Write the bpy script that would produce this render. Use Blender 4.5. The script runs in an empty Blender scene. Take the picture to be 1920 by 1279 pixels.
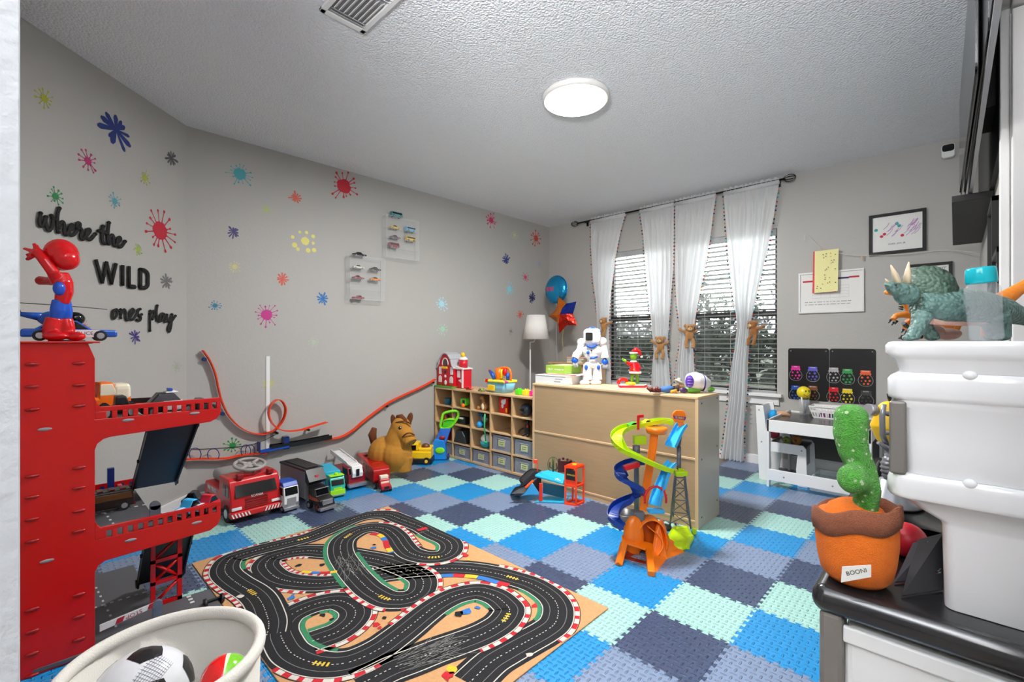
import bpy, bmesh, math, random
from math import sin, cos, pi, radians as rad, sqrt, atan2, floor
from mathutils import Vector, Matrix, noise
sc = bpy.context.scene
col = sc.collection
random.seed(7)
# ---------------------------------------------------------------- camera
F, CX, CY = 867.0, 960.0, 639.5
YAW, CU, CV, CH = 0.7639, 1.8084, -1.7574, 1.0975
cam_d = bpy.data.cameras.new('camera')
cam = bpy.data.objects.new('camera', cam_d); col.objects.link(cam)
cam.location = (CU, CV, CH); cam.rotation_euler = (pi/2, 0, YAW)
cam_d.sensor_width = 36.0; cam_d.lens = F/1920*36; cam_d.clip_start = 0.02; cam_d.clip_end = 200
sc.camera = cam
# ---------------------------------------------------------------- world, exposure, big lights
sc.view_settings.view_transform = 'Standard'; sc.view_settings.look = 'None'
sc.view_settings.gamma = 1.0; sc.view_settings.use_curve_mapping = False
sc.view_settings.exposure = 0.45
world = bpy.data.worlds.new('sky'); sc.world = world; world.use_nodes = True
wnt = world.node_tree
bg = wnt.nodes['Background']; bg.inputs[0].default_value = (0.93, 0.97, 1.0, 1); bg.inputs[1].default_value = 7.0
sc.cycles.max_bounces = 8; sc.cycles.diffuse_bounces = 5; sc.cycles.glossy_bounces = 3
sc.cycles.transparent_max_bounces = 12; sc.cycles.transmission_bounces = 6
sc.cycles.sample_clamp_indirect = 6.0
sc.cycles.use_denoising = True
XL, YB, XR, YF, ZC = -1.885, 2.775, 1.933, -1.765, 2.53     # long wall, window wall, right wall, doorway wall, ceiling
def area_light(name, loc, rot, size, size_y, power, color=(1, 1, 1), shape='RECTANGLE'):
    d = bpy.data.lights.new(name, 'AREA'); d.shape = shape; d.size = size; d.size_y = size_y; d.energy = power; d.color = color
    o = bpy.data.objects.new(name, d); col.objects.link(o); o.location = loc; o.rotation_euler = rot
    return o
area_light('ceiling_lamp_light', (0.208, 0.45, 2.483), (0, 0, 0), 0.34, 0.34, 66, (1, 0.98, 0.95), 'DISK')
area_light('hall_fill_light', (2.3, -2.9, 2.3), (rad(55), 0, rad(35)), 0.9, 0.9, 26, (1, 0.98, 0.95))      # added fill light, unseen, in the hall behind the camera
area_light('bounced_flash', (1.7, -2.3, 1.75), (rad(172), 0, rad(40)), 0.4, 0.4, 165, (0.97, 0.98, 1))     # the photographer's flash, turned up at the ceiling
for _x0, _x1 in ((-1.02, -0.30), (-0.10, 0.683)):
    _p = area_light('window_portal', ((_x0+_x1)/2, YB + 0.16, 1.36), (rad(-90), 0, 0), _x1-_x0, 1.45, 1); _p.data.cycles.is_portal = True
# ---------------------------------------------------------------- measuring helpers (pixel of the photograph -> point on a real plane)
_c, _s = cos(YAW), sin(YAW)
def ray(px, py):
    a = (px-CX)/F; return Vector((a*_c-_s, a*_s+_c, -(py-CY)/F))
CAM = Vector((CU, CV, CH))
def on(px, py, ax, val):
    d = ray(px, py); return CAM + d*((val-CAM[ax])/d[ax])
def fl(px, py, z=0.0): return on(px, py, 2, z)
def at(px, py, dep): return CAM + ray(px, py)*dep
AW0 = Vector((XL, -1.033, 0)); AWD = Vector((0.6875, -0.7262, 0)).normalized(); AWN = Vector((0.7262, 0.6875, 0)).normalized()  # angled wall
def aw(px, py, off=0.0):
    d = ray(px, py); p0 = AW0 + AWN*off
    return CAM + d*((p0-CAM).dot(AWN)/d.dot(AWN))
# ---------------------------------------------------------------- materials
def s2l(c): return tuple(((x/255.0)/12.92 if x <= 10 else (((x/255.0)+0.055)/1.055)**2.4) for x in c)
MATS = {}
def mat(name, rgb, rough=0.5, metal=0.0, emit=0.0, trans=0.0, alpha=1.0, noise_amt=0.0, nscale=20.0, bump=0.0, bscale=200.0, coat=0.0, sheen=0.0, sss=0.0):
    if name in MATS: return MATS[name]
    m = bpy.data.materials.new(name); m.use_nodes = True; nt = m.node_tree; b = nt.nodes['Principled BSDF']
    c = s2l(rgb) + (1,)
    b.inputs['Base Color'].default_value = c; b.inputs['Roughness'].default_value = rough; b.inputs['Metallic'].default_value = metal
    if trans: b.inputs['Transmission Weight'].default_value = trans
    if alpha < 1: b.inputs['Alpha'].default_value = alpha
    if coat: b.inputs['Coat Weight'].default_value = coat
    if sheen: b.inputs['Sheen Weight'].default_value = sheen; b.inputs['Sheen Roughness'].default_value = 0.4
    if emit: b.inputs['Emission Color'].default_value = c; b.inputs['Emission Strength'].default_value = emit
    tc = None
    if noise_amt or bump:
        tc = nt.nodes.new('ShaderNodeTexCoord')
    if noise_amt:
        n = nt.nodes.new('ShaderNodeTexNoise'); n.inputs['Scale'].default_value = nscale; n.inputs['Detail'].default_value = 4
        nt.links.new(tc.outputs['Object'], n.inputs['Vector'])
        r = nt.nodes.new('ShaderNodeMixRGB'); r.blend_type = 'MIX'
        r.inputs[1].default_value = tuple(max(0, x*(1-noise_amt)) for x in c[:3]) + (1,)
        r.inputs[2].default_value = tuple(min(1, x*(1+noise_amt)) for x in c[:3]) + (1,)
        nt.links.new(n.outputs['Fac'], r.inputs[0]); nt.links.new(r.outputs[0], b.inputs['Base Color'])
    if bump:
        n2 = nt.nodes.new('ShaderNodeTexNoise'); n2.inputs['Scale'].default_value = bscale; n2.inputs['Detail'].default_value = 3
        nt.links.new(tc.outputs['Object'], n2.inputs['Vector'])
        bp = nt.nodes.new('ShaderNodeBump'); bp.inputs['Strength'].default_value = bump; bp.inputs['Distance'].default_value = 0.01
        nt.links.new(n2.outputs['Fac'], bp.inputs['Height']); nt.links.new(bp.outputs[0], b.inputs['Normal'])
    MATS[name] = m; return m
def P(name, *rgb, **k):   # plastic
    k.setdefault('rough', 0.35); return mat(name, rgb, **k)
WHITE = P('white_plastic', 232, 232, 232); BLACK = P('black_plastic', 22, 22, 24); RED = P('red_plastic', 205, 12, 14)
DGREY = P('dark_grey_plastic', 60, 60, 64); GREY = P('grey_plastic', 140, 140, 145); SILVER = mat('silver_metal', (190, 190, 195), 0.3, 0.8)
BLUE = P('blue_plastic', 22, 75, 170); NAVY = P('navy_plastic', 18, 40, 110); LBLUE = P('sky_blue_plastic', 60, 175, 230)
ORANGE = P('orange_plastic', 240, 110, 15); YELLOW = P('yellow_plastic', 245, 200, 25); LIME = P('lime_plastic', 175, 205, 20)
GREEN = P('green_plastic', 60, 160, 60); TEAL = P('teal_plastic', 30, 175, 180); PURPLE = P('purple_plastic', 100, 55, 165)
PINK = P('pink_plastic', 235, 60, 150); DARKGLASS = P('dark_glass', 12, 14, 18, rough=0.08); RUBBER = mat('rubber', (25, 25, 27), 0.8)
BROWN = P('brown_plastic', 105, 60, 35); CREAM = P('cream_plastic', 235, 225, 200); DRED = P('dark_red_plastic', 140, 12, 18)
# ---------------------------------------------------------------- mesh builder
class MB:
    def __init__(s): s.v = []; s.f = []; s.mi = []; s.mats = []; s.sm = []; s.M = Matrix.Identity(4); s.cur = 0; s.smooth = False
    def m(s, material, smooth=None):
        if material not in s.mats: s.mats.append(material)
        s.cur = s.mats.index(material)
        if smooth is not None: s.smooth = smooth
        return s
    def add(s, vs, fs, smooth=None):
        b = len(s.v); s.v += [s.M @ Vector(v) for v in vs]
        s.f += [tuple(b+i for i in f) for f in fs]; s.mi += [s.cur]*len(fs); s.sm += [s.smooth if smooth is None else smooth]*len(fs); return s
    def box(s, x0, x1, y0, y1, z0, z1):
        v = [(x, y, z) for x in (x0, x1) for y in (y0, y1) for z in (z0, z1)]
        return s.add(v, [(0, 1, 3, 2), (4, 6, 7, 5), (0, 4, 5, 1), (2, 3, 7, 6), (0, 2, 6, 4), (1, 5, 7, 3)], False)
    def cbox(s, c, d, rot=None):
        M0 = s.M; s.M = M0 @ Matrix.Translation(c) @ (rot.to_matrix().to_4x4() if rot is not None and hasattr(rot, 'to_matrix') else (rot if rot is not None else Matrix.Identity(4)))
        s.box(-d[0]/2, d[0]/2, -d[1]/2, d[1]/2, -d[2]/2, d[2]/2); s.M = M0; return s
    def rbox(s, x0, x1, y0, y1, z0, z1, r=0.01, seg=3):
        """box with rounded vertical edges and soft rims"""
        r = min(r, (x1-x0)/2-1e-4, (y1-y0)/2-1e-4, (z1-z0)/2-1e-4)
        def ring(ins, z):
            o = []
            for cx_, cy_, a0 in ((x1-r, y1-r, 0), (x0+r, y1-r, pi/2), (x0+r, y0+r, pi), (x1-r, y0+r, 1.5*pi)):
                for k in range(seg+1):
                    a = a0 + k*pi/2/seg; o.append((cx_+(r-ins)*cos(a), cy_+(r-ins)*sin(a), z))
            return o
        rings = []
        for k in range(seg+1):
            a = pi/2*k/seg; rings.append(ring(r*(1-sin(a))*0.999, z0+r*(1-cos(a))))
        for k in range(seg+1):
            a = pi/2*k/seg; rings.append(ring(r*(1-cos(a))*0.999, z1-r*(1-sin(a))))
        return s.loft(rings, True)
    def loft(s, rings, caps=True, smooth=None, closed=True):
        n = len(rings[0]); vs = [p for r_ in rings for p in r_]; fs = []
        for k in range(len(rings)-1):
            for i in range(n if closed else n-1):
                j = (i+1) % n; fs.append((k*n+i, k*n+j, (k+1)*n+j, (k+1)*n+i))
        if caps and closed: fs += [tuple(range(n-1, -1, -1)), tuple(range((len(rings)-1)*n, len(rings)*n))]
        return s.add(vs, fs, smooth)
    def cyl(s, p0, p1, r0, r1=None, seg=16, caps=True, smooth=True):
        return s.tube([p0, p1], [r0, r0 if r1 is None else r1], seg, caps, smooth)
    def tube(s, pts, r, seg=8, caps=True, smooth=True, flat=None, closed=False):
        pts = [Vector(p) for p in pts]; n = len(pts)
        if not isinstance(r, (list, tuple)): r = [r]*n
        rings = []; up = None
        for i in range(n):
            if closed: t = pts[(i+1) % n]-pts[i-1]
            else: t = pts[min(i+1, n-1)]-pts[max(i-1, 0)]
            t = t.normalized() if t.length > 1e-9 else Vector((0, 0, 1))
            if up is None:
                up = Vector((0, 0, 1)) if abs(t.z) < 0.9 else Vector((1, 0, 0))
                if flat is not None: up = Vector(flat[0])
            if flat is not None: up = Vector(flat[0])
            a = t.cross(up); a = a.normalized() if a.length > 1e-6 else Vector((1, 0, 0)); b = a.cross(t).normalized()
            up = b
            rb = r[i]*(flat[1] if flat is not None else 1)
            rings.append([pts[i] + a*(r[i]*cos(2*pi*k/seg)) + b*(rb*sin(2*pi*k/seg)) for k in range(seg)])
        if closed: rings.append(rings[0]); caps = False
        s.loft(rings, False, smooth)
        if caps:
            b0 = len(s.v)-len(rings)*seg
            s.f += [tuple(b0+i for i in range(seg-1, -1, -1)), tuple(b0+(n-1)*seg+i for i in range(seg))]; s.mi += [s.cur]*2; s.sm += [False]*2
        return s
    def lathe(s, prof, c=(0, 0, 0), seg=24, sx=1, sy=1, smooth=True, caps=True):
        rings = [[(c[0]+r*sx*cos(2*pi*k/seg), c[1]+r*sy*sin(2*pi*k/seg), c[2]+z) for k in range(seg)] for r, z in prof]
        return s.loft(rings, caps, smooth)
    def ell(s, c, r, seg=16, rings=10, rot=None, smooth=True):
        if not isinstance(r, (list, tuple)): r = (r, r, r)
        M0 = s.M; s.M = M0 @ Matrix.Translation(c) @ (rot if rot is not None else Matrix.Identity(4))
        vs = [(0, 0, -r[2])]; fs = []
        for i in range(1, rings):
            a = -pi/2+pi*i/rings
            for k in range(seg): vs.append((r[0]*cos(a)*cos(2*pi*k/seg), r[1]*cos(a)*sin(2*pi*k/seg), r[2]*sin(a)))
        vs.append((0, 0, r[2])); t = len(vs)-1
        for k in range(seg): fs.append((0, 1+(k+1) % seg, 1+k)); fs.append((t, t-seg+k, t-seg+(k+1) % seg))
        for i in range(rings-2):
            for k in range(seg):
                a = 1+i*seg+k; b = 1+i*seg+(k+1) % seg; fs.append((a, b, b+seg, a+seg))
        s.add(vs, fs, smooth); s.M = M0; return s
    def prism(s, poly, w0, w1, axes='xz', smooth=False):
        """polygon (a,b) in plane axes, extruded along the third axis from w0 to w1"""
        def mk(a, b, w):
            return {'xz': (a, w, b), 'yz': (w, a, b), 'xy': (a, b, w)}[axes]
        n = len(poly); vs = [mk(a, b, w0) for a, b in poly] + [mk(a, b, w1) for a, b in poly]
        fs = [tuple(range(n)), tuple(range(2*n-1, n-1, -1))] + [(i, i+n, (i+1) % n+n, (i+1) % n) for i in range(n)]
        b0 = len(s.sm); s.add(vs, fs, False)
        return s
    def disc(s, c, r, axis, thick, seg=20):
        a = Vector(axis).normalized(); return s.cyl(Vector(c)-a*thick/2, Vector(c)+a*thick/2, r, r, seg)
    def quad(s, a, b, c, d): return s.add([a, b, c, d], [(0, 1, 2, 3)], False)
    def build(s, name, parent=None, material=None, bevel=0.0, bseg=2, sub=0, remesh=0.0, smit=0, solid=0.0, autosm=False, loc=None):
        me = bpy.data.meshes.new(name); me.from_pydata([tuple(v) for v in s.v], [], s.f); me.validate(clean_customdata=False)
        if material is not None: s.mats = [material]; s.mi = [0]*len(s.mi)
        for m_ in s.mats: me.materials.append(m_)
        if len(me.polygons) == len(s.mi):
            me.polygons.foreach_set('material_index', s.mi); me.polygons.foreach_set('use_smooth', s.sm)
        bm = bmesh.new(); bm.from_mesh(me); bmesh.ops.recalc_face_normals(bm, faces=bm.faces); bm.to_mesh(me); bm.free()
        o = bpy.data.objects.new(name, me); col.objects.link(o)
        if parent is not None: o.parent = parent; o.matrix_parent_inverse = Matrix.Identity(4)
        if loc is not None: o.location = loc
        if solid: md = o.modifiers.new('solid', 'SOLIDIFY'); md.thickness = solid; md.offset = 0
        if remesh:
            md = o.modifiers.new('remesh', 'REMESH'); md.mode = 'VOXEL'; md.voxel_size = remesh; md.use_smooth_shade = True
            if smit: md = o.modifiers.new('smooth', 'SMOOTH'); md.iterations = smit; md.factor = 0.5
        if bevel: md = o.modifiers.new('bevel', 'BEVEL'); md.width = bevel; md.segments = bseg; md.limit_method = 'ANGLE'; md.angle_limit = rad(40)
        if sub: md = o.modifiers.new('sub', 'SUBSURF'); md.levels = sub; md.render_levels = sub
        return o
def tag(o, label, cat, group=None):
    o['label'] = label; o['category'] = cat
    if group: o['group'] = group
    return o
def thing(name, label, cat, loc=(0, 0, 0), rz=0.0, group=None, rot=None):
    o = bpy.data.objects.new(name, None); col.objects.link(o); o.empty_display_size = 0.05
    o.location = loc; o.rotation_euler = rot if rot is not None else (0, 0, rz)
    return tag(o, label, cat, group)
def structure(o): o['kind'] = 'structure'; return o
def kids(o): return [c for c in bpy.data.objects if c.parent == o]
def copy_tree(o, parent=None):
    c = o.copy(); col.objects.link(c); c.parent = parent
    for ch in kids(o):
        if ch is not c: copy_tree(ch, c)
    return c
def catmull(pts, n=6, closed=False):
    pts = [Vector(p) for p in pts]; out = []; N = len(pts)
    rng = range(N if closed else N-1)
    for i in rng:
        if closed: p0, p1, p2, p3 = pts[i-1], pts[i], pts[(i+1) % N], pts[(i+2) % N]
        else: p0 = pts[i-1] if i else pts[0]*2-pts[1]; p1 = pts[i]; p2 = pts[i+1]; p3 = pts[i+2] if i+2 < N else pts[-1]*2-pts[-2]
        for k in range(n):
            t = k/n; out.append(0.5*((2*p1)+(p2-p0)*t+(2*p0-5*p1+4*p2-p3)*t*t+(3*p1-p0-3*p2+p3)*t*t*t))
    if not closed: out.append(pts[-1])
    return out
def resample(pts, step):
    out = [pts[0]]; acc = 0
    for a, b in zip(pts, pts[1:]):
        L = (b-a).length; d = step-acc
        while d <= L:
            out.append(a.lerp(b, d/L)); d += step
        acc = (acc+L) % step if L > 0 else acc
    return out
def text_mesh(name, txt, parent, material, size, M, thick=0.001, align='CENTER', shear=0.0, bold=0.0):
    cu = bpy.data.curves.new(name, 'FONT'); cu.body = txt; cu.size = size; cu.extrude = thick/2; cu.align_x = align; cu.align_y = 'CENTER'; cu.shear = shear; cu.offset = bold
    cu.resolution_u = 3
    t = bpy.data.objects.new(name, cu); me = bpy.data.meshes.new_from_object(t)
    bpy.data.objects.remove(t); me.materials.clear(); me.materials.append(material)
    me.transform(M)
    o = bpy.data.objects.new(name, me); col.objects.link(o)
    if parent is not None: o.parent = parent
    return o
def frame_M(o, x, n):
    """matrix whose local x is x, local z (text normal) is n"""
    x = Vector(x).normalized(); n = Vector(n).normalized(); y = n.cross(x).normalized()
    return Matrix(((x.x, y.x, n.x, o[0]), (x.y, y.y, n.y, o[1]), (x.z, y.z, n.z, o[2]), (0, 0, 0, 1)))
# ================================================================ room shell
def wall_mat(name, rgb, bump=0.25):
    m = mat(name, rgb, 0.55); nt = m.node_tree; b = nt.nodes['Principled BSDF']
    tc = nt.nodes.new('ShaderNodeTexCoord'); n = nt.nodes.new('ShaderNodeTexNoise'); n.inputs['Scale'].default_value = 60; n.inputs['Detail'].default_value = 4
    bp = nt.nodes.new('ShaderNodeBump'); bp.inputs['Strength'].default_value = bump; bp.inputs['Distance'].default_value = 0.004
    nt.links.new(tc.outputs['Object'], n.inputs['Vector']); nt.links.new(n.outputs['Fac'], bp.inputs['Height']); nt.links.new(bp.outputs[0], b.inputs['Normal'])
    return m
WALL = wall_mat('grey_wall_paint', (176, 174, 170))
def popcorn():
    m = mat('popcorn_ceiling', (238, 240, 244), 0.9); nt = m.node_tree; b = nt.nodes['Principled BSDF']
    tc = nt.nodes.new('ShaderNodeTexCoord'); n = nt.nodes.new('ShaderNodeTexNoise'); n.inputs['Scale'].default_value = 62; n.inputs['Detail'].default_value = 5; n.inputs['Roughness'].default_value = 0.65
    v = nt.nodes.new('ShaderNodeTexVoronoi'); v.inputs['Scale'].default_value = 95
    ad = nt.nodes.new('ShaderNodeMath'); ad.operation = 'SUBTRACT'
    bp = nt.nodes.new('ShaderNodeBump'); bp.inputs['Strength'].default_value = 0.75; bp.inputs['Distance'].default_value = 0.008
    nt.links.new(tc.outputs['Object'], n.inputs['Vector']); nt.links.new(tc.outputs['Object'], v.inputs['Vector'])
    nt.links.new(n.outputs['Fac'], ad.inputs[0]); nt.links.new(v.outputs['Distance'], ad.inputs[1]); nt.links.new(ad.outputs[0], bp.inputs['Height']); nt.links.new(bp.outputs[0], b.inputs['Normal'])
    return m
TRIMW = mat('white_trim_paint', (232, 232, 232), 0.4)
structure(MB().m(mat('vinyl_floor', (120, 110, 100), 0.5)).box(XL-0.1, 4.6, -4.6, YB+0.1, -0.06, -0.0135).build('floor'))
structure(MB().m(popcorn()).box(XL-0.1, 4.6, -4.6, YB+0.1, ZC, ZC+0.08).build('ceiling'))
structure(MB().m(WALL).box(XL-0.1, XL, -1.033, YB+0.1, -0.06, ZC).build('wall_left'))
q = AW0 + AWD*1.10
b = MB().m(WALL); b.prism([(XL, -1.033), (q.x, q.y), (q.x-0.1, q.y-0.08), (XL-0.1, -1.033)], -0.06, ZC, 'xy'); structure(b.build('wall_corner'))
# window wall with two openings
W1 = (-1.02, -0.30); W2 = (-0.10, 0.683); WZ0, WZ1 = 0.635, 2.085
b = MB().m(WALL)
y0, y1 = YB, YB+0.14
for (x0, x1, z0, z1) in ((XL-0.1, W1[0], -0.06, ZC), (W1[1], W2[0], WZ0, WZ1), (W2[1], XR+0.1, -0.06, ZC), (W1[0], W2[1], -0.06, WZ0), (W1[0], W2[1], WZ1, ZC)):
    b.box(x0, x1, y0, y1, z0, z1)
structure(b.build('wall_back'))
# right wall with the doorway near the camera, doorway wall (left of the camera), hallway
YD = CV+2.14
b = MB().m(WALL); b.box(XR, XR+0.12, YD, YB+0.1, -0.06, ZC); b.box(XR, XR+0.12, -0.6, YD, 2.14, ZC); b.box(XR, XR+0.12, -1.2, -0.6, -0.06, ZC); structure(b.build('wall_right'))
JAMBW = wall_mat('white_wall_paint', (190, 194, 199), 0.5)
structure(MB().m(WALL).box(-1.30, 1.0, YF-0.175, YF-0.035, -0.06, ZC).build('wall_front')); structure(MB().m(JAMBW).box(1.0, 1.12, YF-0.175, YF, -0.06, ZC).build('trim_3'))
b = MB().m(WALL); b.box(4.5, 4.6, -4.6, YB, -0.06, ZC); b.box(0.9, 4.6, -4.7, -4.6, -0.06, ZC); b.box(0.9, 1.0, -4.6, YF-0.14, -0.06, ZC); b.box(XR+0.12, 4.6, 0.6, 0.7, -0.06, ZC)
structure(b.build('wall_hall'))
# door casing and door on the right
b = MB().m(TRIMW)
for k, (w, t) in enumerate(((0.075, 0.012), (0.06, 0.018), (0.022, 0.022))):
    b.box(XR-t, XR-0.0005*k-0.0001, YD-0.0205-0.0012*k, YD+w, 0, 2.14+w)
    b.box(XR-t, XR-0.0005*k-0.0001, YD-1.0, YD+w+0.0005, 2.14-0.002-0.001*k, 2.14+w+0.0005)
b.box(XR, XR+0.12, YD-0.018, YD, 0, 2.14); b.box(XR, XR+0.12, YD-1.0, YD, 2.12, 2.14)
structure(b.build('trim_1', bevel=0.003))
b = MB().m(TRIMW); b.box(XR+0.002, XR+0.80, YD-0.06, YD-0.022, 0, 2.115)
structure(b.build('door_1', bevel=0.003))
# baseboards
b = MB().m(TRIMW)
for (n_, bx) in (('baseboard_left', (XL, XL+0.014, -1.03, YB)), ('baseboard_back', (XL, XR, YB-0.014, YB)), ('baseboard_right', (XR-0.014, XR, YD+0.08, YB))):
    structure(MB().m(TRIMW).box(*bx, -0.013, 0.075).build(n_, bevel=0.004))
bb = MB().m(TRIMW); q2 = q+AWN*0.014; p2_ = AW0+AWN*0.014
bb.prism([(XL, -1.033), (q.x, q.y), (q2.x, q2.y), (p2_.x, p2_.y)], -0.013, 0.075, 'xy'); structure(bb.build('baseboard_corner'))
# windows: white vinyl frame, dark sash rails, glass, screen on the lower sash, blinds, sill
GLASS = mat('window_glass', (255, 255, 255), 0.0, trans=1.0, alpha=0.12)
DARKFR = P('bronze_window_frame', 38, 36, 36, rough=0.4)
SCREEN = mat('insect_screen', (40, 42, 45), 0.8, alpha=0.5)
for n_, (x0, x1) in enumerate((W1, W2)):
    w = MB().m(DARKFR); t = 0.03; zm = 1.345
    w.box(x0, x0+t, YB+0.06, YB+0.11, WZ0, WZ1); w.box(x1-t, x1, YB+0.06, YB+0.11, WZ0, WZ1); w.box(x0, x1, YB+0.06, YB+0.11, WZ0, WZ0+t); w.box(x0, x1, YB+0.06, YB+0.11, WZ1-t, WZ1)
    w.box(x0, x1, YB+0.055, YB+0.11, zm-0.024, zm+0.024)
    w.box(x0+t, x1-t, YB+0.08, YB+0.09, zm+0.35, zm+0.362); w.box(x0+t, x1-t, YB+0.08, YB+0.09, zm-0.36, zm-0.345)
    wo = structure(w.build('window_%d' % (n_+1)))
    MB().m(GLASS).box(x0+t, x1-t, YB+0.095, YB+0.099, WZ0+t, WZ1-t).build('pane', wo)
    MB().m(SCREEN).box(x0+t, x1-t, YB+0.112, YB+0.1125, WZ0+t, zm).build('insect_screen', wo)
b = MB().m(TRIMW)
b.box(W1[0]-0.045, W2[1]+0.045, YB-0.055, YB+0.05, WZ0-0.028, WZ0); b.box(W1[0]-0.02, W2[1]+0.02, YB-0.02, YB, WZ0-0.10, WZ0-0.028)
b.box(W1[0], W2[1], YB+0.0, YB+0.06, WZ0-0.02, WZ0+0.002)
structure(b.build('trim_2', bevel=0.004))
BLIND = mat('white_blind_vinyl', (165, 167, 168), 0.5)
for n_, (x0, x1, lab) in enumerate(((W1[0], W1[1], 'white horizontal slat blind in the left window'), (W2[0], W2[1], 'white horizontal slat blind in the right window beside the chore jars'))):
    t = thing('window_blind', lab, 'blind', ((x0+x1)/2, YB+0.03, WZ0), group=None)
    hw = (x1-x0)/2-0.006
    MB().m(BLIND).box(-hw, hw, -0.03, 0.02, WZ1-WZ0-0.055, WZ1-WZ0-0.002).build('headrail', t, bevel=0.003)
    sl = MB().m(BLIND); z = WZ1-WZ0-0.09
    while z > 0.03:
        M0 = sl.M; sl.M = Matrix.Translation((0, 0, z)) @ Matrix.Rotation(rad(-14), 4, 'X'); sl.box(-hw, hw, -0.021, 0.021, -0.0012, 0.0012); sl.M = M0; z -= 0.044
    sl.build('slats', t)
    MB().m(BLIND).box(-hw, hw, -0.022, 0.018, 0.004, 0.02).build('bottom_rail', t)
    c_ = MB().m(WHITE)
    for xx in (-hw*0.62, 0, hw*0.62): c_.cyl((xx, -0.022, 0.01), (xx, -0.022, WZ1-WZ0-0.05), 0.0012, seg=5)
    c_.build('cords', t)
# outside: ground, hedge, trees, a parked car, a porch post
OUT = thing('porch_post', 'grey porch post outside the left window', 'post', (-0.92, 4.3, 0))
MB().m(mat('weathered_paint', (150, 152, 155), 0.7)).box(-0.07, 0.07, -0.07, 0.07, 0, 2.9).build('shaft', OUT); MB().m(mat('weathered_paint', (150, 152, 155), 0.7)).box(-0.1, 0.1, -0.1, 0.1, 0, 0.2).build('base', OUT)
structure(MB().m(mat('outdoor_ground', (120, 125, 110), 0.9, noise_amt=0.3, nscale=1.5)).box(-30, 30, YB+0.14, 40, -0.5, -0.3).build('ground'))
LEAF = mat('tree_leaves', (44, 56, 38), 0.7, noise_amt=0.5, nscale=3); BARK = mat('tree_bark', (80, 70, 60), 0.9, noise_amt=0.3, nscale=30)
def tree(x, y, h, r, lab, seed):
    rnd = random.Random(seed); t = thing('tree', lab, 'tree', (x, y, -0.4), group=None)
    tr = MB().m(BARK); tr.tube([(0, 0, 0), (0.05, 0.02, h*0.4), (0.0, 0.05, h*0.75)], [0.16, 0.12, 0.05], 8)
    for k in range(7):
        a = rnd.uniform(0, 2*pi); z0 = h*rnd.uniform(0.35, 0.6); tr.tube([(0, 0, z0), (cos(a)*r*0.4, sin(a)*r*0.4, z0+r*0.4), (cos(a)*r*0.7, sin(a)*r*0.7, z0+r*0.6)], [0.06, 0.035, 0.015], 5)
    tr.build('trunk', t)
    lf = MB().m(LEAF)
    for k in range(2600):
        while True:
            p = Vector((rnd.uniform(-1, 1), rnd.uniform(-1, 1), rnd.uniform(-1, 1)))
            if 0.25 < p.length < 1: break
        if noise.noise(p*3.1) < -0.12: continue
        p = Vector((p.x*r, p.y*r*0.7, h*0.72+p.z*r*0.8)); s_ = rnd.uniform(0.05, 0.11)*r/1.4
        a = Vector((rnd.gauss(0, 1), rnd.gauss(0, 1), rnd.gauss(0, 1))).normalized(); b_ = a.orthogonal().normalized()
        lf.add([p-a*s_, p+b_*s_*0.5, p+a*s_, p-b_*s_*0.5], [(0, 1, 2, 3)])
    lf.build('foliage', t)
tree(-2.6, 9.5, 2.7, 1.5, 'leafy green tree outside, behind the right window', 1)
tree(-7.0, 12.5, 2.2, 1.5, 'leafy green tree outside, low in the left window', 2)
tree(0.4, 8.3, 3.4, 1.2, 'leafy tree outside at the right edge of the right window', 3)
hd = MB().m(LEAF); rnd = random.Random(5)
for k in range(5000):
    p = Vector((rnd.uniform(-16, 6), 15+rnd.uniform(-0.6, 0.6), rnd.uniform(-0.4, 1.3))); s_ = rnd.uniform(0.1, 0.25)
    a = Vector((rnd.gauss(0, 1), rnd.gauss(0, 1), rnd.gauss(0, 1))).normalized(); b_ = a.orthogonal().normalized()
    hd.add([p-a*s_, p+b_*s_*0.6, p+a*s_, p-b_*s_*0.6], [(0, 1, 2, 3)])
tag(hd.build('hedge'), 'dark green hedge far behind the trees outside the windows', 'hedge')
# ceiling lamp, vent
t = thing('ceiling_light', 'round white flush LED lamp glowing on the ceiling', 'lamp', (0.208, 0.45, ZC))
MB().m(mat('lamp_rim', (225, 222, 218), 0.4)).lathe([(0.19, 0), (0.195, -0.01), (0.193, -0.03), (0.183, -0.032), (0.0, -0.032)], seg=64).build('rim', t)
DIFF = mat('lamp_diffuser', (255, 253, 250), 0.3, emit=5.0)
MB().m(DIFF).lathe([(0.0, -0.03), (0.181, -0.033), (0.178, -0.036), (0.0, -0.040)], seg=64).build('diffuser', t)
t = thing('ceiling_vent', 'white louvred air vent on the ceiling at the top edge', 'vent', (0.03, -0.79, ZC), 0)
b = MB().m(TRIMW); b.box(-0.20, 0.20, -0.105, -0.08, -0.012, 0); b.box(-0.20, 0.20, 0.08, 0.105, -0.012, 0); b.box(-0.20, -0.172, -0.105, 0.105, -0.012, 0); b.box(0.172, 0.20, -0.105, 0.105, -0.012, 0); b.build('frame', t, bevel=0.003)
MB().m(P('vent_shadow_grey', 160, 160, 163)).box(-0.172, 0.172, -0.08, 0.08, -0.003, 0).build('shade_plate', t)  # grey plate paints the shade between the louvres
b = MB().m(TRIMW)
for k in range(2):
    for s_ in (-1, 1): b.M = Matrix.Translation((-0.155+k*0.018, 0, -0.012)) @ Matrix.Rotation(rad(35), 4, 'Y'); b.box(-0.008, 0.008, -0.08, 0.08, -0.001, 0.001)
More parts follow.
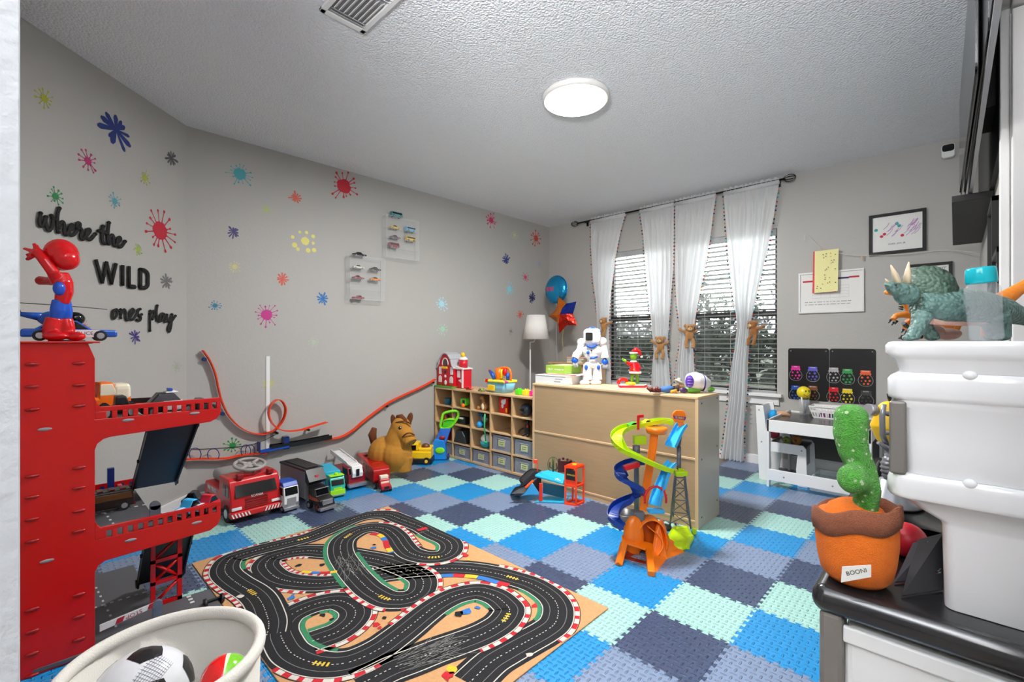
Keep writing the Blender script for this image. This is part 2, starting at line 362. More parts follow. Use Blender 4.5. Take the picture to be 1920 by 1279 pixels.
for k in range(7):
    y = -0.066+k*0.022; b.M = Matrix.Translation((-0.045, y, -0.011)) @ Matrix.Rotation(rad(40), 4, 'X'); b.box(-0.08, 0.08, -0.010, 0.010, -0.001, 0.001)
for k in range(6): b.M = Matrix.Translation((0.06+k*0.02, 0, -0.012)) @ Matrix.Rotation(rad(35), 4, 'Y'); b.box(-0.008, 0.008, -0.08, 0.08, -0.001, 0.001)
b.M = Matrix.Identity(4); b.build('louvres', t)
# ================================================================ foam puzzle tiles
T = 0.3048
def foam(name, rgb, rough=0.33):
    m = mat(name, rgb, rough); nt = m.node_tree; b = nt.nodes['Principled BSDF']; N = nt.nodes.new; L = nt.links.new
    g = N('ShaderNodeNewGeometry'); sep = N('ShaderNodeSeparateXYZ'); L(g.outputs['Position'], sep.inputs[0])
    def M(op, a, b2=None):
        n = N('ShaderNodeMath'); n.operation = op
        for i, x in enumerate((a, b2)):
            if x is None: continue
            if isinstance(x, (int, float)): n.inputs[i].default_value = x
            else: L(x, n.inputs[i])
        return n.outputs[0]
    S = 1/0.0235
    x = M('MULTIPLY', sep.outputs[0], S); y = M('MULTIPLY', sep.outputs[1], S)
    par = M('MODULO', M('ABSOLUTE', M('ADD', M('FLOOR', x), M('FLOOR', y))), 2)
    fx = M('SUBTRACT', M('FRACT', x), 0.5); fy = M('SUBTRACT', M('FRACT', y), 0.5)
    inv = M('SUBTRACT', 1, par)
    lo = M('ADD', M('MULTIPLY', fx, par), M('MULTIPLY', fy, inv)); sh = M('ADD', M('MULTIPLY', fy, par), M('MULTIPLY', fx, inv))
    e = M('ADD', M('POWER', M('MULTIPLY', lo, 2.0), 2), M('POWER', M('MULTIPLY', sh, 5.5), 2))
    h = M('MAXIMUM', M('SUBTRACT', 1, e), 0)
    bp = N('ShaderNodeBump'); bp.inputs['Strength'].default_value = 1.0; bp.inputs['Distance'].default_value = 0.0045; b.inputs['Specular IOR Level'].default_value = 0.7
    L(h, bp.inputs['Height']); L(bp.outputs[0], b.inputs['Normal']); return m
FOAM = {'mint': foam('mint_foam', (160, 206, 198)), 'blue': foam('bright_blue_foam', (12, 135, 200)), 'slate': foam('slate_blue_foam', (118, 136, 166)), 'navy': foam('navy_foam', (54, 68, 98))}
CYC = ['mint', 'blue', 'slate', 'navy']
OVR = {2: {-6: 'navy', -5: 'mint', -4: 'navy', -3: 'slate', -2: 'blue', -1: 'mint', 0: 'blue', 1: 'slate', 2: 'blue', 3: 'mint', 4: 'navy', 5: 'slate', 6: 'blue', 7: 'mint', 8: 'navy'},
       3: {-3: 'mint', -2: 'slate', -1: 'navy', 0: 'mint', 1: 'navy', 2: 'slate', 3: 'blue', 4: 'mint', 5: 'navy', 6: 'slate', 7: 'blue', 8: 'mint'},
       4: {-2: 'navy', -1: 'slate', 0: 'blue', 1: 'mint', 2: 'navy', 3: 'slate', 4: 'blue', 5: 'mint', 6: 'navy', 7: 'slate', 8: 'blue'}}
def tcol(i, j): return OVR.get(i, {}).get(j, CYC[(i-j+5) % 4])
NT = 7; AMP = 0.0075
def edge_pts(seed):
    pts = []; p = T/NT
    for k in range(NT):
        x = k*p; sgn = 1
        if k in (0,): pts += [(x, 0)]
        pts += [(x+p*0.30, 0), (x+p*0.17, AMP*1.7), (x+p*0.78, AMP*1.7), (x+p*0.62, 0)]
    pts.append((T, 0)); return [(a, b-AMP*0.85 if 0 < a < T else b) for a, b in pts]
EP = edge_pts(0)
ords = ['first', 'second', 'third', 'fourth', 'fifth', 'sixth', 'seventh', 'eighth', 'ninth', 'tenth', 'eleventh', 'twelfth', 'thirteenth', 'fourteenth', 'fifteenth']
def tile_outline(g=0.0007):
    o = [(x, y) for x, y in EP] + [(T+y, x) for x, y in EP[1:]]
    top = [(x, T+y) for x, y in EP][::-1]; left = [(y, x) for x, y in EP][::-1]
    o += top[1:] + left[1:-1]
    return o
OUTL = tile_outline()
TM = {}
def tile_mesh(cn):
    if cn in TM: return TM[cn]
    n = len(OUTL); c = T/2
    def sc_(k, p): return (p[0]-(p[0]-c)*k, p[1]-(p[1]-c)*k)
    vs = [(x, y, -0.0135) for x, y in OUTL] + [(x, y, -0.0012) for x, y in OUTL] + [(*sc_(0.004, p), 0) for p in OUTL]
    fs = [(i, (i+1) % n, (i+1) % n+n, i+n) for i in range(n)] + [(i+n, (i+1) % n+n, (i+1) % n+2*n, i+2*n) for i in range(n)] + [tuple(range(2*n, 3*n))]
    me = bpy.data.meshes.new('foam_tile'); me.from_pydata(vs, [], fs); me.materials.append(FOAM[cn]); me.validate(); TM[cn] = me; return me
cname = {'mint': 'mint green', 'blue': 'bright blue', 'slate': 'slate blue', 'navy': 'dark navy'}
for i in range(-6, 6):
    for j in range(-6, 9):
        cx_, cy_ = (i+0.5)*T, (j+0.5)*T
        if (Vector((cx_, cy_, 0))-AW0).dot(AWN) < 0.02: continue
        if -3 <= i <= 1 and -3 <= j <= -2: continue
        if i <= 0 and j >= 4 or (i == 1 and j == 4): continue
        if cx_ > 0.9 and cy_ < -0.9: continue
        if cy_ < -1.0 and cx_ > 0.3: continue
        me = tile_mesh(tcol(i, j)); o = bpy.data.objects.new('foam_tile', me); col.objects.link(o); o.location = (i*T, j*T, 0)
        tag(o, '%s foam floor tile, %s row from window wall, %s from long grey wall' % (cname[tcol(i, j)], ords[8-j], ords[i+6]), 'floor tile', 'interlocking foam floor tiles')
# ================================================================ race track rug
RUGZ = 0.006
def pile(name, rgb): return mat(name, rgb, 0.95, noise_amt=0.18, nscale=90, bump=0.5, bscale=500)
SAND = pile('rug_sand_pile', (205, 155, 106)); RBLK = pile('rug_black_pile', (22, 22, 26)); RWHT = pile('rug_white_pile', (215, 210, 200)); RRED = pile('rug_red_pile', (190, 28, 42))
RGRN = pile('rug_green_pile', (48, 128, 88)); RYEL = pile('rug_yellow_pile', (225, 190, 50)); RBLU = pile('rug_blue_pile', (50, 115, 190)); RGRY = pile('rug_grey_pile', (130, 130, 128)); RSHD = pile('rug_asphalt_pile', (14, 14, 17))
RX0, RX1, RY0, RY1 = -0.90, 0.785, -1.205, -0.117
rug = MB().m(SAND); rug.rbox(RX0, RX1, RY0, RY1, 0.0003, RUGZ, 0.004, 2)
def clipr(p): return Vector((min(max(p.x, RX0+0.002), RX1-0.002), min(max(p.y, RY0+0.002), RY1-0.002), p.z))
def ribbon(pts, off, w, z, material, t0=0, t1=1e9, dash=None, cols=None):
    """strip of width w at lateral offset off of a polyline (metres along it: t0..t1), optional dash (on, period) / alternating colours"""
    n = len(pts); nrm = []
    for i in range(n):
        t = (pts[min(i+1, n-1)]-pts[max(i-1, 0)]); t.z = 0; t.normalize(); nrm.append(Vector((-t.y, t.x, 0)))
    acc = 0
    for i in range(n-1):
        L = (pts[i+1]-pts[i]).length; mid = acc+L/2
        if t0 <= mid <= t1:
            mm = material
            if dash and (mid % dash[1]) > dash[0]: mm = None
            if cols: mm = cols[int(mid/cols[0]) % (len(cols)-1)+1]
            if mm is not None:
                a0, a1 = off-w/2, off+w/2
                q_ = [pts[i]+nrm[i]*a0, pts[i+1]+nrm[i+1]*a0, pts[i+1]+nrm[i+1]*a1, pts[i]+nrm[i]*a1]
                cen = sum(q_, Vector())/4
                if RX0 < cen.x < RX1 and RY0 < cen.y < RY1:
                    rug.m(mm).add([(*clipr(v_)[:2], z) for v_ in q_], [(0, 1, 2, 3)], False)
        acc += L
    return acc
def road(px, zl, hw=0.064, curbs=()):
    pts = resample(catmull([fl(x, y) for x, y in px], 8), 0.008)
    z = RUGZ+0.0002+0.0006*zl
    ribbon(pts, 0, 2*hw+0.036, z, RBLK)
    for s_ in (-1, 1):
        ribbon(pts, s_*(hw-0.001), 0.004, z+0.00015, RWHT); ribbon(pts, s_*hw*0.53, 0.0022, z+0.00015, RGRY)
    ribbon(pts, 0, 0.0032, z+0.00015, RWHT, dash=(0.008, 0.018))
    for c_ in curbs:
        s_, a, b_, kind = c_
        if kind == 'rw':
            ribbon(pts, s_*(hw+0.012), 0.018, z+0.0001, None, a, b_, cols=(0.022, RRED, RWHT)); ribbon(pts, s_*(hw+0.024), 0.003, z+0.0001, RSHD, a, b_)
        elif kind == 'g': ribbon(pts, s_*(hw+0.012), 0.018, z+0.0001, RGRN, a, b_)
        elif kind == 'chev':
            for k in range(4): ribbon(pts, 0, 0.02, z+0.0003, RYEL, a+k*0.016, a+k*0.016+0.008)
    return pts
R2 = [(879, 1285), (920, 1246), (952, 1226), (986, 1207), (1021, 1187.5), (1041, 1171), (1047, 1148.5), (1041, 1130), (1025, 1114), (998, 1098), (963.5, 1086.7), (929, 1077.5), (883, 1070), (837.5, 1068), (791.7, 1070.6), (746, 1075), (713.7, 1080), (690, 1086), (660, 1091), (630, 1094), (596.7, 1096.7), (563, 1095), (538, 1091.7), (518, 1085), (505, 1075), (498, 1065), (500, 1056.7), (510, 1048), (530, 1041.7), (555, 1036.7), (580, 1035), (608, 1036.7), (640, 1040), (671.7, 1045), (713, 1053), (746.7, 1064), (775, 1076), (791, 1087), (794, 1098), (789, 1112), (773, 1123), (750, 1128), (736, 1128)]
R1 = [(500, 1195), (504, 1178), (502, 1162), (490, 1132), (473, 1114), (444, 1096), (425, 1080), (422, 1066), (432, 1051), (452, 1043), (486.7, 1033), (533, 1021.7), (573, 1011.7), (596.7, 1003), (630, 989), (655, 978), (680, 970), (705, 966.7), (730, 967.5), (750, 975), (771.7, 983), (791.7, 991), (812, 1003), (838.5, 1015), (847, 1026), (843, 1038), (827.6, 1046), (805.7, 1048), (783.8, 1044.7), (766, 1037), (753, 1022), (745, 1010), (730, 997), (713, 991.7), (693, 991.7), (671.7, 996.7), (653, 1006.7), (641.7, 1016.7), (638, 1030), (641, 1045), (650, 1060), (663, 1078), (680, 1096.7), (695, 1110), (719, 1124), (736, 1128), (752, 1128)]
R3 = [(585, 1206), (611, 1197), (631.7, 1189), (652.5, 1175), (665, 1159.6), (665, 1145), (652.5, 1134.6), (631.7, 1129), (600, 1133.5), (569, 1144), (544, 1157.5), (529.6, 1174), (526, 1191), (531.7, 1207), (544, 1226), (565, 1239), (590, 1247), (621, 1250), (652.5, 1246), (683.8, 1234.6), (715, 1218), (736, 1203), (762, 1183), (796, 1155), (819, 1138), (846.7, 1123), (872, 1115), (899, 1112), (929, 1121), (947.5, 1135), (955.5, 1148.5), (943, 1169), (920, 1185), (895, 1197), (860, 1210), (820, 1224), (780, 1240), (736.7, 1256), (704.6, 1272), (670, 1290)]
road(R2, 0, curbs=((-1, 0.37, 0.97, 'rw'), (1, 0.40, 0.78, 'g'), (1, 1.80, 2.28, 'rw'), (-1, 1.52, 2.46, 'rw'), (1, 2.96, 3.36, 'rw'), (-1, 3.05, 3.38, 'g'), (1, 0.84, 0, 'chev')))
road(R3, 1, curbs=((-1, 0.0, 0.52, 'rw'), (1, 0.0, 0.45, 'g'), (1, 0.50, 0.98, 'g'), (-1, 0.84, 1.12, 'rw'), (1, 1.28, 2.12, 'rw'), (-1, 1.44, 1.82, 'g'), (1, 0.93, 0, 'chev'), (1, 1.90, 0, 'chev')))
road(R1, 2, curbs=((1, 0.28, 0.95, 'rw'), (-1, 0.62, 0.86, 'g'), (1, 1.0, 1.25, 'rw'), (1, 1.50, 1.80, 'rw'), (1, 2.18, 2.58, 'rw'), (-1, 2.10, 2.48, 'g'), (-1, 2.72, 3.12, 'rw'), (-1, 3.20, 3.86, 'g'), (1, 3.55, 4.08, 'g'), (-1, 3.88, 4.10, 'rw'), (1, 0.34, 0, 'chev'), (1, 1.13, 0, 'chev'), (1, 2.50, 0, 'chev'), (1, 3.27, 0, 'chev'), (1, 4.03, 0, 'chev')))
# skid marks: tangled tyre lines on the two dark crossings, start grid, tyre walls, sand doodles
rs = random.Random(4)
def skid(c0, c1, hw, n):
    a, b_ = fl(*c0), fl(*c1); d = (b_-a); L = d.length; d.normalize(); nn = Vector((-d.y, d.x, 0))
    for k in range(n):
        o0 = rs.uniform(-hw, hw); o1 = o0+rs.uniform(-hw, hw)*0.8; s0 = rs.uniform(0, L*0.7); s1 = s0+rs.uniform(0.04, 0.12)
        pts = [a+d*(s0+(s1-s0)*t/5)+nn*(o0+(o1-o0)*(t/5)**2) for t in range(6)]
        ribbon([Vector((p.x, p.y, 0)) for p in pts], 0, 0.0018, RUGZ+0.0022, RGRY)
skid((645, 1042), (672, 1085), 0.05, 34)
skid((740, 1255), (862, 1208), 0.05, 60)
def strip(px, w, mats_, z=0.0021, seg=0.03):
    pts = resample(catmull([fl(x, y) for x, y in px], 6), 0.006); ribbon(pts, 0, w, RUGZ+z, None, cols=(seg,)+tuple(mats_))
strip([(828, 1083), (850, 1082), (868, 1083), (892, 1085), (915, 1090), (935, 1096), (955, 1101)], 0.03, [RBLU, RRED, RYEL, RBLU], seg=0.055)
strip([(566, 1075), (590, 1077), (612, 1077), (632, 1075)], 0.022, [RYEL, RBLU, RRED], seg=0.045)
strip([(695, 1003), (712, 1006), (722, 1016), (726, 1028), (735, 1040)], 0.03, [RRED, RYEL, RBLU, RRED], seg=0.05)
strip([(783, 997), (802, 992)], 0.03, [RRED], seg=1); 
for k in range(10):
    a = fl(785+k*2.0, 1003-k*0.7); 
    for q_ in range(2):
        if (k+q_) % 2: rug.m(RWHT).add([(a.x-0.004, a.y-0.008+q_*0.008, RUGZ+0.0024), (a.x+0.004, a.y-0.008+q_*0.008, RUGZ+0.0024), (a.x+0.004, a.y+q_*0.008, RUGZ+0.0024), (a.x-0.004, a.y+q_*0.008, RUGZ+0.0024)], [(0, 1, 2, 3)])
for (x, y, w_, mt) in ((918, 1012, 0.008, RRED), (873, 1045, 0.02, RRED), (879, 1052, 0.012, RYEL), (700, 1030, 0.02, RBLU), (702, 1024, 0.012, RSHD), (545, 1125, 0.02, RBLU), (549, 1119, 0.01, RBLU), (875, 1150, 0.03, RBLU), (862, 1155, 0.025, RSHD), (895, 1143, 0.016, RBLU), (560, 1063, 0.02, RSHD), (604, 1062, 0.02, RSHD), (720, 1162, 0.014, RSHD), (705, 1175, 0.02, RRED), (712, 1181, 0.012, RRED), (1002, 1139, 0.018, RRED), (605, 1157, 0.016, RSHD), (622, 1165, 0.014, RSHD), (640, 1150, 0.01, RSHD), (847, 1261, 0.03, RYEL), (838, 1272, 0.03, RRED), (450, 1122, 0.02, RWHT), (457, 1125, 0.015, RSHD), (992, 1232, 0.016, RWHT)):
    a = fl(x, y); n_ = 9
    rug.m(mt).add([(a.x+cos(2*pi*k/n_)*w_*rs.uniform(0.45, 1), a.y+sin(2*pi*k/n_)*w_*rs.uniform(0.45, 1), RUGZ+0.0023) for k in range(n_)], [tuple(range(n_))])
for (cx_, cy_, tx) in ((917, 1033, 'MOTOR'),):
    pass
ro = rug.build('race_track_rug'); tag(ro, 'large play rug printed with a winding black race track on sand', 'rug')
# ================================================================ wooden cubby shelf
def wood(name, rgb, axis='X'):
    m = mat(name, rgb, 0.45); nt = m.node_tree; b = nt.nodes['Principled BSDF']
    tc = nt.nodes.new('ShaderNodeTexCoord'); mp = nt.nodes.new('ShaderNodeMapping'); mp.inputs['Scale'].default_value = (2, 12, 30) if axis == 'X' else (25, 12, 2)
    n = nt.nodes.new('ShaderNodeTexNoise'); n.inputs['Scale'].default_value = 3.0; n.inputs['Detail'].default_value = 5
    r = nt.nodes.new('ShaderNodeMixRGB'); c = s2l(rgb); r.inputs[1].default_value = tuple(x*0.86 for x in c)+(1,); r.inputs[2].default_value = tuple(min(1, x*1.1) for x in c)+(1,)
    L = nt.links.new; L(tc.outputs['Object'], mp.inputs[0]); L(mp.outputs[0], n.inputs['Vector']); L(n.outputs['Fac'], r.inputs[0]); L(r.outputs[0], b.inputs['Base Color']); return m
MAPLE = wood('maple_ply', (205, 170, 126)); MAPLEV = wood('maple_upright', (202, 166, 122), 'Z'); BACKP = wood('maple_back_panel', (172, 144, 108)); PLYEDGE = mat('light_ply_edge', (208, 176, 136), 0.5); LAMG = mat('grey_laminate', (178, 168, 152), 0.3, noise_amt=0.06, nscale=6)
CF, CB, CZ = 0.985, 1.285, 0.65
CXS = [-1.866, -1.595, -1.335, -1.080, -0.822, -0.56]
CZS = [0.022, 0.152, 0.322, 0.482, 0.632]     # shelf levels
t = thing('cubby_shelf', 'long low wooden cubby shelf filled with toys and grey bins', 'shelf', (CXS[0], CB, 0))
def loc_box(mb, x0, x1, y0, y1, z0, z1): mb.box(x0-CXS[0], x1-CXS[0], y0-CB, y1-CB, z0, z1)
b = MB().m(MAPLE); loc_box(b, CXS[0], CXS[-1], CF, CB, 0.634, CZ); b.build('top_panel', t, bevel=0.002)
b = MB().m(MAPLE); loc_box(b, CXS[0], CXS[-1], CF, CB, 0.004, 0.020); b.build('bottom_panel', t)
b = MB().m(BACKP); loc_box(b, CXS[0], CXS[-1], CB-0.008, CB, 0.02, 0.634); b.build('back_panel', t)
for k, x in enumerate(CXS):
    b = MB().m(MAPLEV); xx = x if k == 0 else (x-0.014 if k == 5 else x-0.007); loc_box(b, xx, xx+0.014, CF+0.001, CB-0.008, 0.02, 0.634); b.build('side_panel' if k in (0, 5) else 'divider', t)
for k in range(5):
    for li, z in enumerate(CZS[1:-1]):
        if li == 0 and k >= 3: z = 0.168
        b = MB().m(MAPLE); loc_box(b, CXS[k]+0.014 if k == 0 else CXS[k]+0.007, CXS[k+1]-(0.014 if k == 4 else 0.007), CF+0.002, CB-0.008, z-0.012, z); b.build('shelf_board', t, bevel=0.001)
# grey fabric bins with label cards
FAB = mat('grey_bin_fabric', (135, 138, 148), 0.9, noise_amt=0.1, nscale=300, bump=0.3, bscale=900); LABELC = mat('pale_green_card', (205, 210, 150), 0.8); INK = P('dark_ink', 60, 70, 50, rough=0.8); TAPE = mat('bin_piping', (170, 172, 180), 0.8)
def bin_(k, z0, z1, lab):
    x0, x1 = CXS[k]+0.018, CXS[k+1]-0.018
    t = thing('fabric_bin', lab, 'bin', ((x0+x1)/2, (CF+CB)/2, z0), group='grey fabric bins in the cubby shelf')
    w = (x1-x0)/2; d = (CB-CF)/2-0.012; h = z1-z0-0.014
    b = MB().m(FAB); b.box(-w, w, -d, -d+0.006, 0, h); b.box(-w, w, d-0.006, d, 0, h); b.box(-w, -w+0.006, -d, d, 0, h); b.box(w-0.006, w, -d, d, 0, h); b.box(-w, w, -d, d, 0, 0.006); b.build('body', t, bevel=0.002)
    b = MB().m(TAPE); b.tube([(-w, -d, 0.003), (w, -d, 0.003), (w, -d, h), (-w, -d, h)], 0.0028, 6, closed=True); b.build('piping', t)
    b = MB().m(TAPE); b.tube([(-0.045, -d-0.002, h*0.32), (0.045, -d-0.002, h*0.32), (0.045, -d-0.002, h*0.78), (-0.045, -d-0.002, h*0.78)], 0.003, 6, closed=True); b.build('label_holder', t)
    c = MB().m(LABELC).box(-0.036, 0.036, -d-0.0035, -d-0.0005, h*0.36, h*0.72).build('label_card', t)
    b = MB().m(INK); rr = random.Random(k*7+int(z0*100))
    for r_ in range(2):
        x = -0.024
        while x < 0.02: l_ = rr.uniform(0.003, 0.009); b.box(x, x+l_, -d-0.0042, -d-0.0035, h*(0.44+0.13*r_), h*(0.49+0.13*r_)); x += l_+0.003
    b.build('handwriting', c)
bin_(0, 0.02, 0.14, 'grey fabric bin at the bottom of the cubby shelf behind the toy mower'); bin_(1, 0.02, 0.14, 'grey fabric bin with card, bottom of the second cubby column, below the dark box')
bin_(2, 0.02, 0.14, 'grey fabric bin with card, bottom of the third cubby column, below the teal popper'); bin_(3, 0.02, 0.154, 'grey fabric bin with card, lower one of the fourth cubby column')
bin_(3, 0.168, 0.308, 'grey fabric bin with card, upper one of the fourth cubby column, under the empty cubby'); bin_(4, 0.02, 0.154, 'grey fabric bin with card, lower one of the last column, beside the toy garage ramp')
bin_(4, 0.168, 0.308, 'grey fabric bin with card, upper one of the last column, under the black toy figures')
# ================================================================ divider cabinet seen from the back
DX0, DX1, DF, DB, DZ = -0.548, 0.732, 0.93, 1.262, 0.772
t = thing('storage_cabinet', 'wide wooden storage cabinet seen from its panelled back', 'cabinet', ((DX0+DX1)/2, (DF+DB)/2, 0))
ox, oy = (DX0+DX1)/2, (DF+DB)/2
def lb(mb, x0, x1, y0, y1, z0, z1): mb.box(x0-ox, x1-ox, y0-oy, y1-oy, z0, z1)
b = MB().m(PLYEDGE); lb(b, DX0, DX1, DF-0.002, DB, DZ-0.016, DZ); b.build('top_panel', t, bevel=0.003)
b = MB().m(BACKP); lb(b, DX0+0.016, DX1-0.016, DF+0.004, DF+0.010, 0.02, DZ-0.016); b.build('back_panel', t)
b = MB().m(PLYEDGE); lb(b, DX0, DX0+0.018, DF, DB, 0, DZ-0.016); b.build('side_panel', t, bevel=0.002)
sd = MB().m(LAMG); lb(sd, DX1-0.016, DX1, DF+0.003, DB, 0, DZ-0.016); sdo = sd.build('side_panel', t, bevel=0.002)
b = MB().m(PLYEDGE); lb(b, DX1-0.018, DX1+0.0008, DF-0.002, DF+0.004, 0, DZ-0.016); b.build('corner_edge', sdo)
b = MB().m(DGREY)
for yy, zs in ((DF+0.05, (0.06, 0.40, 0.73)), (DB-0.04, (0.10, 0.44, 0.74))):
    for z in zs: b.cyl((DX1-ox, yy-oy, z), (DX1-ox+0.0015, yy-oy, z), 0.006, seg=10)
b.build('screws', sdo)
for z in (0.405, 0.040): b = MB().m(PLYEDGE); lb(b, DX0+0.018, DX1-0.018, DF, DF+0.006, z-0.007, z+0.007); b.build('rail', t, bevel=0.002)
b = MB().m(MAPLE); lb(b, DX0+0.018, DX1-0.018, DF+0.003, DF+0.012, 0, 0.033); b.build('kick_board', t)
b = MB().m(MAPLE); lb(b, DX0+0.018, DX1-0.018, DF+0.01, DB-0.003, 0.385, 0.400); b.build('shelf_board', t)
# low bookcase behind the cubby, in the corner
t = thing('bookcase', 'small wooden bookcase behind the cubbies holding flat books', 'bookcase', (-1.24, 2.45, 0))
BKZ = 0.86
b = MB().m(MAPLE); b.box(-0.30, 0.34, -0.12, 0.14, BKZ-0.018, BKZ); b.build('top_panel', t, bevel=0.002)
for x in (-0.26, 0.28): MB().m(MAPLEV).box(x, x+0.016, -0.10, 0.14, 0, BKZ-0.018).build('side_panel', t)
b = MB().m(mat('copper_wood', (205, 150, 118), 0.5)); b.box(-0.244, 0.28, -0.08, 0.13, 0.1, BKZ-0.018); b.build('front_panel', t)
# ================================================================ white children's table and chairs
TX0, TX1, TY0, TY1, TZ = 0.782, 1.41, 2.095, 2.75, 0.500
WP = P('white_painted_mdf', 228, 228, 228, rough=0.4); CHALK = mat('blackboard_top', (62, 60, 60), 0.25)
def r2(pts, r=0.02, seg=4):
    out = []; n = len(pts)
    for i in range(n):
        p0, p, p1 = Vector(pts[i-1]), Vector(pts[i]), Vector(pts[(i+1) % n]); a = (p0-p); b_ = (p1-p); rr = min(r, a.length*0.45, b_.length*0.45)
        a.normalize(); b_.normalize(); A = p+a*rr; B = p+b_*rr
        for k in range(seg+1):
            u = k/seg; out.append(tuple((A*(1-u)**2+p*2*u*(1-u)+B*u*u)))
    return out
t = thing('activity_table', "white children's table with a blackboard top by the jar posters", 'table', ((TX0+TX1)/2, (TY0+TY1)/2, 0))
hx, hy = (TX1-TX0)/2, (TY1-TY0)/2
b = MB().m(CHALK); b.box(-hx+0.02, hx-0.02, -hy+0.03, hy-0.03, TZ-0.02, TZ-0.008); b.build('blackboard_panel', t)
for s_, n_ in ((-1, 'front_apron'), (1, 'back_apron')):
    b = MB().m(WP); b.box(-hx+0.012, hx-0.012, min(s_*hy, s_*(hy-0.016)), max(s_*hy, s_*(hy-0.016)), TZ-0.085, TZ+0.004); b.build(n_, t, bevel=0.003)
    b = MB().m(WP); b.box(-hx+0.012, hx-0.012, min(s_*hy, s_*(hy-0.016)), max(s_*hy, s_*(hy-0.016)), 0.05, 0.135); b.build('lower_rail', t, bevel=0.003)
for s_ in (-1, 1):
    b = MB().m(WP); x = s_*(hx-0.008)
    for sy in (-1, 1): b.box(x-0.008, x+0.008, min(sy*hy, sy*(hy-0.045)), max(sy*hy, sy*(hy-0.045)), 0, TZ+0.008)
    b.box(x-0.007, x+0.007, -hy, hy, TZ-0.085, TZ+0.008); b.build('end_frame', t, bevel=0.002)
b = MB().m(mat('grey_storage_fabric', (96, 92, 92), 0.8)); b.box(-hx+0.02, hx-0.02, hy-0.03, hy-0.022, 0.13, TZ-0.06); b.build('back_cloth', t)
SCR = mat('screw_cap', (150, 150, 150), 0.4, 0.3)
b = MB().m(SCR); b.cyl((0.1, -hy-0.002, 0.09), (0.1, -hy, 0.09), 0.006, seg=10); b.cyl((-0.2, -hy-0.002, 0.09), (-0.2, -hy, 0.09), 0.006, seg=10); b.build('screw_caps', t)
def kid_chair(loc, rz, lab):
    t = thing('kids_chair', lab, 'chair', loc, rz, group="white children's chairs")
    SIDE = r2([(-0.005, 0), (0.075, 0), (0.082, 0.17), (0.055, 0.24), (0.025, 0.40), (0.02, 0.585), (-0.04, 0.585), (-0.03, 0.36), (-0.012, 0.27)], 0.02)
    # local: x = depth (back at x<=0), y = width
    for s_ in (-1, 1):
        y = s_*0.14
        b = MB().m(WP)
        b.prism([(-0.03, 0), (0.035, 0), (0.055, 0.12), (0.05, 0.235), (0.235, 0.235), (0.225, 0.12), (0.235, 0), (0.30, 0), (0.29, 0.285), (0.27, 0.31), (0.05, 0.31), (0.02, 0.42), (0.0, 0.585), (-0.055, 0.585), (-0.045, 0.33)], y-0.0075, y+0.0075, 'xz'); sf = b.build('side_frame', t, bevel=0.003)
        b = MB().m(SCR)
        for (x, z) in ((0.262, 0.272), (-0.012, 0.30), (-0.03, 0.55)): b.cyl((x, y-0.0085, z), (x, y+0.0085, z), 0.006, seg=10)
        b.build('screw_caps', sf)
    b = MB().m(CHALK); b.box(0.03, 0.275, -0.132, 0.132, 0.283, 0.297); b.build('seat', t, bevel=0.002)
    b = MB().m(WP); M0 = b.M; b.M = Matrix.Translation((-0.024, 0, 0.47)) @ Matrix.Rotation(rad(-7), 4, 'Y'); b.box(-0.007, 0.007, -0.132, 0.132, -0.07, 0.11); b.build('backrest', t, bevel=0.003)
    b = MB().m(CHALK); b.box(0.252, 0.262, -0.132, 0.132, 0.13, 0.27); b.build('front_rail', t)
    return t
kid_chair((0.715, 2.40, 0), 0, "white children's chair left of the table with a blue toy on it")
# the second chair, far right of the table behind the yellow toy
kid_chair((1.745, 2.42, 0), pi, "white children's chair right of the table behind the yellow toy")
for (x, lab) in ((1.0, None),): pass
# clear plastic drawer under the table
t = thing('storage_tray', 'clear plastic tray on the floor under the table', 'tray', (1.17, 2.36, 0.0))
CLEAR = mat('clear_plastic', (225, 235, 238), 0.1, trans=0.0, alpha=0.28)
b = MB().m(CLEAR); b.box(-0.13, 0.13, -0.16, 0.16, 0, 0.004); b.box(-0.13, 0.13, -0.16, -0.156, 0, 0.09); b.box(-0.13, 0.13, 0.156, 0.16, 0, 0.09); b.box(-0.13, -0.126, -0.16, 0.16, 0, 0.09); b.box(0.126, 0.13, -0.16, 0.16, 0, 0.09); b.build('tray_body', t)
b = MB().m(WHITE); b.tube([(-0.13, -0.16, 0.09), (0.13, -0.16, 0.09), (0.13, 0.16, 0.09), (-0.13, 0.16, 0.09)], 0.005, 6, closed=True); b.build('rim', t)
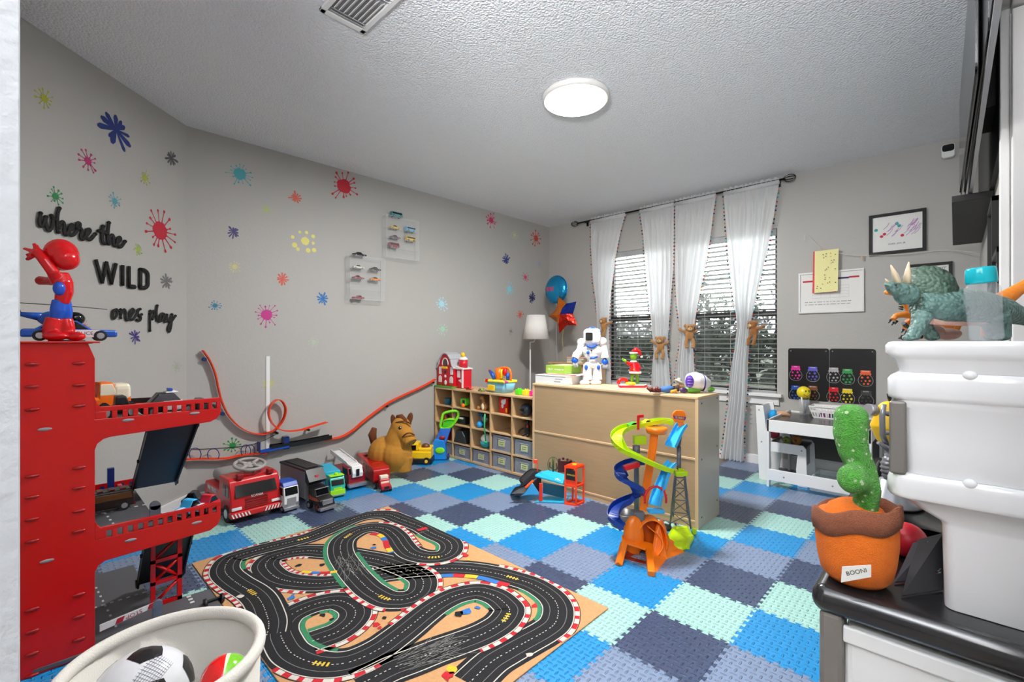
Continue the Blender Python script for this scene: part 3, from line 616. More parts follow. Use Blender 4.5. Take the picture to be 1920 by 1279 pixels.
# ================================================================ paint splat decals on the walls
DEC = {}
def dmat(rgb):
    k = 'decal_%d_%d_%d' % rgb
    return mat(k, rgb, 0.5)
WORDS = {}
def splat(px, py, rp, rgb, kind, where, desc, seed):
    rnd = random.Random(seed)
    if where == 'L': c = on(px, py, 0, XL); ux, n = Vector((0, 1, 0)), Vector((1, 0, 0))
    else: c = aw(px, py); ux, n = AWD * -1, AWN
    r = rp*((c-CAM).dot(Vector((-_s, _c, 0))))/F
    up = Vector((0, 0, 1)); b = MB().m(dmat(rgb)); o = c + n*0.0008
    layer = [0]
    def poly(pts): layer[0] += 1; q = o+n*0.00004*layer[0]; b.add([q+ux*x+up*y for x, y in pts], [tuple(range(len(pts)))], False)
    core = {'blob': 0.42, 'star': 0.12, 'small': 0.33, 'dots': 0.28}[kind]*r
    nn = 18; poly([(cos(2*pi*k/nn)*core*(1+0.13*rnd.uniform(-1, 1)), sin(2*pi*k/nn)*core*(1+0.13*rnd.uniform(-1, 1))) for k in range(nn)])
    m = {'blob': 15, 'star': 11, 'small': 11, 'dots': 9}[kind]
    for k in range(m):
        a = 2*pi*(k+rnd.uniform(-0.25, 0.25))/m; L = r*rnd.uniform(0.62, 1.05); wb = r*{'blob': 0.055, 'star': 0.12, 'small': 0.09, 'dots': 0.12}[kind]*rnd.uniform(0.7, 1.3); wn = wb*(0.45 if kind != 'star' else 0.35)
        s0 = core*0.7; ca, sa = cos(a), sin(a)
        prof = [(s0, wn*1.8), (s0+(L-s0)*0.3, wn*0.8), (L-2.6*wb, wn*0.7), (L-1.3*wb, wb), (L-0.4*wb, wb*0.9), (L, wb*0.3)]
        if kind == 'star': prof = [(s0*0.5, wn), (s0+(L-s0)*0.4, wb*0.75), (L-1.2*wb, wb), (L, wb*0.4)]
        pts = [(x*ca-w*sa, x*sa+w*ca) for x, w in prof] + [(x*ca+w*sa, x*sa-w*ca) for x, w in prof[::-1]]
        if kind == 'dots':
            d = L*0.85; q = rnd.uniform(0.10, 0.2)*r; poly([(d*ca+q*cos(2*pi*j/10), d*sa+q*sin(2*pi*j/10)) for j in range(10)])
        else: poly(pts)
    ob = b.build('paint_splat_decal'); tag(ob, desc, 'wall sticker', 'paint splat wall decals')
for k, a in enumerate([
    (83, 185, 20, (165, 168, 40), 'small', 'A', 'olive yellow paint splat decal, highest and leftmost on the angled wall'), (217, 243, 40, (28, 48, 120), 'star', 'A', 'large navy blue paint splat decal, upper middle of the angled wall'),
    (165, 302, 22, (170, 40, 100), 'small', 'A', 'magenta splat decal below and left of the large navy splat'), (321, 296, 17, (85, 85, 88), 'star', 'A', 'dark grey splat decal near the wall corner, upper right of angled wall'),
    (271, 333, 15, (165, 170, 60), 'small', 'A', 'small olive splat decal below the dark grey one on angled wall'), (104, 368, 18, (30, 125, 70), 'small', 'A', 'green splat decal just above the word where'),
    (215, 377, 16, (75, 150, 165), 'small', 'A', 'teal splat decal above the word the'), (300, 433, 41, (185, 30, 52), 'blob', 'A', 'large red paint splat decal right of the word the'),
    (259, 468, 12, (150, 180, 50), 'small', 'A', 'small lime green splat decal above the D of WILD'), (312, 528, 17, (110, 110, 110), 'star', 'A', 'grey splat decal right of the word WILD'),
    (253, 631, 15, (60, 48, 115), 'star', 'A', 'purple splat decal below the word ones'), (331, 688, 13, (160, 165, 150), 'small', 'A', 'faded grey green splat decal low on the angled wall'),
    (122, 548, 22, (150, 178, 178), 'dots', 'A', 'faded teal splat decal partly behind the red toy figure'), (158, 612, 12, (190, 90, 80), 'small', 'A', 'small faded red splat decal behind the police car bonnet'),
    (450, 326, 25, (65, 160, 170), 'blob', 'L', 'teal paint splat decal at the upper left of the long wall'), (645, 349, 31, (190, 18, 40), 'blob', 'L', 'large red paint splat decal high on the long wall'),
    (554, 371, 13, (205, 85, 60), 'star', 'L', 'orange red splat decal left of the large red one, high on long wall'), (500, 393, 11, (175, 190, 110), 'small', 'L', 'pale lime splat decal below the teal splat on long wall'),
    (438, 435, 13, (62, 50, 110), 'star', 'L', 'dark purple splat decal at the left of the long wall'), (572, 452, 27, (222, 214, 110), 'dots', 'L', 'pale yellow blotchy paint decal in the middle of the long wall'),
    (440, 500, 12, (205, 200, 130), 'small', 'L', 'pale yellow splat decal below the dark purple one'), (529, 523, 13, (205, 80, 60), 'star', 'L', 'orange red splat decal below the yellow blotchy decal'),
    (403, 573, 11, (30, 120, 150), 'small', 'L', 'small blue teal splat decal low at the left of the long wall'), (500, 590, 24, (190, 40, 130), 'blob', 'L', 'magenta paint splat decal low on the left of long wall'),
    (605, 560, 13, (30, 110, 180), 'star', 'L', 'bright blue splat decal left of the acrylic display case'), (588, 642, 11, (175, 190, 170), 'small', 'L', 'faded pale green splat decal above the loop of the orange track'),
    (921, 413, 16, (200, 50, 95), 'small', 'L', 'pink splat decal high near the far end of long wall'), (965, 441, 10, (190, 200, 150), 'small', 'L', 'faded lime splat decal between the pink and orange ones near the corner'),
    (1005, 447, 17, (205, 70, 50), 'small', 'L', 'orange red splat decal nearest the room corner, high up'), (949, 487, 12, (38, 50, 115), 'star', 'L', 'navy splat decal beneath the faded lime one'),
    (1011, 495, 8, (150, 165, 185), 'small', 'L', 'tiny pale blue splat decal by the room corner'), (985, 520, 10, (200, 60, 90), 'small', 'L', 'small pink splat decal above right of the light cyan one'),
    (955, 542, 15, (130, 205, 220), 'small', 'L', 'light cyan splat decal left of the balloons'), (998, 558, 12, (35, 40, 90), 'star', 'L', 'dark navy splat decal beside the round blue balloon'),
    (975, 590, 11, (210, 100, 75), 'small', 'L', 'orange splat decal just above the white lamp shade'), (828, 570, 17, (165, 215, 230), 'small', 'L', 'pale cyan splat decal above the toy barn'),
    (830, 617, 14, (165, 205, 180), 'small', 'L', 'pale green splat decal right above the toy barn'), (958, 621, 8, (130, 130, 135), 'small', 'L', 'small grey splat decal left of the lamp shade'),
    (503, 719, 12, (195, 195, 60), 'small', 'L', 'yellow splat decal on the white wall strip'), (436, 836, 17, (35, 135, 65), 'small', 'L', 'green splat decal above the lower orange track')]):
    splat(*a[:7], seed=100+k)
# ================================================================ black wooden lettering on the angled wall
LETB = mat('matte_black_letter', (13, 13, 14), 0.75)
def word(name, strokes, conv, rpx, lab, flat=False):
    b = MB().m(LETB)
    for st in strokes:
        pts = [conv(*p) for p in st]
        pts = [aw(x, y, 0.010) for x, y in pts]
        if not flat: pts = catmull(pts, 5)
        d = (pts[0]-CAM).dot(Vector((-_s, _c, 0))); r = rpx*d/F
        if flat:
            for p0, p1 in zip(pts, pts[1:]):
                e = (p1-p0).normalized()*r*0.5; b.tube([p0-e, p1+e], [r, r], 4, flat=(AWN, 0.7))
        else:
            b.tube(pts, r, 8, flat=(AWN, 0.55))
            for p in (pts[0], pts[-1]): b.ell(p, (r, r, r), 8, 6)
    o = b.build(name); tag(o, lab, 'wall lettering', 'black wooden wall lettering')
cA = lambda x, y: (60+x/10.105, 370+y/10.105); cB = lambda x, y: (160+x/7.524, 470+y/7.524)
word('word_sign', [[(165, 300), (145, 400), (145, 500), (170, 545), (215, 520), (245, 430), (262, 370)], [(262, 370), (265, 480), (285, 590), (325, 630), (370, 580), (392, 480), (395, 390), (370, 345)], [(392, 400), (450, 430)],
    [(520, 205), (490, 300), (480, 450), (485, 600), (500, 660)], [(500, 580), (540, 490), (590, 465), (615, 520), (610, 620), (625, 695), (650, 710), (700, 640), (770, 590), (780, 530), (740, 525), (705, 600), (710, 690), (760, 718), (820, 680), (870, 590)],
    [(860, 600), (850, 530), (870, 490), (910, 500), (910, 560), (940, 610), (945, 650), (925, 730), (935, 785), (970, 790), (1030, 730), (1095, 650), (1095, 610), (1050, 620), (1030, 700), (1040, 770), (1085, 800), (1130, 780), (1200, 695)]], cA, 3.5, 'black script word where on the angled wall above the red toy figure')
word('word_sign', [[(1350, 545), (1335, 640), (1330, 760), (1345, 860), (1375, 880)], [(1265, 635), (1340, 650), (1430, 690)], [(1460, 480), (1445, 600), (1435, 760), (1450, 885)], [(1450, 820), (1490, 735), (1535, 720), (1545, 790), (1545, 880), (1575, 920), (1640, 850), (1680, 800), (1670, 760), (1630, 780), (1615, 860), (1640, 930), (1690, 935), (1730, 890), (1765, 835)]], cA, 3.3, 'black script word the on the angled wall')
word('letter_sign', [[(155, 140), (240, 445)], [(240, 445), (302, 170)], [(302, 170), (370, 460)], [(370, 460), (432, 195)]], cB, 4.0, 'black capital letter W starting the word WILD', True)
word('letter_sign', [[(530, 220), (530, 480)]], cB, 4.0, 'black capital letter I, second of the word WILD', True)
word('letter_sign', [[(620, 235), (620, 495)], [(620, 502), (695, 512)]], cB, 4.0, 'black capital letter L, third of the word WILD', True)
word('letter_sign', [[(780, 268), (780, 515)], [(780, 520), (845, 524), (880, 490), (884, 420), (882, 330), (850, 285), (780, 268)]], cB, 3.8, 'black capital letter D ending the word WILD')
word('word_sign', [[(440, 830), (398, 850), (385, 930), (408, 958), (440, 920), (450, 860), (430, 832), (470, 850)], [(500, 830), (500, 950)], [(500, 900), (540, 835), (568, 850), (573, 950), (600, 980), (655, 910), (688, 850), (668, 822), (632, 865), (628, 950), (670, 972), (725, 900), (760, 828)], [(775, 825), (740, 840), (745, 900), (785, 935), (770, 985), (728, 975)], [(770, 930), (795, 900)]], cB, 2.5, 'black script word ones on the angled wall under WILD')
word('word_sign', [[(920, 850), (912, 1000), (912, 1130)], [(915, 890), (960, 852), (975, 900), (945, 968)], [(1015, 775), (1005, 860), (1012, 970), (1045, 1000), (1060, 930), (1100, 890), (1065, 900), (1050, 975), (1080, 988), (1105, 930), (1110, 895)], [(1108, 900), (1112, 980), (1140, 1000), (1152, 905)], [(1152, 905), (1160, 985), (1195, 985), (1220, 900)], [(1222, 900), (1215, 1040), (1190, 1140), (1170, 1115), (1185, 1050), (1235, 975), (1272, 920)]], cB, 2.5, 'black script word play at the right end of the lettering')
# ================================================================ orange race track fixed to the long wall
ORT = P('track_orange_plastic', 225, 62, 12, rough=0.3)
def wall_track(px, offs, material, lip=0.006, w=0.04, n=6):
    pts = []
    m_ = len(px)
    for i, (x, y) in enumerate(px):
        o_ = offs if isinstance(offs, (int, float)) else offs[0]+(offs[1]-offs[0])*min(1, max(0, (i-offs[2])/max(1, offs[3]-offs[2])))
        pts.append(on(x, y, 0, XL+o_+w/2))
    pts = catmull(pts, n); b = MB().m(material, True); ring = []
    for i, p in enumerate(pts):
        t = pts[min(i+1, len(pts)-1)]-pts[max(i-1, 0)]; t.x = 0; t.normalize(); nn = Vector((0, -t.z, t.y))
        X = Vector((1, 0, 0)); h = w/2
        ring.append([p+X*a+nn*c for a, c in ((-h, -0.001), (h, -0.001), (h, lip), (h-0.003, lip), (h-0.003, 0.0015), (-h+0.003, 0.0015), (-h+0.003, lip), (-h, lip))])
    b.loft(ring, True, False); return b
def clip(px, py, parent, off=0.02, material=None, r=0.012):
    c = on(px, py, 0, XL+off); b = MB().m(material or NAVY); b.cyl((XL+0.001, c.y, c.z), (XL+off+0.014, c.y, c.z), r, seg=14); return b.build('wall_clip', parent)
TRA = [(379, 657), (392, 676), (402.5, 700), (408, 726), (415.5, 754.6), (428.5, 780.6), (449, 801.5), (470, 812), (491, 815), (509, 810.6), (520, 803), (532, 786), (536, 767), (530, 753), (519, 749), (508, 758), (503, 775), (508, 792), (522, 805), (540.5, 809), (564, 806.7), (587, 800), (613, 792)]
t = thing('toy_track', 'orange toy car track on the long wall with a vertical loop', 'toy track', (XL, -0.6, 0.8)); t0_ = t
def to_local(o, par):
    o.location = -Vector(par.location)
o = wall_track(TRA, (0.01, 0.07, 9, 19), ORT).build('track_strip', t); to_local(o, t)
for (x, y) in ((383, 674), (417, 776)): to_local(clip(x, y, t), t)
for (x, y) in ((519, 812), (578, 806)): to_local(clip(x, y, t, 0.05, BLACK, 0.009), t)
t = thing('toy_track', 'orange toy car track sweeping down the long wall toward the black ramp', 'toy track', (XL, 0.3, 0.6))
o = wall_track([(608, 826), (639.5, 819.7), (663, 806.7), (681, 791), (704.6, 772.8), (730.6, 754.6), (756.7, 741.6), (782.7, 729.8), (803.5, 719.4), (817, 711)], 0.01, ORT).build('track_strip', t); to_local(o, t)
for (x, y) in ((725, 762), (812, 717)): to_local(clip(x, y, t, 0.03, BLACK, 0.009), t)
t = thing('toy_track', 'low orange toy car track with blue hoops behind the fire truck', 'toy track', (XL, -0.8, 0.4))
o = wall_track([(330, 862), (349, 862), (376.5, 861), (405, 861), (426, 860), (449, 855), (475.4, 851.5), (499, 851)], 0.02, ORT).build('track_strip', t); to_local(o, t)
for (cx_, cy_, rx) in ((366, 852, 11), (400, 853, 11), (461, 846, 9), (469, 846, 9)):
    b = MB().m(NAVY, True); pts = [on(cx_+rx*cos(a), cy_-12*sin(a), 0, XL+0.045) for a in [rad(-40+k*260/14) for k in range(15)]]; b.tube(pts, 0.0028, 6); to_local(b.build('hoop', t), t)
t = thing('toy_ramp', 'black toy launch ramp with blue catcher on the long wall', 'toy track', (XL, -0.3, 0.4))
o = wall_track([(508, 842), (560, 834), (620, 822)], 0.01, BLACK, lip=0.03, w=0.055).build('ramp_channel', t); to_local(o, t)
o = wall_track([(487, 849), (505, 845), (540, 838)], 0.02, BLUE, lip=0.012, w=0.05).build('blue_deck', t); to_local(o, t)
for (x, y0, y1) in ((486.5, 829, 848), (537, 819, 842)):
    a, b_ = on(x, y0, 0, XL+0.05), on(x, y1, 0, XL+0.05); bb = MB().m(NAVY); bb.box(XL+0.01, XL+0.06, a.y-0.004 if x < 500 else a.y-0.018, a.y+0.004 if x < 500 else a.y+0.018, b_.z, a.z); to_local(bb.build('catch_fin', t), t)
b = MB().m(BLACK, True); b.tube(catmull([on(x, y, 0, XL+0.006) for x, y in ((340, 838), (366, 842), (400, 841), (440, 838), (470, 834), (496, 825), (510, 818), (520, 813))], 4), 0.002, 5); tag(b.build('cable'), 'thin black cable drooping along the long wall behind the track', 'cable')
b = MB().m(TRIMW); a = on(502, 668, 0, XL); c = on(502, 845, 0, XL); b.box(XL, XL+0.006, a.y-0.013, a.y+0.013, c.z, a.z); tag(b.build('cable_cover'), 'vertical white cable cover strip on the long wall behind the loop', 'cable cover')
# ================================================================ toy cars
def car(L, W, H, body, style='sedan', win=None, wheel=None, hub=None, wr=None, name='toy_car', trim=None):
    """toy car, length along local +x (front), origin at the ground in its middle"""
    win = win or DARKGLASS; wheel = wheel or RUBBER; hub = hub or SILVER; wr = wr or H*0.22
    t = bpy.data.objects.new(name, None); col.objects.link(t); t.empty_display_size = 0.02
    h0 = wr*0.75; hb = H*0.58
    P_ = {'sedan': ([(-.5, h0), (.5, h0), (.5, hb*.85), (.47, hb*.95), (.22, hb), (.06, H), (-.2, H), (-.36, hb*1.02), (-.49, hb)], [(.19, hb*1.0), (.05, H*.96), (-.19, H*.96), (-.33, hb*1.02)]),
          'sports': ([(-.5, h0), (.5, h0), (.5, hb*.7), (.35, hb*.9), (.15, hb), (0, H), (-.2, H), (-.4, hb*1.05), (-.5, hb)], [(.13, hb), (-.0, H*.95), (-.2, H*.95), (-.36, hb*1.05)]),
          'bus': ([(-.5, h0), (.5, h0), (.5, H*.5), (.46, H*.93), (.43, H), (-.47, H), (-.5, H*.95)], [(.455, H*.55), (.43, H*.88), (-.46, H*.88), (-.46, H*.55)]),
          'pickup': ([(-.5, h0), (.5, h0), (.5, hb), (.28, hb*1.05), (.17, H), (-.08, H), (-.1, hb), (-.5, hb)], [(.25, hb*1.05), (.155, H*.95), (-.06, H*.95), (-.07, hb*1.05)])}[style]
    b = MB().m(body); b.prism([(x*L, z) for x, z in P_[0]], -W/2, W/2, 'xz'); bo = b.build('body', t, bevel=min(W, H)*0.09, bseg=2)
    b = MB().m(win); b.prism([(x*L, z) for x, z in P_[1]], -W/2-W*0.008, W/2+W*0.008, 'xz'); b.build('windows', bo, bevel=min(W, H)*0.03)
    for sx in (-.31, .31):
        for sy in (-1, 1):
            b = MB().m(wheel, True); b.cyl((sx*L, sy*W*.36, wr), (sx*L, sy*W*.52, wr), wr, seg=14)
            b.m(hub); b.cyl((sx*L, sy*W*.52, wr), (sx*L, sy*W*.535, wr), wr*.6, wr*.55, seg=10); b.build('wheel', t)
    if trim:
        b = MB().m(trim)
        if style == 'bus':
            for k in range(4): b.box((-.35+.2*k)*L, (-.25+.2*k)*L, -W*.3, W*.3, H, H*1.04)
        else: b.box(-.52*L, .52*L, -W*.12, W*.12, hb*.98, hb*1.005)
        b.box(.49*L, .51*L, -W*.45, W*.45, h0, h0+H*.1); b.build('trim', bo)
    return t
def place(t, loc, rz, label, cat, group=None, rot=None):
    t.location = loc; t.rotation_euler = rot if rot else (0, 0, rz); tag(t, label, cat, group); return t
# acrylic wall cases
ACR = mat('clear_acrylic', (238, 242, 244), 0.05, alpha=0.06); ACE = mat('acrylic_edge', (228, 234, 236), 0.2, alpha=0.6)
def case(px0, py0, px1, py1, lab, dep=0.075):
    a = on(px0, py0, 0, XL+dep); c = on(px1, py1, 0, XL+dep); y0, y1, z1, z0 = a.y, c.y, a.z, c.z
    z1 = on(px0, py0, 0, XL+dep).z; z0 = z1-0.40 if False else on(px0, py1, 0, XL+dep).z
    t = thing('display_case', lab, 'display case', (XL, (y0+y1)/2, z0)); w = (y1-y0)/2; h = z1-z0
    b = MB().m(ACR); b.box(dep-0.002, dep, -w, w, 0, h); b.build('front_panel', t); b = MB().m(ACR); b.box(0.001, 0.003, -w, w, 0, h); b.build('back_panel', t)
    for y in (-w, w-0.002): b = MB().m(ACR); b.box(0.001, dep, y, y+0.002, 0, h); b.build('side_panel', t)
    zs = [0, h*.23, h*.46, h*.70, h-0.002]
    for z in zs: b = MB().m(ACR); b.box(0.001, dep, -w, w, z, z+0.002); b.build('shelf', t)
    b = MB().m(ACE)
    for y in (-w, w):
        b.cbox((dep, y, h/2), (0.002, 0.002, h)); b.cbox((0.002, y, h/2), (0.002, 0.002, h))
    for z in (0, h): b.cbox((dep, 0, z), (0.002, 2*w, 0.002)); b.cbox((0.002, 0, z), (0.002, 2*w, 0.002))
    for z in zs[1:-1]: b.cbox((dep, 0, z), (0.0015, 2*w, 0.0015))
    b.build('edges', t); return t, y0, y1, z0, h, zs
SC = [P('diecast_red', 150, 20, 35), P('diecast_black', 20, 20, 22), P('diecast_yellow', 225, 185, 40), P('diecast_cream', 225, 222, 205), P('diecast_orange', 235, 140, 25), P('diecast_lightblue', 120, 190, 225), P('diecast_brown', 95, 65, 72), P('diecast_green', 90, 150, 150)]
CREAMROOF = P('cream_roof', 235, 230, 225)
def in_case(cs, sh, fy, ci, style, lab, L=0.07, trim=None, top=False):
    t_, y0, y1, z0, h, zs = cs
    z = z0+h+0.0005 if top else z0+zs[sh]+0.0022
    H_ = min(0.036 if style in ('bus',) else 0.024, 0.05)
    L = L*1.4; H_ = H_*1.35; c = car(L, 0.04, H_, SC[ci], style, name='diecast_car', trim=trim); place(c, (XL+0.04, y0+(y1-y0)*fy, z), pi/2, lab, 'toy car', 'diecast cars in the wall cases')
c1 = case(657, 477, 722, 560, 'left acrylic wall case with toy cars, lower of the two'); c2 = case(725, 402, 786, 480, 'right acrylic wall case with toy cars, higher of the two')
in_case(c1, 0, .27, 0, 'pickup', 'dark red toy truck on the bottom shelf of the left case'); in_case(c1, 2, .27, 0, 'sports', 'dark red toy sports car, middle shelf of the left case'); in_case(c1, 2, .76, 4, 'sedan', 'orange toy car in the left case', trim=BLACK)
in_case(c1, 3, .27, 3, 'sedan', 'cream toy car on the top shelf of the left case'); in_case(c1, 3, .76, 1, 'sedan', 'black toy car inside the left case'); in_case(c1, 0, .3, 1, 'sedan', 'black and red toy car standing on top of the left case', top=True, L=0.085)
in_case(c2, 3, .3, 2, 'sedan', 'yellow toy car on the top shelf of the right case'); in_case(c2, 3, .78, 5, 'bus', 'light blue toy bus in the right case', trim=CREAMROOF); in_case(c2, 2, .3, 6, 'sedan', 'brown toy car in the right case')
in_case(c2, 2, .78, 2, 'bus', 'yellow toy bus in the right case', trim=BLACK); in_case(c2, 1, .27, 0, 'bus', 'dark red toy bus with white roof in the right case', trim=CREAMROOF); in_case(c2, 0, .35, 7, 'bus', 'blue green toy camper van standing on top of the right case', top=True, L=0.08, trim=PURPLE)
# ================================================================ curtains, rod, plush tiebacks
ROD = mat('black_iron_rod', (28, 26, 26), 0.4, 0.6); CY_ = YB-0.085
t = thing('curtain_rod', 'black curtain rod with cage finials along the window wall', 'curtain rod', (-0.3, CY_, 2.478))
b = MB().m(ROD, True); b.cyl((-1.08, 0, 0), (1.05, 0, 0), 0.009, seg=12); b.build('rod', t)
for s_, x in ((-1, -1.13), (1, 1.10)):
    b = MB().m(ROD, True)
    for k in range(4):
        a0 = k*pi/4; b.tube([(x+0.045*cos(u), 0.03*sin(u)*cos(a0), 0.03*sin(u)*sin(a0)) for u in [2*pi*j/14 for j in range(14)]], 0.0025, 5, closed=True)
    b.ell((x-s_*0.045, 0, 0), 0.012, 8, 6); b.build('finial', t)
for x in (-1.0, -0.02, 1.0): b = MB().m(ROD); b.cyl((x, 0, 0), (x, 0.083, 0), 0.006, seg=8); b.box(x-0.012, x+0.012, 0.075, 0.084, -0.035, 0.02); b.build('bracket', t)
SHEER = mat('white_curtain_voile', (246, 247, 248), 0.8)
nt = SHEER.node_tree; bs = nt.nodes['Principled BSDF']; tr = nt.nodes.new('ShaderNodeBsdfTranslucent'); tr.inputs[0].default_value = (0.95, 0.96, 0.97, 1); mx = nt.nodes.new('ShaderNodeMixShader'); mx.inputs[0].default_value = 0.5
nt.links.new(bs.outputs[0], mx.inputs[1]); nt.links.new(tr.outputs[0], mx.inputs[2]); nt.links.new(mx.outputs[0], nt.nodes['Material Output'].inputs[0])
POM = [P('pom_navy', 35, 40, 90, rough=0.9), P('pom_red', 190, 50, 60, rough=0.9), P('pom_teal', 60, 140, 150, rough=0.9), P('pom_pink', 215, 140, 140, rough=0.9), P('pom_dark', 40, 40, 45, rough=0.9), P('pom_orange', 215, 130, 60, rough=0.9)]
def curtain(Lp, Rp, lab, seed):
    """Lp, Rp: edge points in the photograph, top to bottom, on the plane of the rod"""
    L3 = [on(x, y, 1, CY_) for x, y in Lp]; R3 = [on(x, y, 1, CY_) for x, y in Rp]
    def xz(P3, z):
        if z >= P3[0].z: return P3[0].x
        for a, b_ in zip(P3, P3[1:]):
            if b_.z <= z <= a.z: u = (a.z-z)/(a.z-b_.z); return a.x+(b_.x-a.x)*u
        return P3[-1].x
    ztop, zbot = 2.505, 0.012; NZ, NX = 70, 72; nf = 6; vs = []
    wmax = xz(R3, ztop)-xz(L3, ztop)
    rnd = random.Random(seed); ph = [rnd.uniform(-0.5, 0.5) for _ in range(nf*2+2)]
    rows = []
    for k in range(NZ+1):
        z = ztop+(zbot-ztop)*k/NZ; zz = min(max(z, L3[-1].z), L3[0].z)
        xl, xr = xz(L3, zz), xz(R3, zz); w = xr-xl; row = []
        amp = 0.012+0.022*(1-w/wmax)+0.012*(k/NZ); amp *= min(1, 0.35+k/8)
        for i in range(NX+1):
            u = i/NX; uu = u+0.02*sin(6*z+u*9); f = uu*nf*2*pi
            y = amp*sin(f)+amp*0.35*sin(1.7*f+1.5*z)
            if k < 5: y = 0.008*sin(f*2.3)+ (0.013 if True else 0)*(1 if i % 2 else -1)*0.4
            row.append(Vector((xl+w*u, CY_+y, z+(0.006*sin(f*1.7) if k == 0 else 0))))
        rows.append(row)
    t = thing('curtain', lab, 'curtain', (rows[0][0].x, CY_, 0), group='white tied back curtains'); org = Vector(t.location)
    b = MB().m(SHEER, True); b.loft([[p-org for p in r_] for r_ in rows], False, True, closed=False); b.build('cloth_panel', t)
    b = MB().m(SHEER, True); b.tube([rows[1][0]-org+Vector((0, 0.0, -0.01)), rows[1][-1]-org+Vector((0, 0.0, -0.01))], 0.02, 10); b.build('rod_pocket', t)
    for nm, idx in (('left', 0), ('right', -1)):
        b = MB(); dacc = 0
        sgn = -1 if idx == 0 else 1
        k = 2; kk = 0
        while k < NZ:
            p = rows[k][idx]-org; b.m(POM[(kk*5+seed+kk//3) % 6], True); b.ell(p+Vector((sgn*0.010, -0.004, 0)), 0.0075, 7, 5); k += 1; kk += 1
            p2 = (rows[k-1][idx].lerp(rows[min(k, NZ)][idx], 0.5))-org; 
        b.m(SHEER); b.tube([r_[idx]-org for r_ in rows[1:]], 0.002, 4); b.build('pompom_trim', t)
    return t
curtain([(1108, 405), (1108, 460), (1113, 530), (1118, 580), (1121, 612), (1116, 650), (1110, 700), (1106, 760), (1104, 860)], [(1173, 400), (1163, 440), (1152, 490), (1146, 550), (1142, 612), (1142, 650), (1144, 700), (1146, 760), (1148, 860)], 'white curtain at the far left, tied back behind the robot', 1)
curtain([(1200, 395), (1206, 440), (1211, 500), (1217, 580), (1226, 655), (1225, 690), (1222, 740), (1216, 860)], [(1264, 383), (1264, 440), (1262, 500), (1257, 580), (1250, 655), (1254, 700), (1258, 740), (1262, 860)], 'white curtain second from the left, tied back above the green toy figure', 2)
curtain([(1266, 382), (1266, 440), (1266, 500), (1268, 570), (1276, 632), (1270, 690), (1266, 740), (1262, 860)], [(1343, 362), (1334, 430), (1322, 500), (1309, 570), (1298, 632), (1300, 690), (1304, 740), (1308, 860)], 'white curtain third from the left, between the two windows', 3)
curtain([(1357, 362), (1362, 430), (1368, 500), (1376, 570), (1382, 615), (1374, 680), (1366, 750), (1358, 800), (1350, 868)], [(1462, 336), (1452, 400), (1440, 460), (1422, 540), (1406, 615), (1401, 680), (1399, 750), (1396, 800), (1393, 868)], 'white curtain at the far right with a monkey tieback', 4)
def plush(px, py, s_, kind, lab, off, rz=0):
    """small plush animal that clasps the curtain: body hanging down, head, ears, limbs"""
    PL = mat('plush_tan_fur' if kind == 'lion' else 'plush_brown_fur', (196, 140, 78) if kind == 'lion' else (168, 108, 52), 1.0, noise_amt=0.2, nscale=60, bump=0.8, bscale=400, sheen=0.4)
    LT = mat('plush_cream_fur', (225, 190, 140), 1.0, bump=0.6, bscale=400)
    c = on(px, py, 1, CY_-off); t = thing('plush_tieback', lab, 'stuffed toy', tuple(c), rz, group='plush animal curtain tiebacks')
    b = MB().m(PL, True); b.ell((0, 0, 0), (0.033*s_, 0.03*s_, 0.045*s_)); b.ell((0.0, -0.012*s_, 0.055*s_), (0.034*s_, 0.032*s_, 0.032*s_))
    for sx in (-1, 1): b.tube([(sx*0.02*s_, -0.005, -0.03*s_), (sx*0.03*s_, -0.02*s_, -0.06*s_), (sx*0.022*s_, -0.03*s_, -0.105*s_)], [0.014*s_, 0.013*s_, 0.015*s_], 8)
    b.tube([(0.02*s_, 0, 0.02*s_), (0.055*s_, 0.02*s_, 0.03*s_), (0.05*s_, 0.055*s_, 0.045*s_)], [0.012*s_, 0.011*s_, 0.012*s_], 8); b.tube([(-0.02*s_, 0, 0.02*s_), (-0.055*s_, 0.0*s_, 0.035*s_), (-0.08*s_, 0.02*s_, 0.05*s_)], [0.012*s_, 0.011*s_, 0.013*s_], 8)
    b.build('body', t, remesh=0.004*s_, smit=2)
    b = MB().m(LT, True); b.ell((0, -0.04*s_, 0.045*s_), (0.018*s_, 0.013*s_, 0.014*s_)); b.build('muzzle', t)
    b = MB().m(PL, True); 
    for sx in (-1, 1): b.ell((sx*0.034*s_, -0.005, 0.072*s_), (0.013*s_, 0.006*s_, 0.013*s_))
    b.build('ears', t)
    b = MB().m(BLACK, True)
    for sx in (-1, 1): b.ell((sx*0.012*s_, -0.042*s_, 0.064*s_), 0.0035*s_, 8, 6)
    b.ell((0, -0.053*s_, 0.05*s_), 0.004*s_, 8, 6); b.build('eyes_and_nose', t)
plush(1133, 612, 1.15, 'lion', 'tan plush animal clasping the far left curtain above the robot', 0.05, -0.4)
plush(1238, 650, 1.2, 'lion', 'tan plush lion hanging on the second curtain', 0.05, 0.2)
plush(1293, 628, 1.2, 'lion', 'tan plush lion hanging on the third curtain, paws out', 0.05, 0.5)
plush(1413, 622, 1.15, 'monkey', 'brown plush monkey clasping the far right curtain', 0.03, -0.5)
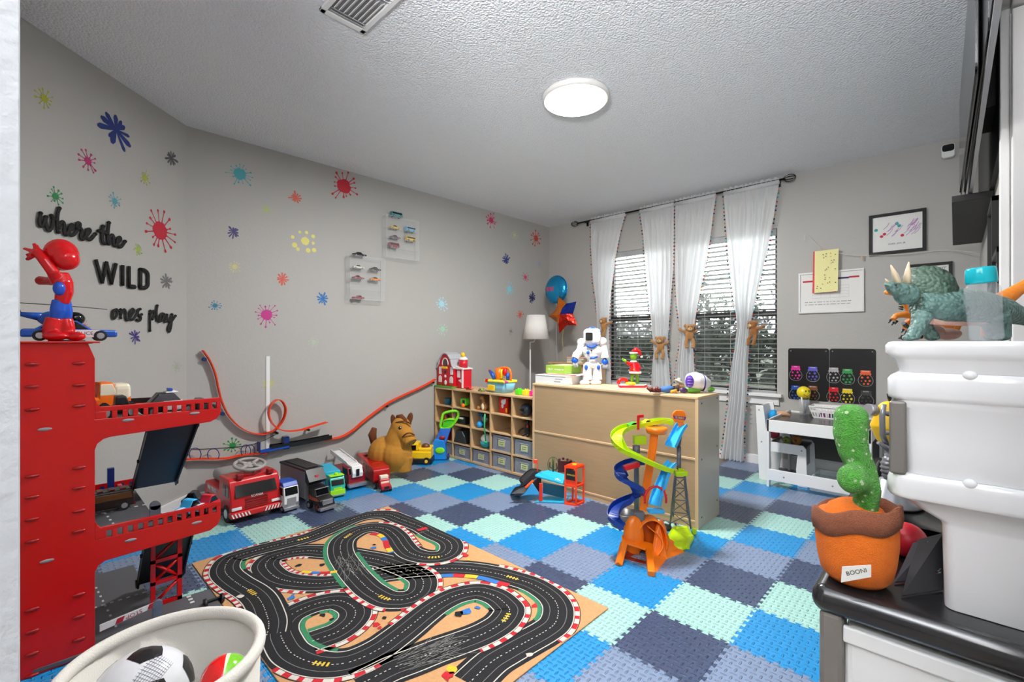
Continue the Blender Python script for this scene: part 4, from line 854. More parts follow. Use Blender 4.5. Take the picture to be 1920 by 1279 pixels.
# ================================================================ things on the right part of the window wall
JARB = P('jar_poster_black', 18, 18, 20, rough=0.3)
PW = mat('paper_white', (232, 232, 230), 0.8)
def jar_poster(x0, x1, z0, z1, jars, lab):
    t = thing('jar_poster', lab, 'poster', ((x0+x1)/2, YB, z0)); w = (x1-x0)/2; h = z1-z0
    b = MB().m(JARB); b.prism(r2([(-w, 0), (w, 0), (w, h), (-w, h)], 0.02), -0.006, -0.001, 'xz'); b.build('board', t)
    b = MB().m(SILVER, True)
    for x in (-w+0.02, w-0.02): b.cyl((x, -0.009, h-0.022), (x, -0.006, h-0.022), 0.004, seg=10)
    b.build('screws', t)
    OUTL_ = P('jar_outline', 190, 190, 190)
    for (jx, jz, rgb, nm) in jars:
        J = P('jar_%s' % nm.lower(), *rgb); LIT = P('jar_letter', 235, 235, 235); s_ = 1.0
        b = MB().m(J); M0 = Matrix.Translation((jx-(x0+x1)/2, 0, jz-z0)); b.M = M0
        b.prism(r2([(-0.032, 0.058), (0.032, 0.058), (0.032, 0.072), (-0.032, 0.072)], 0.005), -0.0078, -0.006, 'xz')
        b.prism([(-0.030, 0.058), (0.030, 0.058), (0.037, 0.040), (0.026, 0.034), (0.018, 0.040), (0.009, 0.032), (0, 0.039), (-0.009, 0.032), (-0.018, 0.040), (-0.026, 0.034), (-0.037, 0.040)], -0.0075, -0.006, 'xz')
        rj = random.Random(nm)
        for (ix, iz) in ((-0.022, 0.016), (0.014, 0.018), (-0.026, -0.012), (0.0, -0.010), (0.026, -0.008), (-0.010, -0.034), (0.016, -0.032)):
            k = rj.randint(3, 7); r_ = rj.uniform(0.007, 0.0105); a0 = rj.uniform(0, 3)
            b.prism([(ix+r_*cos(a0+2*pi*q/k)*rj.uniform(.75, 1.1), iz+r_*sin(a0+2*pi*q/k)) for q in range(k)], -0.0072, -0.006, 'xz')
        bo = b.build('jar_picture', t)
        b = MB().m(OUTL_, True); b.M = M0
        pts = [(-0.026, -0.007, 0.038), (-0.042, -0.007, 0.015), (-0.047, -0.007, -0.010), (-0.038, -0.007, -0.036), (-0.018, -0.007, -0.050), (0.018, -0.007, -0.050), (0.038, -0.007, -0.036), (0.047, -0.007, -0.010), (0.042, -0.007, 0.015), (0.026, -0.007, 0.038)]
        b.tube(catmull(pts, 4), 0.001, 5); b.build('jar_outline', bo)
        text_mesh('jar_word', nm, bo, LIT, 0.0115, frame_M((jx-(x0+x1)/2, -0.0080, jz-z0+0.065), (1, 0, 0), (0, -1, 0)), 0.0006)
def jp(px, py): p = on(px, py, 1, YB-0.004); return p.x, p.z
JL = [(1492, 702, (215, 45, 150), 'PINK'), (1524, 704, (95, 90, 190), 'PURPLE'), (1556, 706, (170, 170, 172), 'GRAY'), (1589, 709, (45, 145, 75), 'GREEN'), (1623, 712, (225, 95, 45), 'ORANGE')]
JL2 = [(1492, 739, (30, 80, 165), 'BLUE'), (1524, 740, (125, 75, 45), 'BROWN'), (1556, 742, (205, 25, 35), 'RED'), (1589, 746, (225, 200, 40), 'YELLOW'), (1624, 750, (60, 60, 62), 'BLACK')]
def cvt(l): return [(*jp(a, b_), c, d) for a, b_, c, d in l]
A = jp(1478, 653); Bq = jp(1555, 757); C_ = jp(1642, 764)
jar_poster(A[0], Bq[0]-0.002, 0.600, A[1], cvt(JL[:2]+JL2[:2]+[JL[2], JL2[2]])[:4], 'left black poster board of color jars above the table, pink and purple jars')
jar_poster(Bq[0]+0.002, C_[0], 0.600, A[1], cvt([JL[3], JL[4], JL2[3], JL2[4], (1563, 706, (170, 170, 172), 'GRAY'), (1563, 743, (205, 25, 35), 'RED')]), 'right black poster board of color jars, green orange and yellow jars')
# framed pictures
BFR = P('black_picture_frame', 10, 10, 10, rough=0.6)
def picture(p0, p1, frm, fw, lab, art, depth=0.018):
    a = on(p0[0], p0[1], 1, YB-depth); c = on(p1[0], p1[1], 1, YB-depth); x0, x1, z1, z0 = a.x, c.x, a.z, c.z
    t = thing('framed_picture', lab, 'picture', ((x0+x1)/2, YB, z0)); w = (x1-x0)/2; h = z1-z0
    b = MB().m(frm); b.box(-w, w, -depth, -0.001, 0, fw); b.box(-w, w, -depth, -0.001, h-fw, h); b.box(-w, -w+fw, -depth, -0.001, fw, h-fw); b.box(w-fw, w, -depth, -0.001, fw, h-fw); b.build('frame', t, bevel=0.0015)
    pp = MB().m(PW).box(-w+fw, w-fw, -depth*0.5, -0.002, fw, h-fw).build('paper', t)
    art(pp, w-fw, h, fw, -depth*0.5-0.0004); return t
def art_dots(pp, w, h, fw, y):
    b = MB().m(P('ink_teal', 60, 170, 170, rough=0.8)); rr = random.Random(3)
    for (x, z) in ((-0.85, .62), (.0, .72), (.1, .66)): b.prism([(x*w+0.012*cos(k*pi/4), z*h+0.012*sin(k*pi/4)) for k in range(8)], y-0.0004, y, 'xz')
    b.build('teal_print', pp); b = MB().m(P('ink_red', 210, 50, 80, rough=0.8))
    for (x, z) in ((-.62, .45), (.22, .42), (-.5, .5)): b.prism([(x*w+0.011*cos(k*pi/4), z*h+0.011*sin(k*pi/4)) for k in range(8)], y-0.0004, y, 'xz')
    b.build('red_print', pp); b = MB().m(P('ink_lilac', 205, 150, 210, rough=0.8))
    for k in range(26):
        x = (rr.uniform(-.55, .0) if k < 10 else rr.uniform(.2, .75))*w; z = h*rr.uniform(.4, .66); b.tube([(x, y, z), (x+0.02, y, z+0.018), (x+0.035, y, z+0.045)], 0.0016, 4)
    b.build('scribble', pp)
    text_mesh('caption', 'DARK. JAN. JR', pp, INK, 0.016, frame_M((0, y-0.0005, h*.24), (1, 0, 0), (0, -1, 0)), 0.0006)
picture((1629, 405), (1737, 469), BFR, 0.022, 'black framed childs drawing with pink scribbles, upper right of window wall', art_dots)
def art_bars(pp, w, h, fw, y):
    b = MB().m(P('ink_crimson', 190, 40, 60, rough=0.8)); b.box(-w*.92, -w*.35, y-0.0004, y, h*.76, h*.80); b.box(w*.6, w*.92, y-0.0004, y, h*.80, h*.84); b.m(P('ink_navy', 50, 50, 95, rough=0.8)); b.box(w*.2, w*.6, y-0.0004, y, h*.79, h*.83)
    b.m(P('ink_grey', 150, 150, 155, rough=0.8))
    for k in range(5): b.box(-w*.6, w*.6, y-0.0004, y, h*(.36+.07*k), h*(.363+.07*k)); b.box((-.6+.3*k)*w, (-.597+.3*k)*w, y-0.0004, y, h*.36, h*.64)
    rr = random.Random(8)
    for r_ in range(2):
        x = -w*.85
        while x < w*.6: l_ = rr.uniform(.01, .04); b.box(x, x+l_, y-0.0004, y, h*(.2+.06*r_), h*(.215+.06*r_)); x += l_+.008
    b.build('printed_chart', pp)
picture((1497, 513), (1620, 584), P('white_picture_frame', 225, 225, 225), 0.014, 'white framed chart behind the hanging card, beside the window', art_bars)
def art_animal(pp, w, h, fw, y):
    b = MB().m(P('ink_pencil', 90, 90, 92, rough=0.8))
    for k in range(7): b.tube([(w*(.1+.12*k), y, h*.9), (w*(.3+.04*k), y, h*.62)], 0.001, 4)
    b.tube([(w*.05, y, h*.9), (w*.9, y, h*.9)], 0.0015, 4); b.build('pencil_lines', pp); b = MB().m(P('ink_fawn', 190, 160, 140, rough=0.8)); b.prism([(w*(.25+.28*cos(k*pi/6)), h*(.42+.16*sin(k*pi/6))) for k in range(12)], y-0.0005, y, 'xz'); b.build('fawn_shape', pp)
picture((1700, 497), (1786, 585), BFR, 0.020, 'black framed drawing behind the green horned dinosaur', art_animal)
# string line with clothes pegs and a greeting card
TW = mat('cotton_twine', (225, 220, 210), 0.9)
b = MB().m(TW, True); b.tube(catmull([on(x, y, 1, YB-0.03) for x, y in ((1508, 452), (1511, 439), (1528, 455), (1546, 470), (1575, 475), (1610, 479), (1700, 476), (1775, 469))]+[Vector((XR-0.01, YB-0.25, on(1835, 463, 0, XR-0.02).z))], 4), 0.0018, 5); tag(b.build('string_line'), 'thin white string strung across the window wall beside the frames', 'string')
for (x, y, lab) in ((1546, 470, 'tiny wooden clothes peg holding the yellow card'), (1616, 482, 'tiny wooden clothes peg on the string, right of the card')):
    c = on(x, y, 1, YB-0.032); b = MB().m(MAPLE); b.box(c.x-0.004, c.x+0.004, c.y-0.006, c.y-0.002, c.z-0.02, c.z+0.012); b.box(c.x-0.004, c.x+0.004, c.y+0.002, c.y+0.006, c.z-0.02, c.z+0.012); b.m(SILVER); b.cyl((c.x-0.005, c.y, c.z), (c.x+0.005, c.y, c.z), 0.002, seg=6); tag(b.build('clothes_peg'), lab, 'clothes peg')
a = on(1524, 472, 1, YB-0.035); c = on(1573, 547, 1, YB-0.035)
t = thing('greeting_card', 'yellow dotted greeting card with a red back, pegged on the string', 'card', ((a.x+c.x)/2, YB-0.035, c.z)); w = (c.x-a.x)/2; h = a.z-c.z
b = MB().m(P('card_yellow', 238, 232, 165, rough=0.7)); b.add([(-w+.012, -0.002, 0), (w-.006, -0.012, 0.004), (w, -0.010, h), (-w+.014, 0, h)], [(0, 1, 2, 3)]); b.build('front_leaf', t, solid=0.001)
b = MB().m(P('card_red', 215, 75, 85, rough=0.7)); b.add([(-w-.004, 0.004, 0), (w-.02, 0.006, 0), (w-.02, 0.006, h), (-w+.003, 0.003, h)], [(0, 1, 2, 3)]); b.build('back_leaf', t, solid=0.001)
rr = random.Random(2); dots = MB()
for k in range(26):
    dots.m([P('dot_green', 70, 120, 60), P('dot_brown', 110, 70, 40), P('dot_black', 40, 40, 45), P('dot_orange', 205, 130, 40)][k % 4]); x = rr.uniform(-w+.025, w-.016); z = rr.uniform(.03, h-.03); yy = -0.002-0.010*(x+w)/(2*w)-0.0025; dots.cyl((x, yy, z), (x, yy-0.001, z), 0.0042, seg=8)
dots.build('dots', t)
# small white camera high in the corner
c = on(1778, 283, 1, YB-0.04)
t = thing('security_camera', 'small white and black camera high in the right corner', 'camera', (c.x, YB, c.z))
b = MB().m(WHITE); b.prism(r2([(-0.035, -0.05), (0.035, -0.05), (0.035, 0.045), (-0.035, 0.045)], 0.02), -0.06, -0.02, 'xz'); b.build('housing', t, bevel=0.006)
b = MB().m(DARKGLASS); b.prism(r2([(-0.031, -0.008), (0.031, -0.008), (0.031, 0.04), (-0.031, 0.04)], 0.016), -0.062, -0.055, 'xz'); b.build('lens_panel', t)
b = MB().m(WHITE); b.cyl((0, -0.02, 0.02), (0, -0.001, 0.05), 0.012, seg=10); b.build('mount', t)
# television, bars and wall shelf on the right wall, seen edge on
SCRN = P('screen_black', 10, 10, 14, rough=0.15); FRB = P('television_plastic', 12, 12, 16, rough=0.35)
def slab(pA, pB, zb, h, th, xoff, lab, name, cat, par=None):
    pass
# bottom edge line of each slab runs away from the camera just left of the wall
def wslab(name, lab, cat, X, y0, y1, z0, z1, th, skew=0.0):
    t = thing(name, lab, cat, (X, (y0+y1)/2, z0)); t.rotation_euler = (0, 0, skew); l_ = (y1-y0)/2
    b = MB().m(FRB); b.prism(r2([(-l_, 0), (l_, 0), (l_, z1-z0), (-l_, z1-z0)], 0.03), 0.004, th, 'yz'); b.build('housing', t, bevel=0.004)
    b = MB().m(SCRN); b.prism(r2([(-l_+.01, .01), (l_-.01, .01), (l_-.01, z1-z0-.01), (-l_+.01, z1-z0-.01)], 0.02), 0.0, 0.004, 'yz'); b.build('screen', t); return t
SZ = 1.755
tv = wslab('television', 'large black flat television high on the right wall, seen from its edge', 'television', CU+0.0487, CV+1.20, CV+3.02, SZ+0.01, 2.47, 0.014, rad(0.35))
b = MB().m(SILVER); b.box(0.002, 0.013, -0.90, 0.90, -0.008, -0.001); b.build('lit_underside_strip', tv)  # silver strip paints the light caught on the television's underside
b = MB().m(ROD); b.box(0.014, XR-CU-0.05, 0.35, 0.65, 0.2, 0.45); b.build('wall_mount', tv)
for k, (dx, ya, yb, zt, lab) in enumerate(((0.0256, 1.63, 2.97, 2.2, 'black flat screen with a purple sheen, outermost of those at the right wall'), (0.0398, 1.42, 2.97, 2.3, 'black flat panel between the television and the outermost screen'))):
    wslab('flat_screen', lab, 'screen', CU+dx, CV+ya, CV+yb, SZ+0.01, zt, 0.007, rad(0.95 if k == 0 else 0.87))
t = thing('wall_shelf', 'black wooden wall shelf under the television at the right wall', 'shelf', (XR, CV+3.45, SZ))
b = MB().m(P('black_brown_shelf', 22, 20, 20, rough=0.6)); b.box(-0.135, -0.001, -0.55, 0.75, -0.03, 0.0); b.build('board', t, bevel=0.002)
b = MB().m(P('sheet_black', 18, 18, 20, rough=0.5)); b.box(-0.016, -0.001, -1.12, 0.75, 0.001, 0.70); b.build('black_wall_sheet', t)  # black sheet added over the wall behind the television
for k, (y, z0, z1, tilt, lab) in enumerate(((CV+2.75, 1.30, 1.66, 0.0, 'black picture frame on the right wall just under the shelf, seen edge on'), (CV+2.45, 1.12, 1.42, 0.0, 'nearest black picture frame on the right wall, lower and nearer the door trim'))):
    t = thing('wall_picture', lab, 'picture', (XR, y, z0)); h = z1-z0
    b = MB().m(BFR); l_ = 0.17
    for bx in ((-0.022-0.01*k, -0.001, -l_, l_, 0, 0.02), (-0.022, -0.001, -l_, l_, h-0.02, h), (-0.022, -0.001, -l_, -l_+0.02, 0, h), (-0.022, -0.001, l_-0.02, l_, 0, h)): b.box(*bx)
    b.build('frame', t, bevel=0.001); b = MB().m(PW); b.box(-0.010, -0.002, -l_+.02, l_-.02, .02, h-.02); b.build('paper', t)
# ================================================================ frames in photo space for the toys
CAMR = Matrix.Rotation(YAW, 4, 'Z')
def frame(name, lab, cat, px, py, z=None, dep=None, group=None, drop=0.0):
    a = on(px, py, 2, z) if dep is None else at(px, py, dep)
    t = thing(name, lab, cat, tuple(a), YAW, group); inv = CAMR.inverted(); d0 = (a-CAM).dot(Vector((-_s, _c, 0)))
    def L(x, y, dd=0.0): return inv @ (at(x, y, d0+dd)-a)
    L.s = d0/F; L.d = d0
    return t, L
# ================================================================ red toy parking garage
GX = -0.37; RG = P('garage_red', 190, 6, 6, rough=0.28); ROADG = mat('garage_road_grey', (84, 84, 88), 0.5); RAMPB = P('ramp_black', 30, 30, 33, rough=0.35); DASH = P('road_dash', 205, 205, 205, rough=0.7)
t = thing('toy_parking_garage', 'tall red toy parking garage with ramps at the left edge', 'toy garage', (GX, -1.6, 0)); G0 = Vector((GX, -1.6, 0))
def gy(y): return y+1.6
b = MB().m(RG)
y0_, y1_ = -1.785, -1.598; TH = -0.014
b.prism([(gy(y0_), 0), (gy(y1_), 0), (gy(y1_), 0.285), (gy(-1.590), 0.305), (gy(-1.57), 0.317), (gy(-1.25), 0.330), (gy(-1.225), 0.345), (gy(-1.213), 0.37), (gy(-1.213), 0.398), (gy(y1_), 0.398), (gy(y1_), 0.715), (gy(-1.592), 0.735), (gy(-1.575), 0.750), (gy(-1.555), 0.755), (gy(-1.25), 0.770), (gy(-1.228), 0.78), (gy(-1.213), 0.80), (gy(-1.213), 0.822), (gy(y1_), 0.822), (gy(y1_), 1.036), (gy(-1.616), 1.09), (gy(y0_), 1.09)], TH, 0, 'yz')
for (zb, zt, ze) in ((0.398, 0.423, 0.437), (0.822, 0.848, 0.865)):
    n = 12; ys = [-1.560+k*(0.325/11) for k in range(n)]; e = [y1_]+[v for y in ys for v in (y-0.0075, y+0.0075)]+[-1.213]
    for k in range(0, len(e), 2): b.box(TH, 0, gy(e[k]), gy(e[k+1]), zb, zt)
    b.box(TH, 0, gy(-1.585), gy(-1.213), zt, ze); b.prism([(gy(y1_), zt), (gy(-1.583), zt), (gy(-1.583), ze), (gy(-1.592), ze+0.012), (gy(y1_), ze+0.03)], TH, 0, 'yz')
fp = b.build('front_panel', t, bevel=0.0015)
b = MB().m(RG); b.box(-0.05, 0.01, gy(-1.787), gy(-1.585), 1.09, 1.0965); b.box(-0.68, -0.05, gy(-1.757), gy(-1.60), 1.088, 1.094); b.build('top_plate', t, bevel=0.002)
MB().m(RG).box(-0.682, -0.668, gy(y0_), gy(-1.61), 0, 1.088).build('back_panel', t)
for (x, y) in [(148, v) for v in (681, 722, 761, 877, 915, 958, 996, 1115, 1156, 1199)]+[(60, v) for v in (683, 725, 768, 893, 932, 974, 1015, 1143, 1184, 1226, 1267)]:
    p = on(x, y, 0, GX); bm_ = MB().m(P('garage_red_boss', 150, 8, 10, rough=0.25), True); bm_.ell((0.0, gy(p.y), p.z), (0.007, 0.0185, 0.0065), 14, 8); bm_.build('slot_boss', fp)
bm_ = MB().m(GREY)
for (x, y) in ((84, 805), (88, 1052), (240, 788), (365, 775), (245, 1013), (369, 980)):
    p = on(x, y, 0, GX); bm_.ell((0.0, gy(p.y), p.z), (0.003, 0.018, 0.0055), 12, 8)
bm_.build('grey_slots', fp)
def deck(nm, z, poly, th=0.012): return MB().m(ROADG).prism([(x-GX, gy(y)) for x, y in poly], z-th, z, 'xy').build(nm, t, bevel=0.001)
d1 = deck('upper_deck', 0.805, [(GX-0.015, -1.75), (GX-0.015, -1.22), (-0.50, -1.22), (-0.50, -1.44), (-0.62, -1.46), (-1.03, -1.46), (-1.03, -1.75)])
d2 = deck('middle_deck', 0.395, [(GX-0.015, -1.75), (GX-0.015, -1.22), (-0.47, -1.22), (-0.47, -1.36), (-0.60, -1.412), (-1.05, -1.412), (-1.05, -1.75)])
d3 = deck('ground_deck', 0.020, [(GX+0.0, -1.75), (GX+0.05, -1.215), (-0.53, -1.215), (-0.55, -1.41), (-1.05, -1.41), (-1.05, -1.75)])
for dk, z in ((d2, 0.396), (d3, 0.021)):
    b = MB().m(DASH)
    for k in range(9): b.box(-0.10-0.052*k-0.018, -0.10-0.052*k, gy(-1.535-0.003*k), gy(-1.528-0.003*k), z, z+0.0004)
    for k in range(7): b.box(-0.335, -0.322, gy(-1.58+0.026*k), gy(-1.568+0.026*k), z, z+0.0004)
    b.build('road_markings', dk)
b = MB().m(DASH)
for k in range(5): b.box(-0.53+0.0-0.012, -0.53, gy(-1.40+0.02*k), gy(-1.392+0.02*k), 0.0205, 0.021)
for k in range(3): b.box(-0.10-k*0.03, -0.085-k*0.03, gy(-1.30), gy(-1.285), 0.0205, 0.021)
b.build('bay_markings', d3)
MB().m(RG).box(-0.682, -0.674, gy(-1.76), gy(-1.40), 0.395, 0.435).build('rear_rail', d2)
b = MB().m(NAVY)
for k in range(6): b.box(-0.6735, -0.6725, gy(-1.60+0.035*k), gy(-1.586+0.035*k), 0.407, 0.424)
b.build('rail_stickers', d2)
def ramp(xa, za, xb, zb, ya, yb, nm):
    b = MB().m(RAMPB); M0 = Matrix.Identity(4); v = []
    L_ = sqrt((xb-xa)**2+(zb-za)**2); ang = atan2(zb-za, xb-xa); b.M = Matrix.Translation((xa-GX, 0, za)) @ Matrix.Rotation(-ang, 4, 'Y')
    b.box(0, L_, gy(ya), gy(yb), -0.008, 0); b.box(0, L_, gy(ya), gy(ya)+0.006, -0.012, 0.018); b.box(0, L_, gy(yb)-0.006, gy(yb), -0.012, 0.018)
    for yy in (ya, yb):
        b.cyl((0.02, gy(yy)-0.004, 0), (0.02, gy(yy)+0.004, 0), 0.014, seg=14); b.cyl((L_*.5, gy(yy)-0.006, 0.004), (L_*.5, gy(yy)+0.006, 0.004), 0.008, seg=10); b.cyl((L_-0.015, gy(yy)-0.005, 0.0), (L_-0.015, gy(yy)+0.005, 0.0), 0.018, seg=12)
    return b.build(nm, t)
ramp(-0.49, 0.76, -0.92, 0.415, -1.435, -1.265, 'upper_ramp'); ramp(-0.45, 0.40, -0.72, 0.05, -1.44, -1.275, 'lower_ramp'); ramp(-0.40, 0.03, -0.41, 0.012, -1.26, -1.20, 'exit_ramp_end')
# red lattice lift tower on the ground deck
b = MB().m(RG); y0, y1, x = gy(-1.42), gy(-1.315), -0.17
for yy in (y0, y1-0.016): b.box(x, x+0.014, yy, yy+0.016, 0.02, 0.36)
z = 0.02
for k in range(4): b.cbox((x+0.007, (y0+y1)/2, z+0.008), (0.014, y1-y0, 0.014)); b.tube([(x+0.007, y0+0.008, z+0.01), (x+0.007, y1-0.01, z+0.085)], 0.007, 4); b.tube([(x+0.007, y1-0.008, z+0.01), (x+0.007, y0+0.01, z+0.085)], 0.007, 4) if k % 2 else None; z += 0.088
b.build('lift_tower', t)
b = MB().m(P('barrier_white', 225, 225, 222)); pa, pb = on(187, 1180, 0, -0.40), on(292, 1134, 0, -0.40)
v = [Vector((-0.03, gy(pa.y), pa.z-0.010)), Vector((-0.03, gy(pb.y), pb.z-0.007)), Vector((-0.03, gy(pb.y), pb.z+0.010)), Vector((-0.03, gy(pa.y), pa.z+0.014))]
b.loft([[q+Vector((0.0, 0, 0)) for q in v], [q+Vector((-0.005, 0, 0)) for q in v]], True, False); br = b.build('stop_barrier', t)
ex = (v[1]-v[0]).normalized(); upv = Vector((0, 0, 1))
for s0 in (0.26, 0.84):
    b = MB().m(P('barrier_red', 175, 20, 25)); o_ = v[0].lerp(v[1], s0)+Vector((0.0006, 0, 0.001)); b.add([o_, o_+ex*0.022, o_+ex*0.028+upv*0.018, o_+ex*0.006+upv*0.018], [(0, 1, 2, 3)]); b.build('red_block', br)
text_mesh('stop_word', 'STOP', br, P('barrier_red', 175, 20, 25), 0.020, frame_M(v[0].lerp(v[1], 0.60)+Vector((0.0008, 0, 0.009)), -ex, (1, 0, 0)), 0.0004)
b = MB().m(P('barrier_post_grey', 95, 100, 112), True)
b.cyl((-0.045, gy(pb.y)+0.006, pb.z-0.002), (-0.028, gy(pb.y)+0.006, pb.z-0.002), 0.016, seg=16); b.box(-0.042, -0.03, gy(pb.y)-0.008, gy(pb.y)+0.02, 0.02, pb.z); b.build('barrier_post', t)
b = MB().m(P('barrier_post_grey', 95, 100, 112), True); p = on(291, 950, 0, -0.46); b.cyl((-0.10, gy(p.y), p.z+0.004), (-0.085, gy(p.y), p.z+0.004), 0.017, seg=16); b.box(-0.10, -0.085, gy(p.y)-0.017, gy(p.y)+0.017, 0.395, p.z+0.004); b.build('barrier_post', t)
# cars parked on it
def gcar(px, py, z, L, W, H, body, style, rz, lab, **k):
    a = on(px, py, 2, z); c = car(L, W, H, body, style, **k); place(c, (a.x, a.y, z), rz, lab, 'toy car', 'toy cars parked on the red garage'); return c
c = car(0.16, 0.062, 0.052, BLACK, 'sedan', win=P('grey_glass', 70, 72, 78, rough=0.1)); place(c, (-0.44, -1.375, 0.806), pi/2, 'black and white toy police car on the upper deck of the red garage', 'toy car', 'toy cars parked on the red garage'); c.scale = (1.15, 1.1, 1.7)
bo = kids(c)[0]; b = MB().m(WHITE); b.box(-0.02, 0.035, -0.0335, 0.0335, 0.012, 0.034); b.box(-0.012, 0.022, -0.026, 0.026, 0.051, 0.055); b.m(BLUE); b.box(-0.004, 0.008, -0.02, 0.02, 0.055, 0.062); b.build('white_door', bo, bevel=0.002)
c = car(0.13, 0.062, 0.062, BLACK, 'pickup', wr=0.022); place(c, (-0.43, -1.53, 0.806), pi/2, 'black toy buggy at the left end of the upper deck', 'toy car', 'toy cars parked on the red garage'); c.scale = (0.9, 1.0, 1.45)
c = car(0.10, 0.05, 0.036, DGREY, 'sports'); place(c, (-0.44, -1.262, 0.806), pi/2, 'dark grey toy car at the right end of the upper deck', 'toy car', 'toy cars parked on the red garage'); c.scale = (1.0, 1.0, 1.6)
c = car(0.17, 0.085, 0.075, ORANGE, 'pickup', win=CREAM, wr=0.02); place(c, (-0.60, -1.565, 0.806), pi/2, 'orange and cream toy truck at the back of the upper deck', 'toy car', 'toy cars parked on the red garage', rot=(0, 0, pi/2+0.15)); c.scale = (1.0, 1.0, 1.75)
b = MB().m(CREAM); b.rbox(0.028, 0.085, -0.044, 0.044, 0.03, 0.07, 0.012); b.build('cream_nose', kids(c)[0])
b = MB().m(BLACK); p0, p1 = at(262, 735, 2.05), at(342, 721, 2.05); q0, q1 = at(300, 744, 2.02), at(366, 729, 2.02); 
t2 = thing('track_piece', 'black and orange toy track pieces lying across the upper deck', 'toy track', (-0.75, -1.5, 0.806)); o_ = Vector(t2.location)
b = MB().m(BLACK); b.box(-0.14, 0.10, -0.0, 0.05, 0.0, 0.006); b.box(-0.14, 0.10, 0.0, 0.004, 0, 0.045); b.box(-0.14, 0.10, 0.046, 0.05, 0, 0.02); ob = b.build('black_channel', t2); ob.rotation_euler = (0, 0, rad(78)); ob.location = (0.0, 0.02, 0.0)
b = MB().m(ORT); b.box(-0.12, 0.12, -0.02, 0.02, 0.021, 0.025); ob = b.build('orange_strip', t2); ob.rotation_euler = (0, 0, rad(76)); ob.location = (0.04, 0.05, 0.0)
c = car(0.085, 0.045, 0.032, LBLUE, 'sports', trim=WHITE); place(c, (-0.425, -1.315, 0.396), rad(-60), 'light blue toy race car on the middle deck of the red garage', 'toy car', 'toy cars parked on the red garage'); c.scale = (1.1, 1.2, 1.9)
c = car(0.085, 0.045, 0.032, P('car_red', 200, 30, 45), 'sports', trim=WHITE); place(c, (-0.425, -1.25, 0.396), rad(-60), 'red and white toy race car on the middle deck of the red garage', 'toy car', 'toy cars parked on the red garage'); c.scale = (1.0, 1.2, 2.0)
c = car(0.09, 0.045, 0.034, BLACK, 'sedan'); place(c, (-0.50, -1.275, 0.401), rad(60), 'black toy car behind the blue race car on the middle deck', 'toy car', 'toy cars parked on the red garage'); c.scale = (1.0, 1.0, 1.9)
GB = P('gold_brown_plastic', 120, 75, 35, rough=0.3)
c = car(0.18, 0.075, 0.085, P('dark_brown_plastic', 40, 25, 18), 'bus', win=GB, trim=DRED); place(c, (-0.72, -1.54, 0.396), pi/2, 'dark brown and gold toy bus deep on the middle deck', 'toy car', 'toy cars parked on the red garage')
c = car(0.06, 0.04, 0.05, RED, 'sedan'); place(c, (-0.93, -1.47, 0.396), pi/2, 'small red toy car behind the brown bus on the middle deck', 'toy car', 'toy cars parked on the red garage')
MB_ = MB().m(NAVY); MB_.box(-0.012, 0.012, -0.012, 0.012, 0, 0.12); o = MB_.build('building_block', loc=(-0.98, -1.50, 0.396)); tag(o, 'upright dark blue toy block at the back of the middle deck', 'toy block')
# ---- toy police car, helicopter and plain action figure on the top plate
PW_ = P('police_blue', 25, 85, 185, rough=0.2)
c = car(0.25, 0.085, 0.072, PW_, 'sedan', win=DARKGLASS, wr=0.019); place(c, (-0.485, -1.655, 1.0975), pi/2, 'blue and white toy police car on top of the red garage', 'toy car')
bo = kids(c)[0]; b = MB().m(WHITE); b.prism([(-0.02, 0.014), (0.085, 0.014), (0.075, 0.040), (-0.03, 0.040)], -0.0437, 0.0437, 'xz'); pn = b.build('white_door', bo)
text_mesh('police_word', 'POLICE', pn, P('police_ink', 30, 30, 60), 0.017, frame_M((0.03, -0.0441, 0.027), (1, 0, 0), (0, -1, 0)), 0.0004)
t = thing('toy_helicopter', 'blue toy helicopter with long black rotor behind the toy figure', 'toy helicopter', (-0.60, -1.66, 1.094))
b = MB().m(PW_, True); b.ell((0, -0.02, 0.085), (0.035, 0.06, 0.032)); b.tube([(0, -0.06, 0.09), (0, -0.12, 0.10)], [0.018, 0.008], 10); b.build('fuselage', t)
b = MB().m(DARKGLASS, True); b.ell((0, 0.022, 0.088), (0.030, 0.03, 0.026)); b.build('canopy', t)
b = MB().m(BLACK, True); b.cyl((0, -0.01, 0.11), (0, -0.01, 0.135), 0.006, seg=8); b.tube([(0, -0.13, 0.140), (0, -0.01, 0.136), (0, 0.115, 0.128)], 0.0045, 6, flat=((0, 0, 1), 0.35)); b.build('rotor', t)
b = MB().m(DGREY, True); b.tube([(0.025, -0.05, 0.0045), (0.025, 0.05, 0.0045)], 0.0035, 6); b.tube([(-0.025, -0.05, 0.0045), (-0.025, 0.05, 0.0045)], 0.0035, 6)
for sx in (-1, 1):
    for yy in (-0.025, 0.025): b.tube([(sx*0.025, yy, 0.004), (sx*0.015, yy, 0.065)], 0.003, 6)
b.build('skids', t)
b = MB().m(DGREY); b.prism([(-0.13, 0.10), (-0.115, 0.10), (-0.13, 0.15), (-0.142, 0.15)], -0.003, 0.003, 'yz'); b.build('tail_fin', t)
FR_, FB_ = P('figure_red', 205, 12, 20, rough=0.18), P('figure_blue', 28, 80, 190, rough=0.2)
t, L = frame('toy_figure', 'glossy red and blue toy figure waving one arm atop the garage', 'toy figure', 118, 639, dep=1.605)
s_ = L.s
def chain(b, pts, rs, seg=12): b.tube([L(*p) for p in pts], [r*s_ for r in rs], seg)
def ball(b, p, r, seg=16, rings=12): b.ell(L(*p), tuple(q*s_ for q in (r if isinstance(r, tuple) else (r, r, r))), seg, rings)
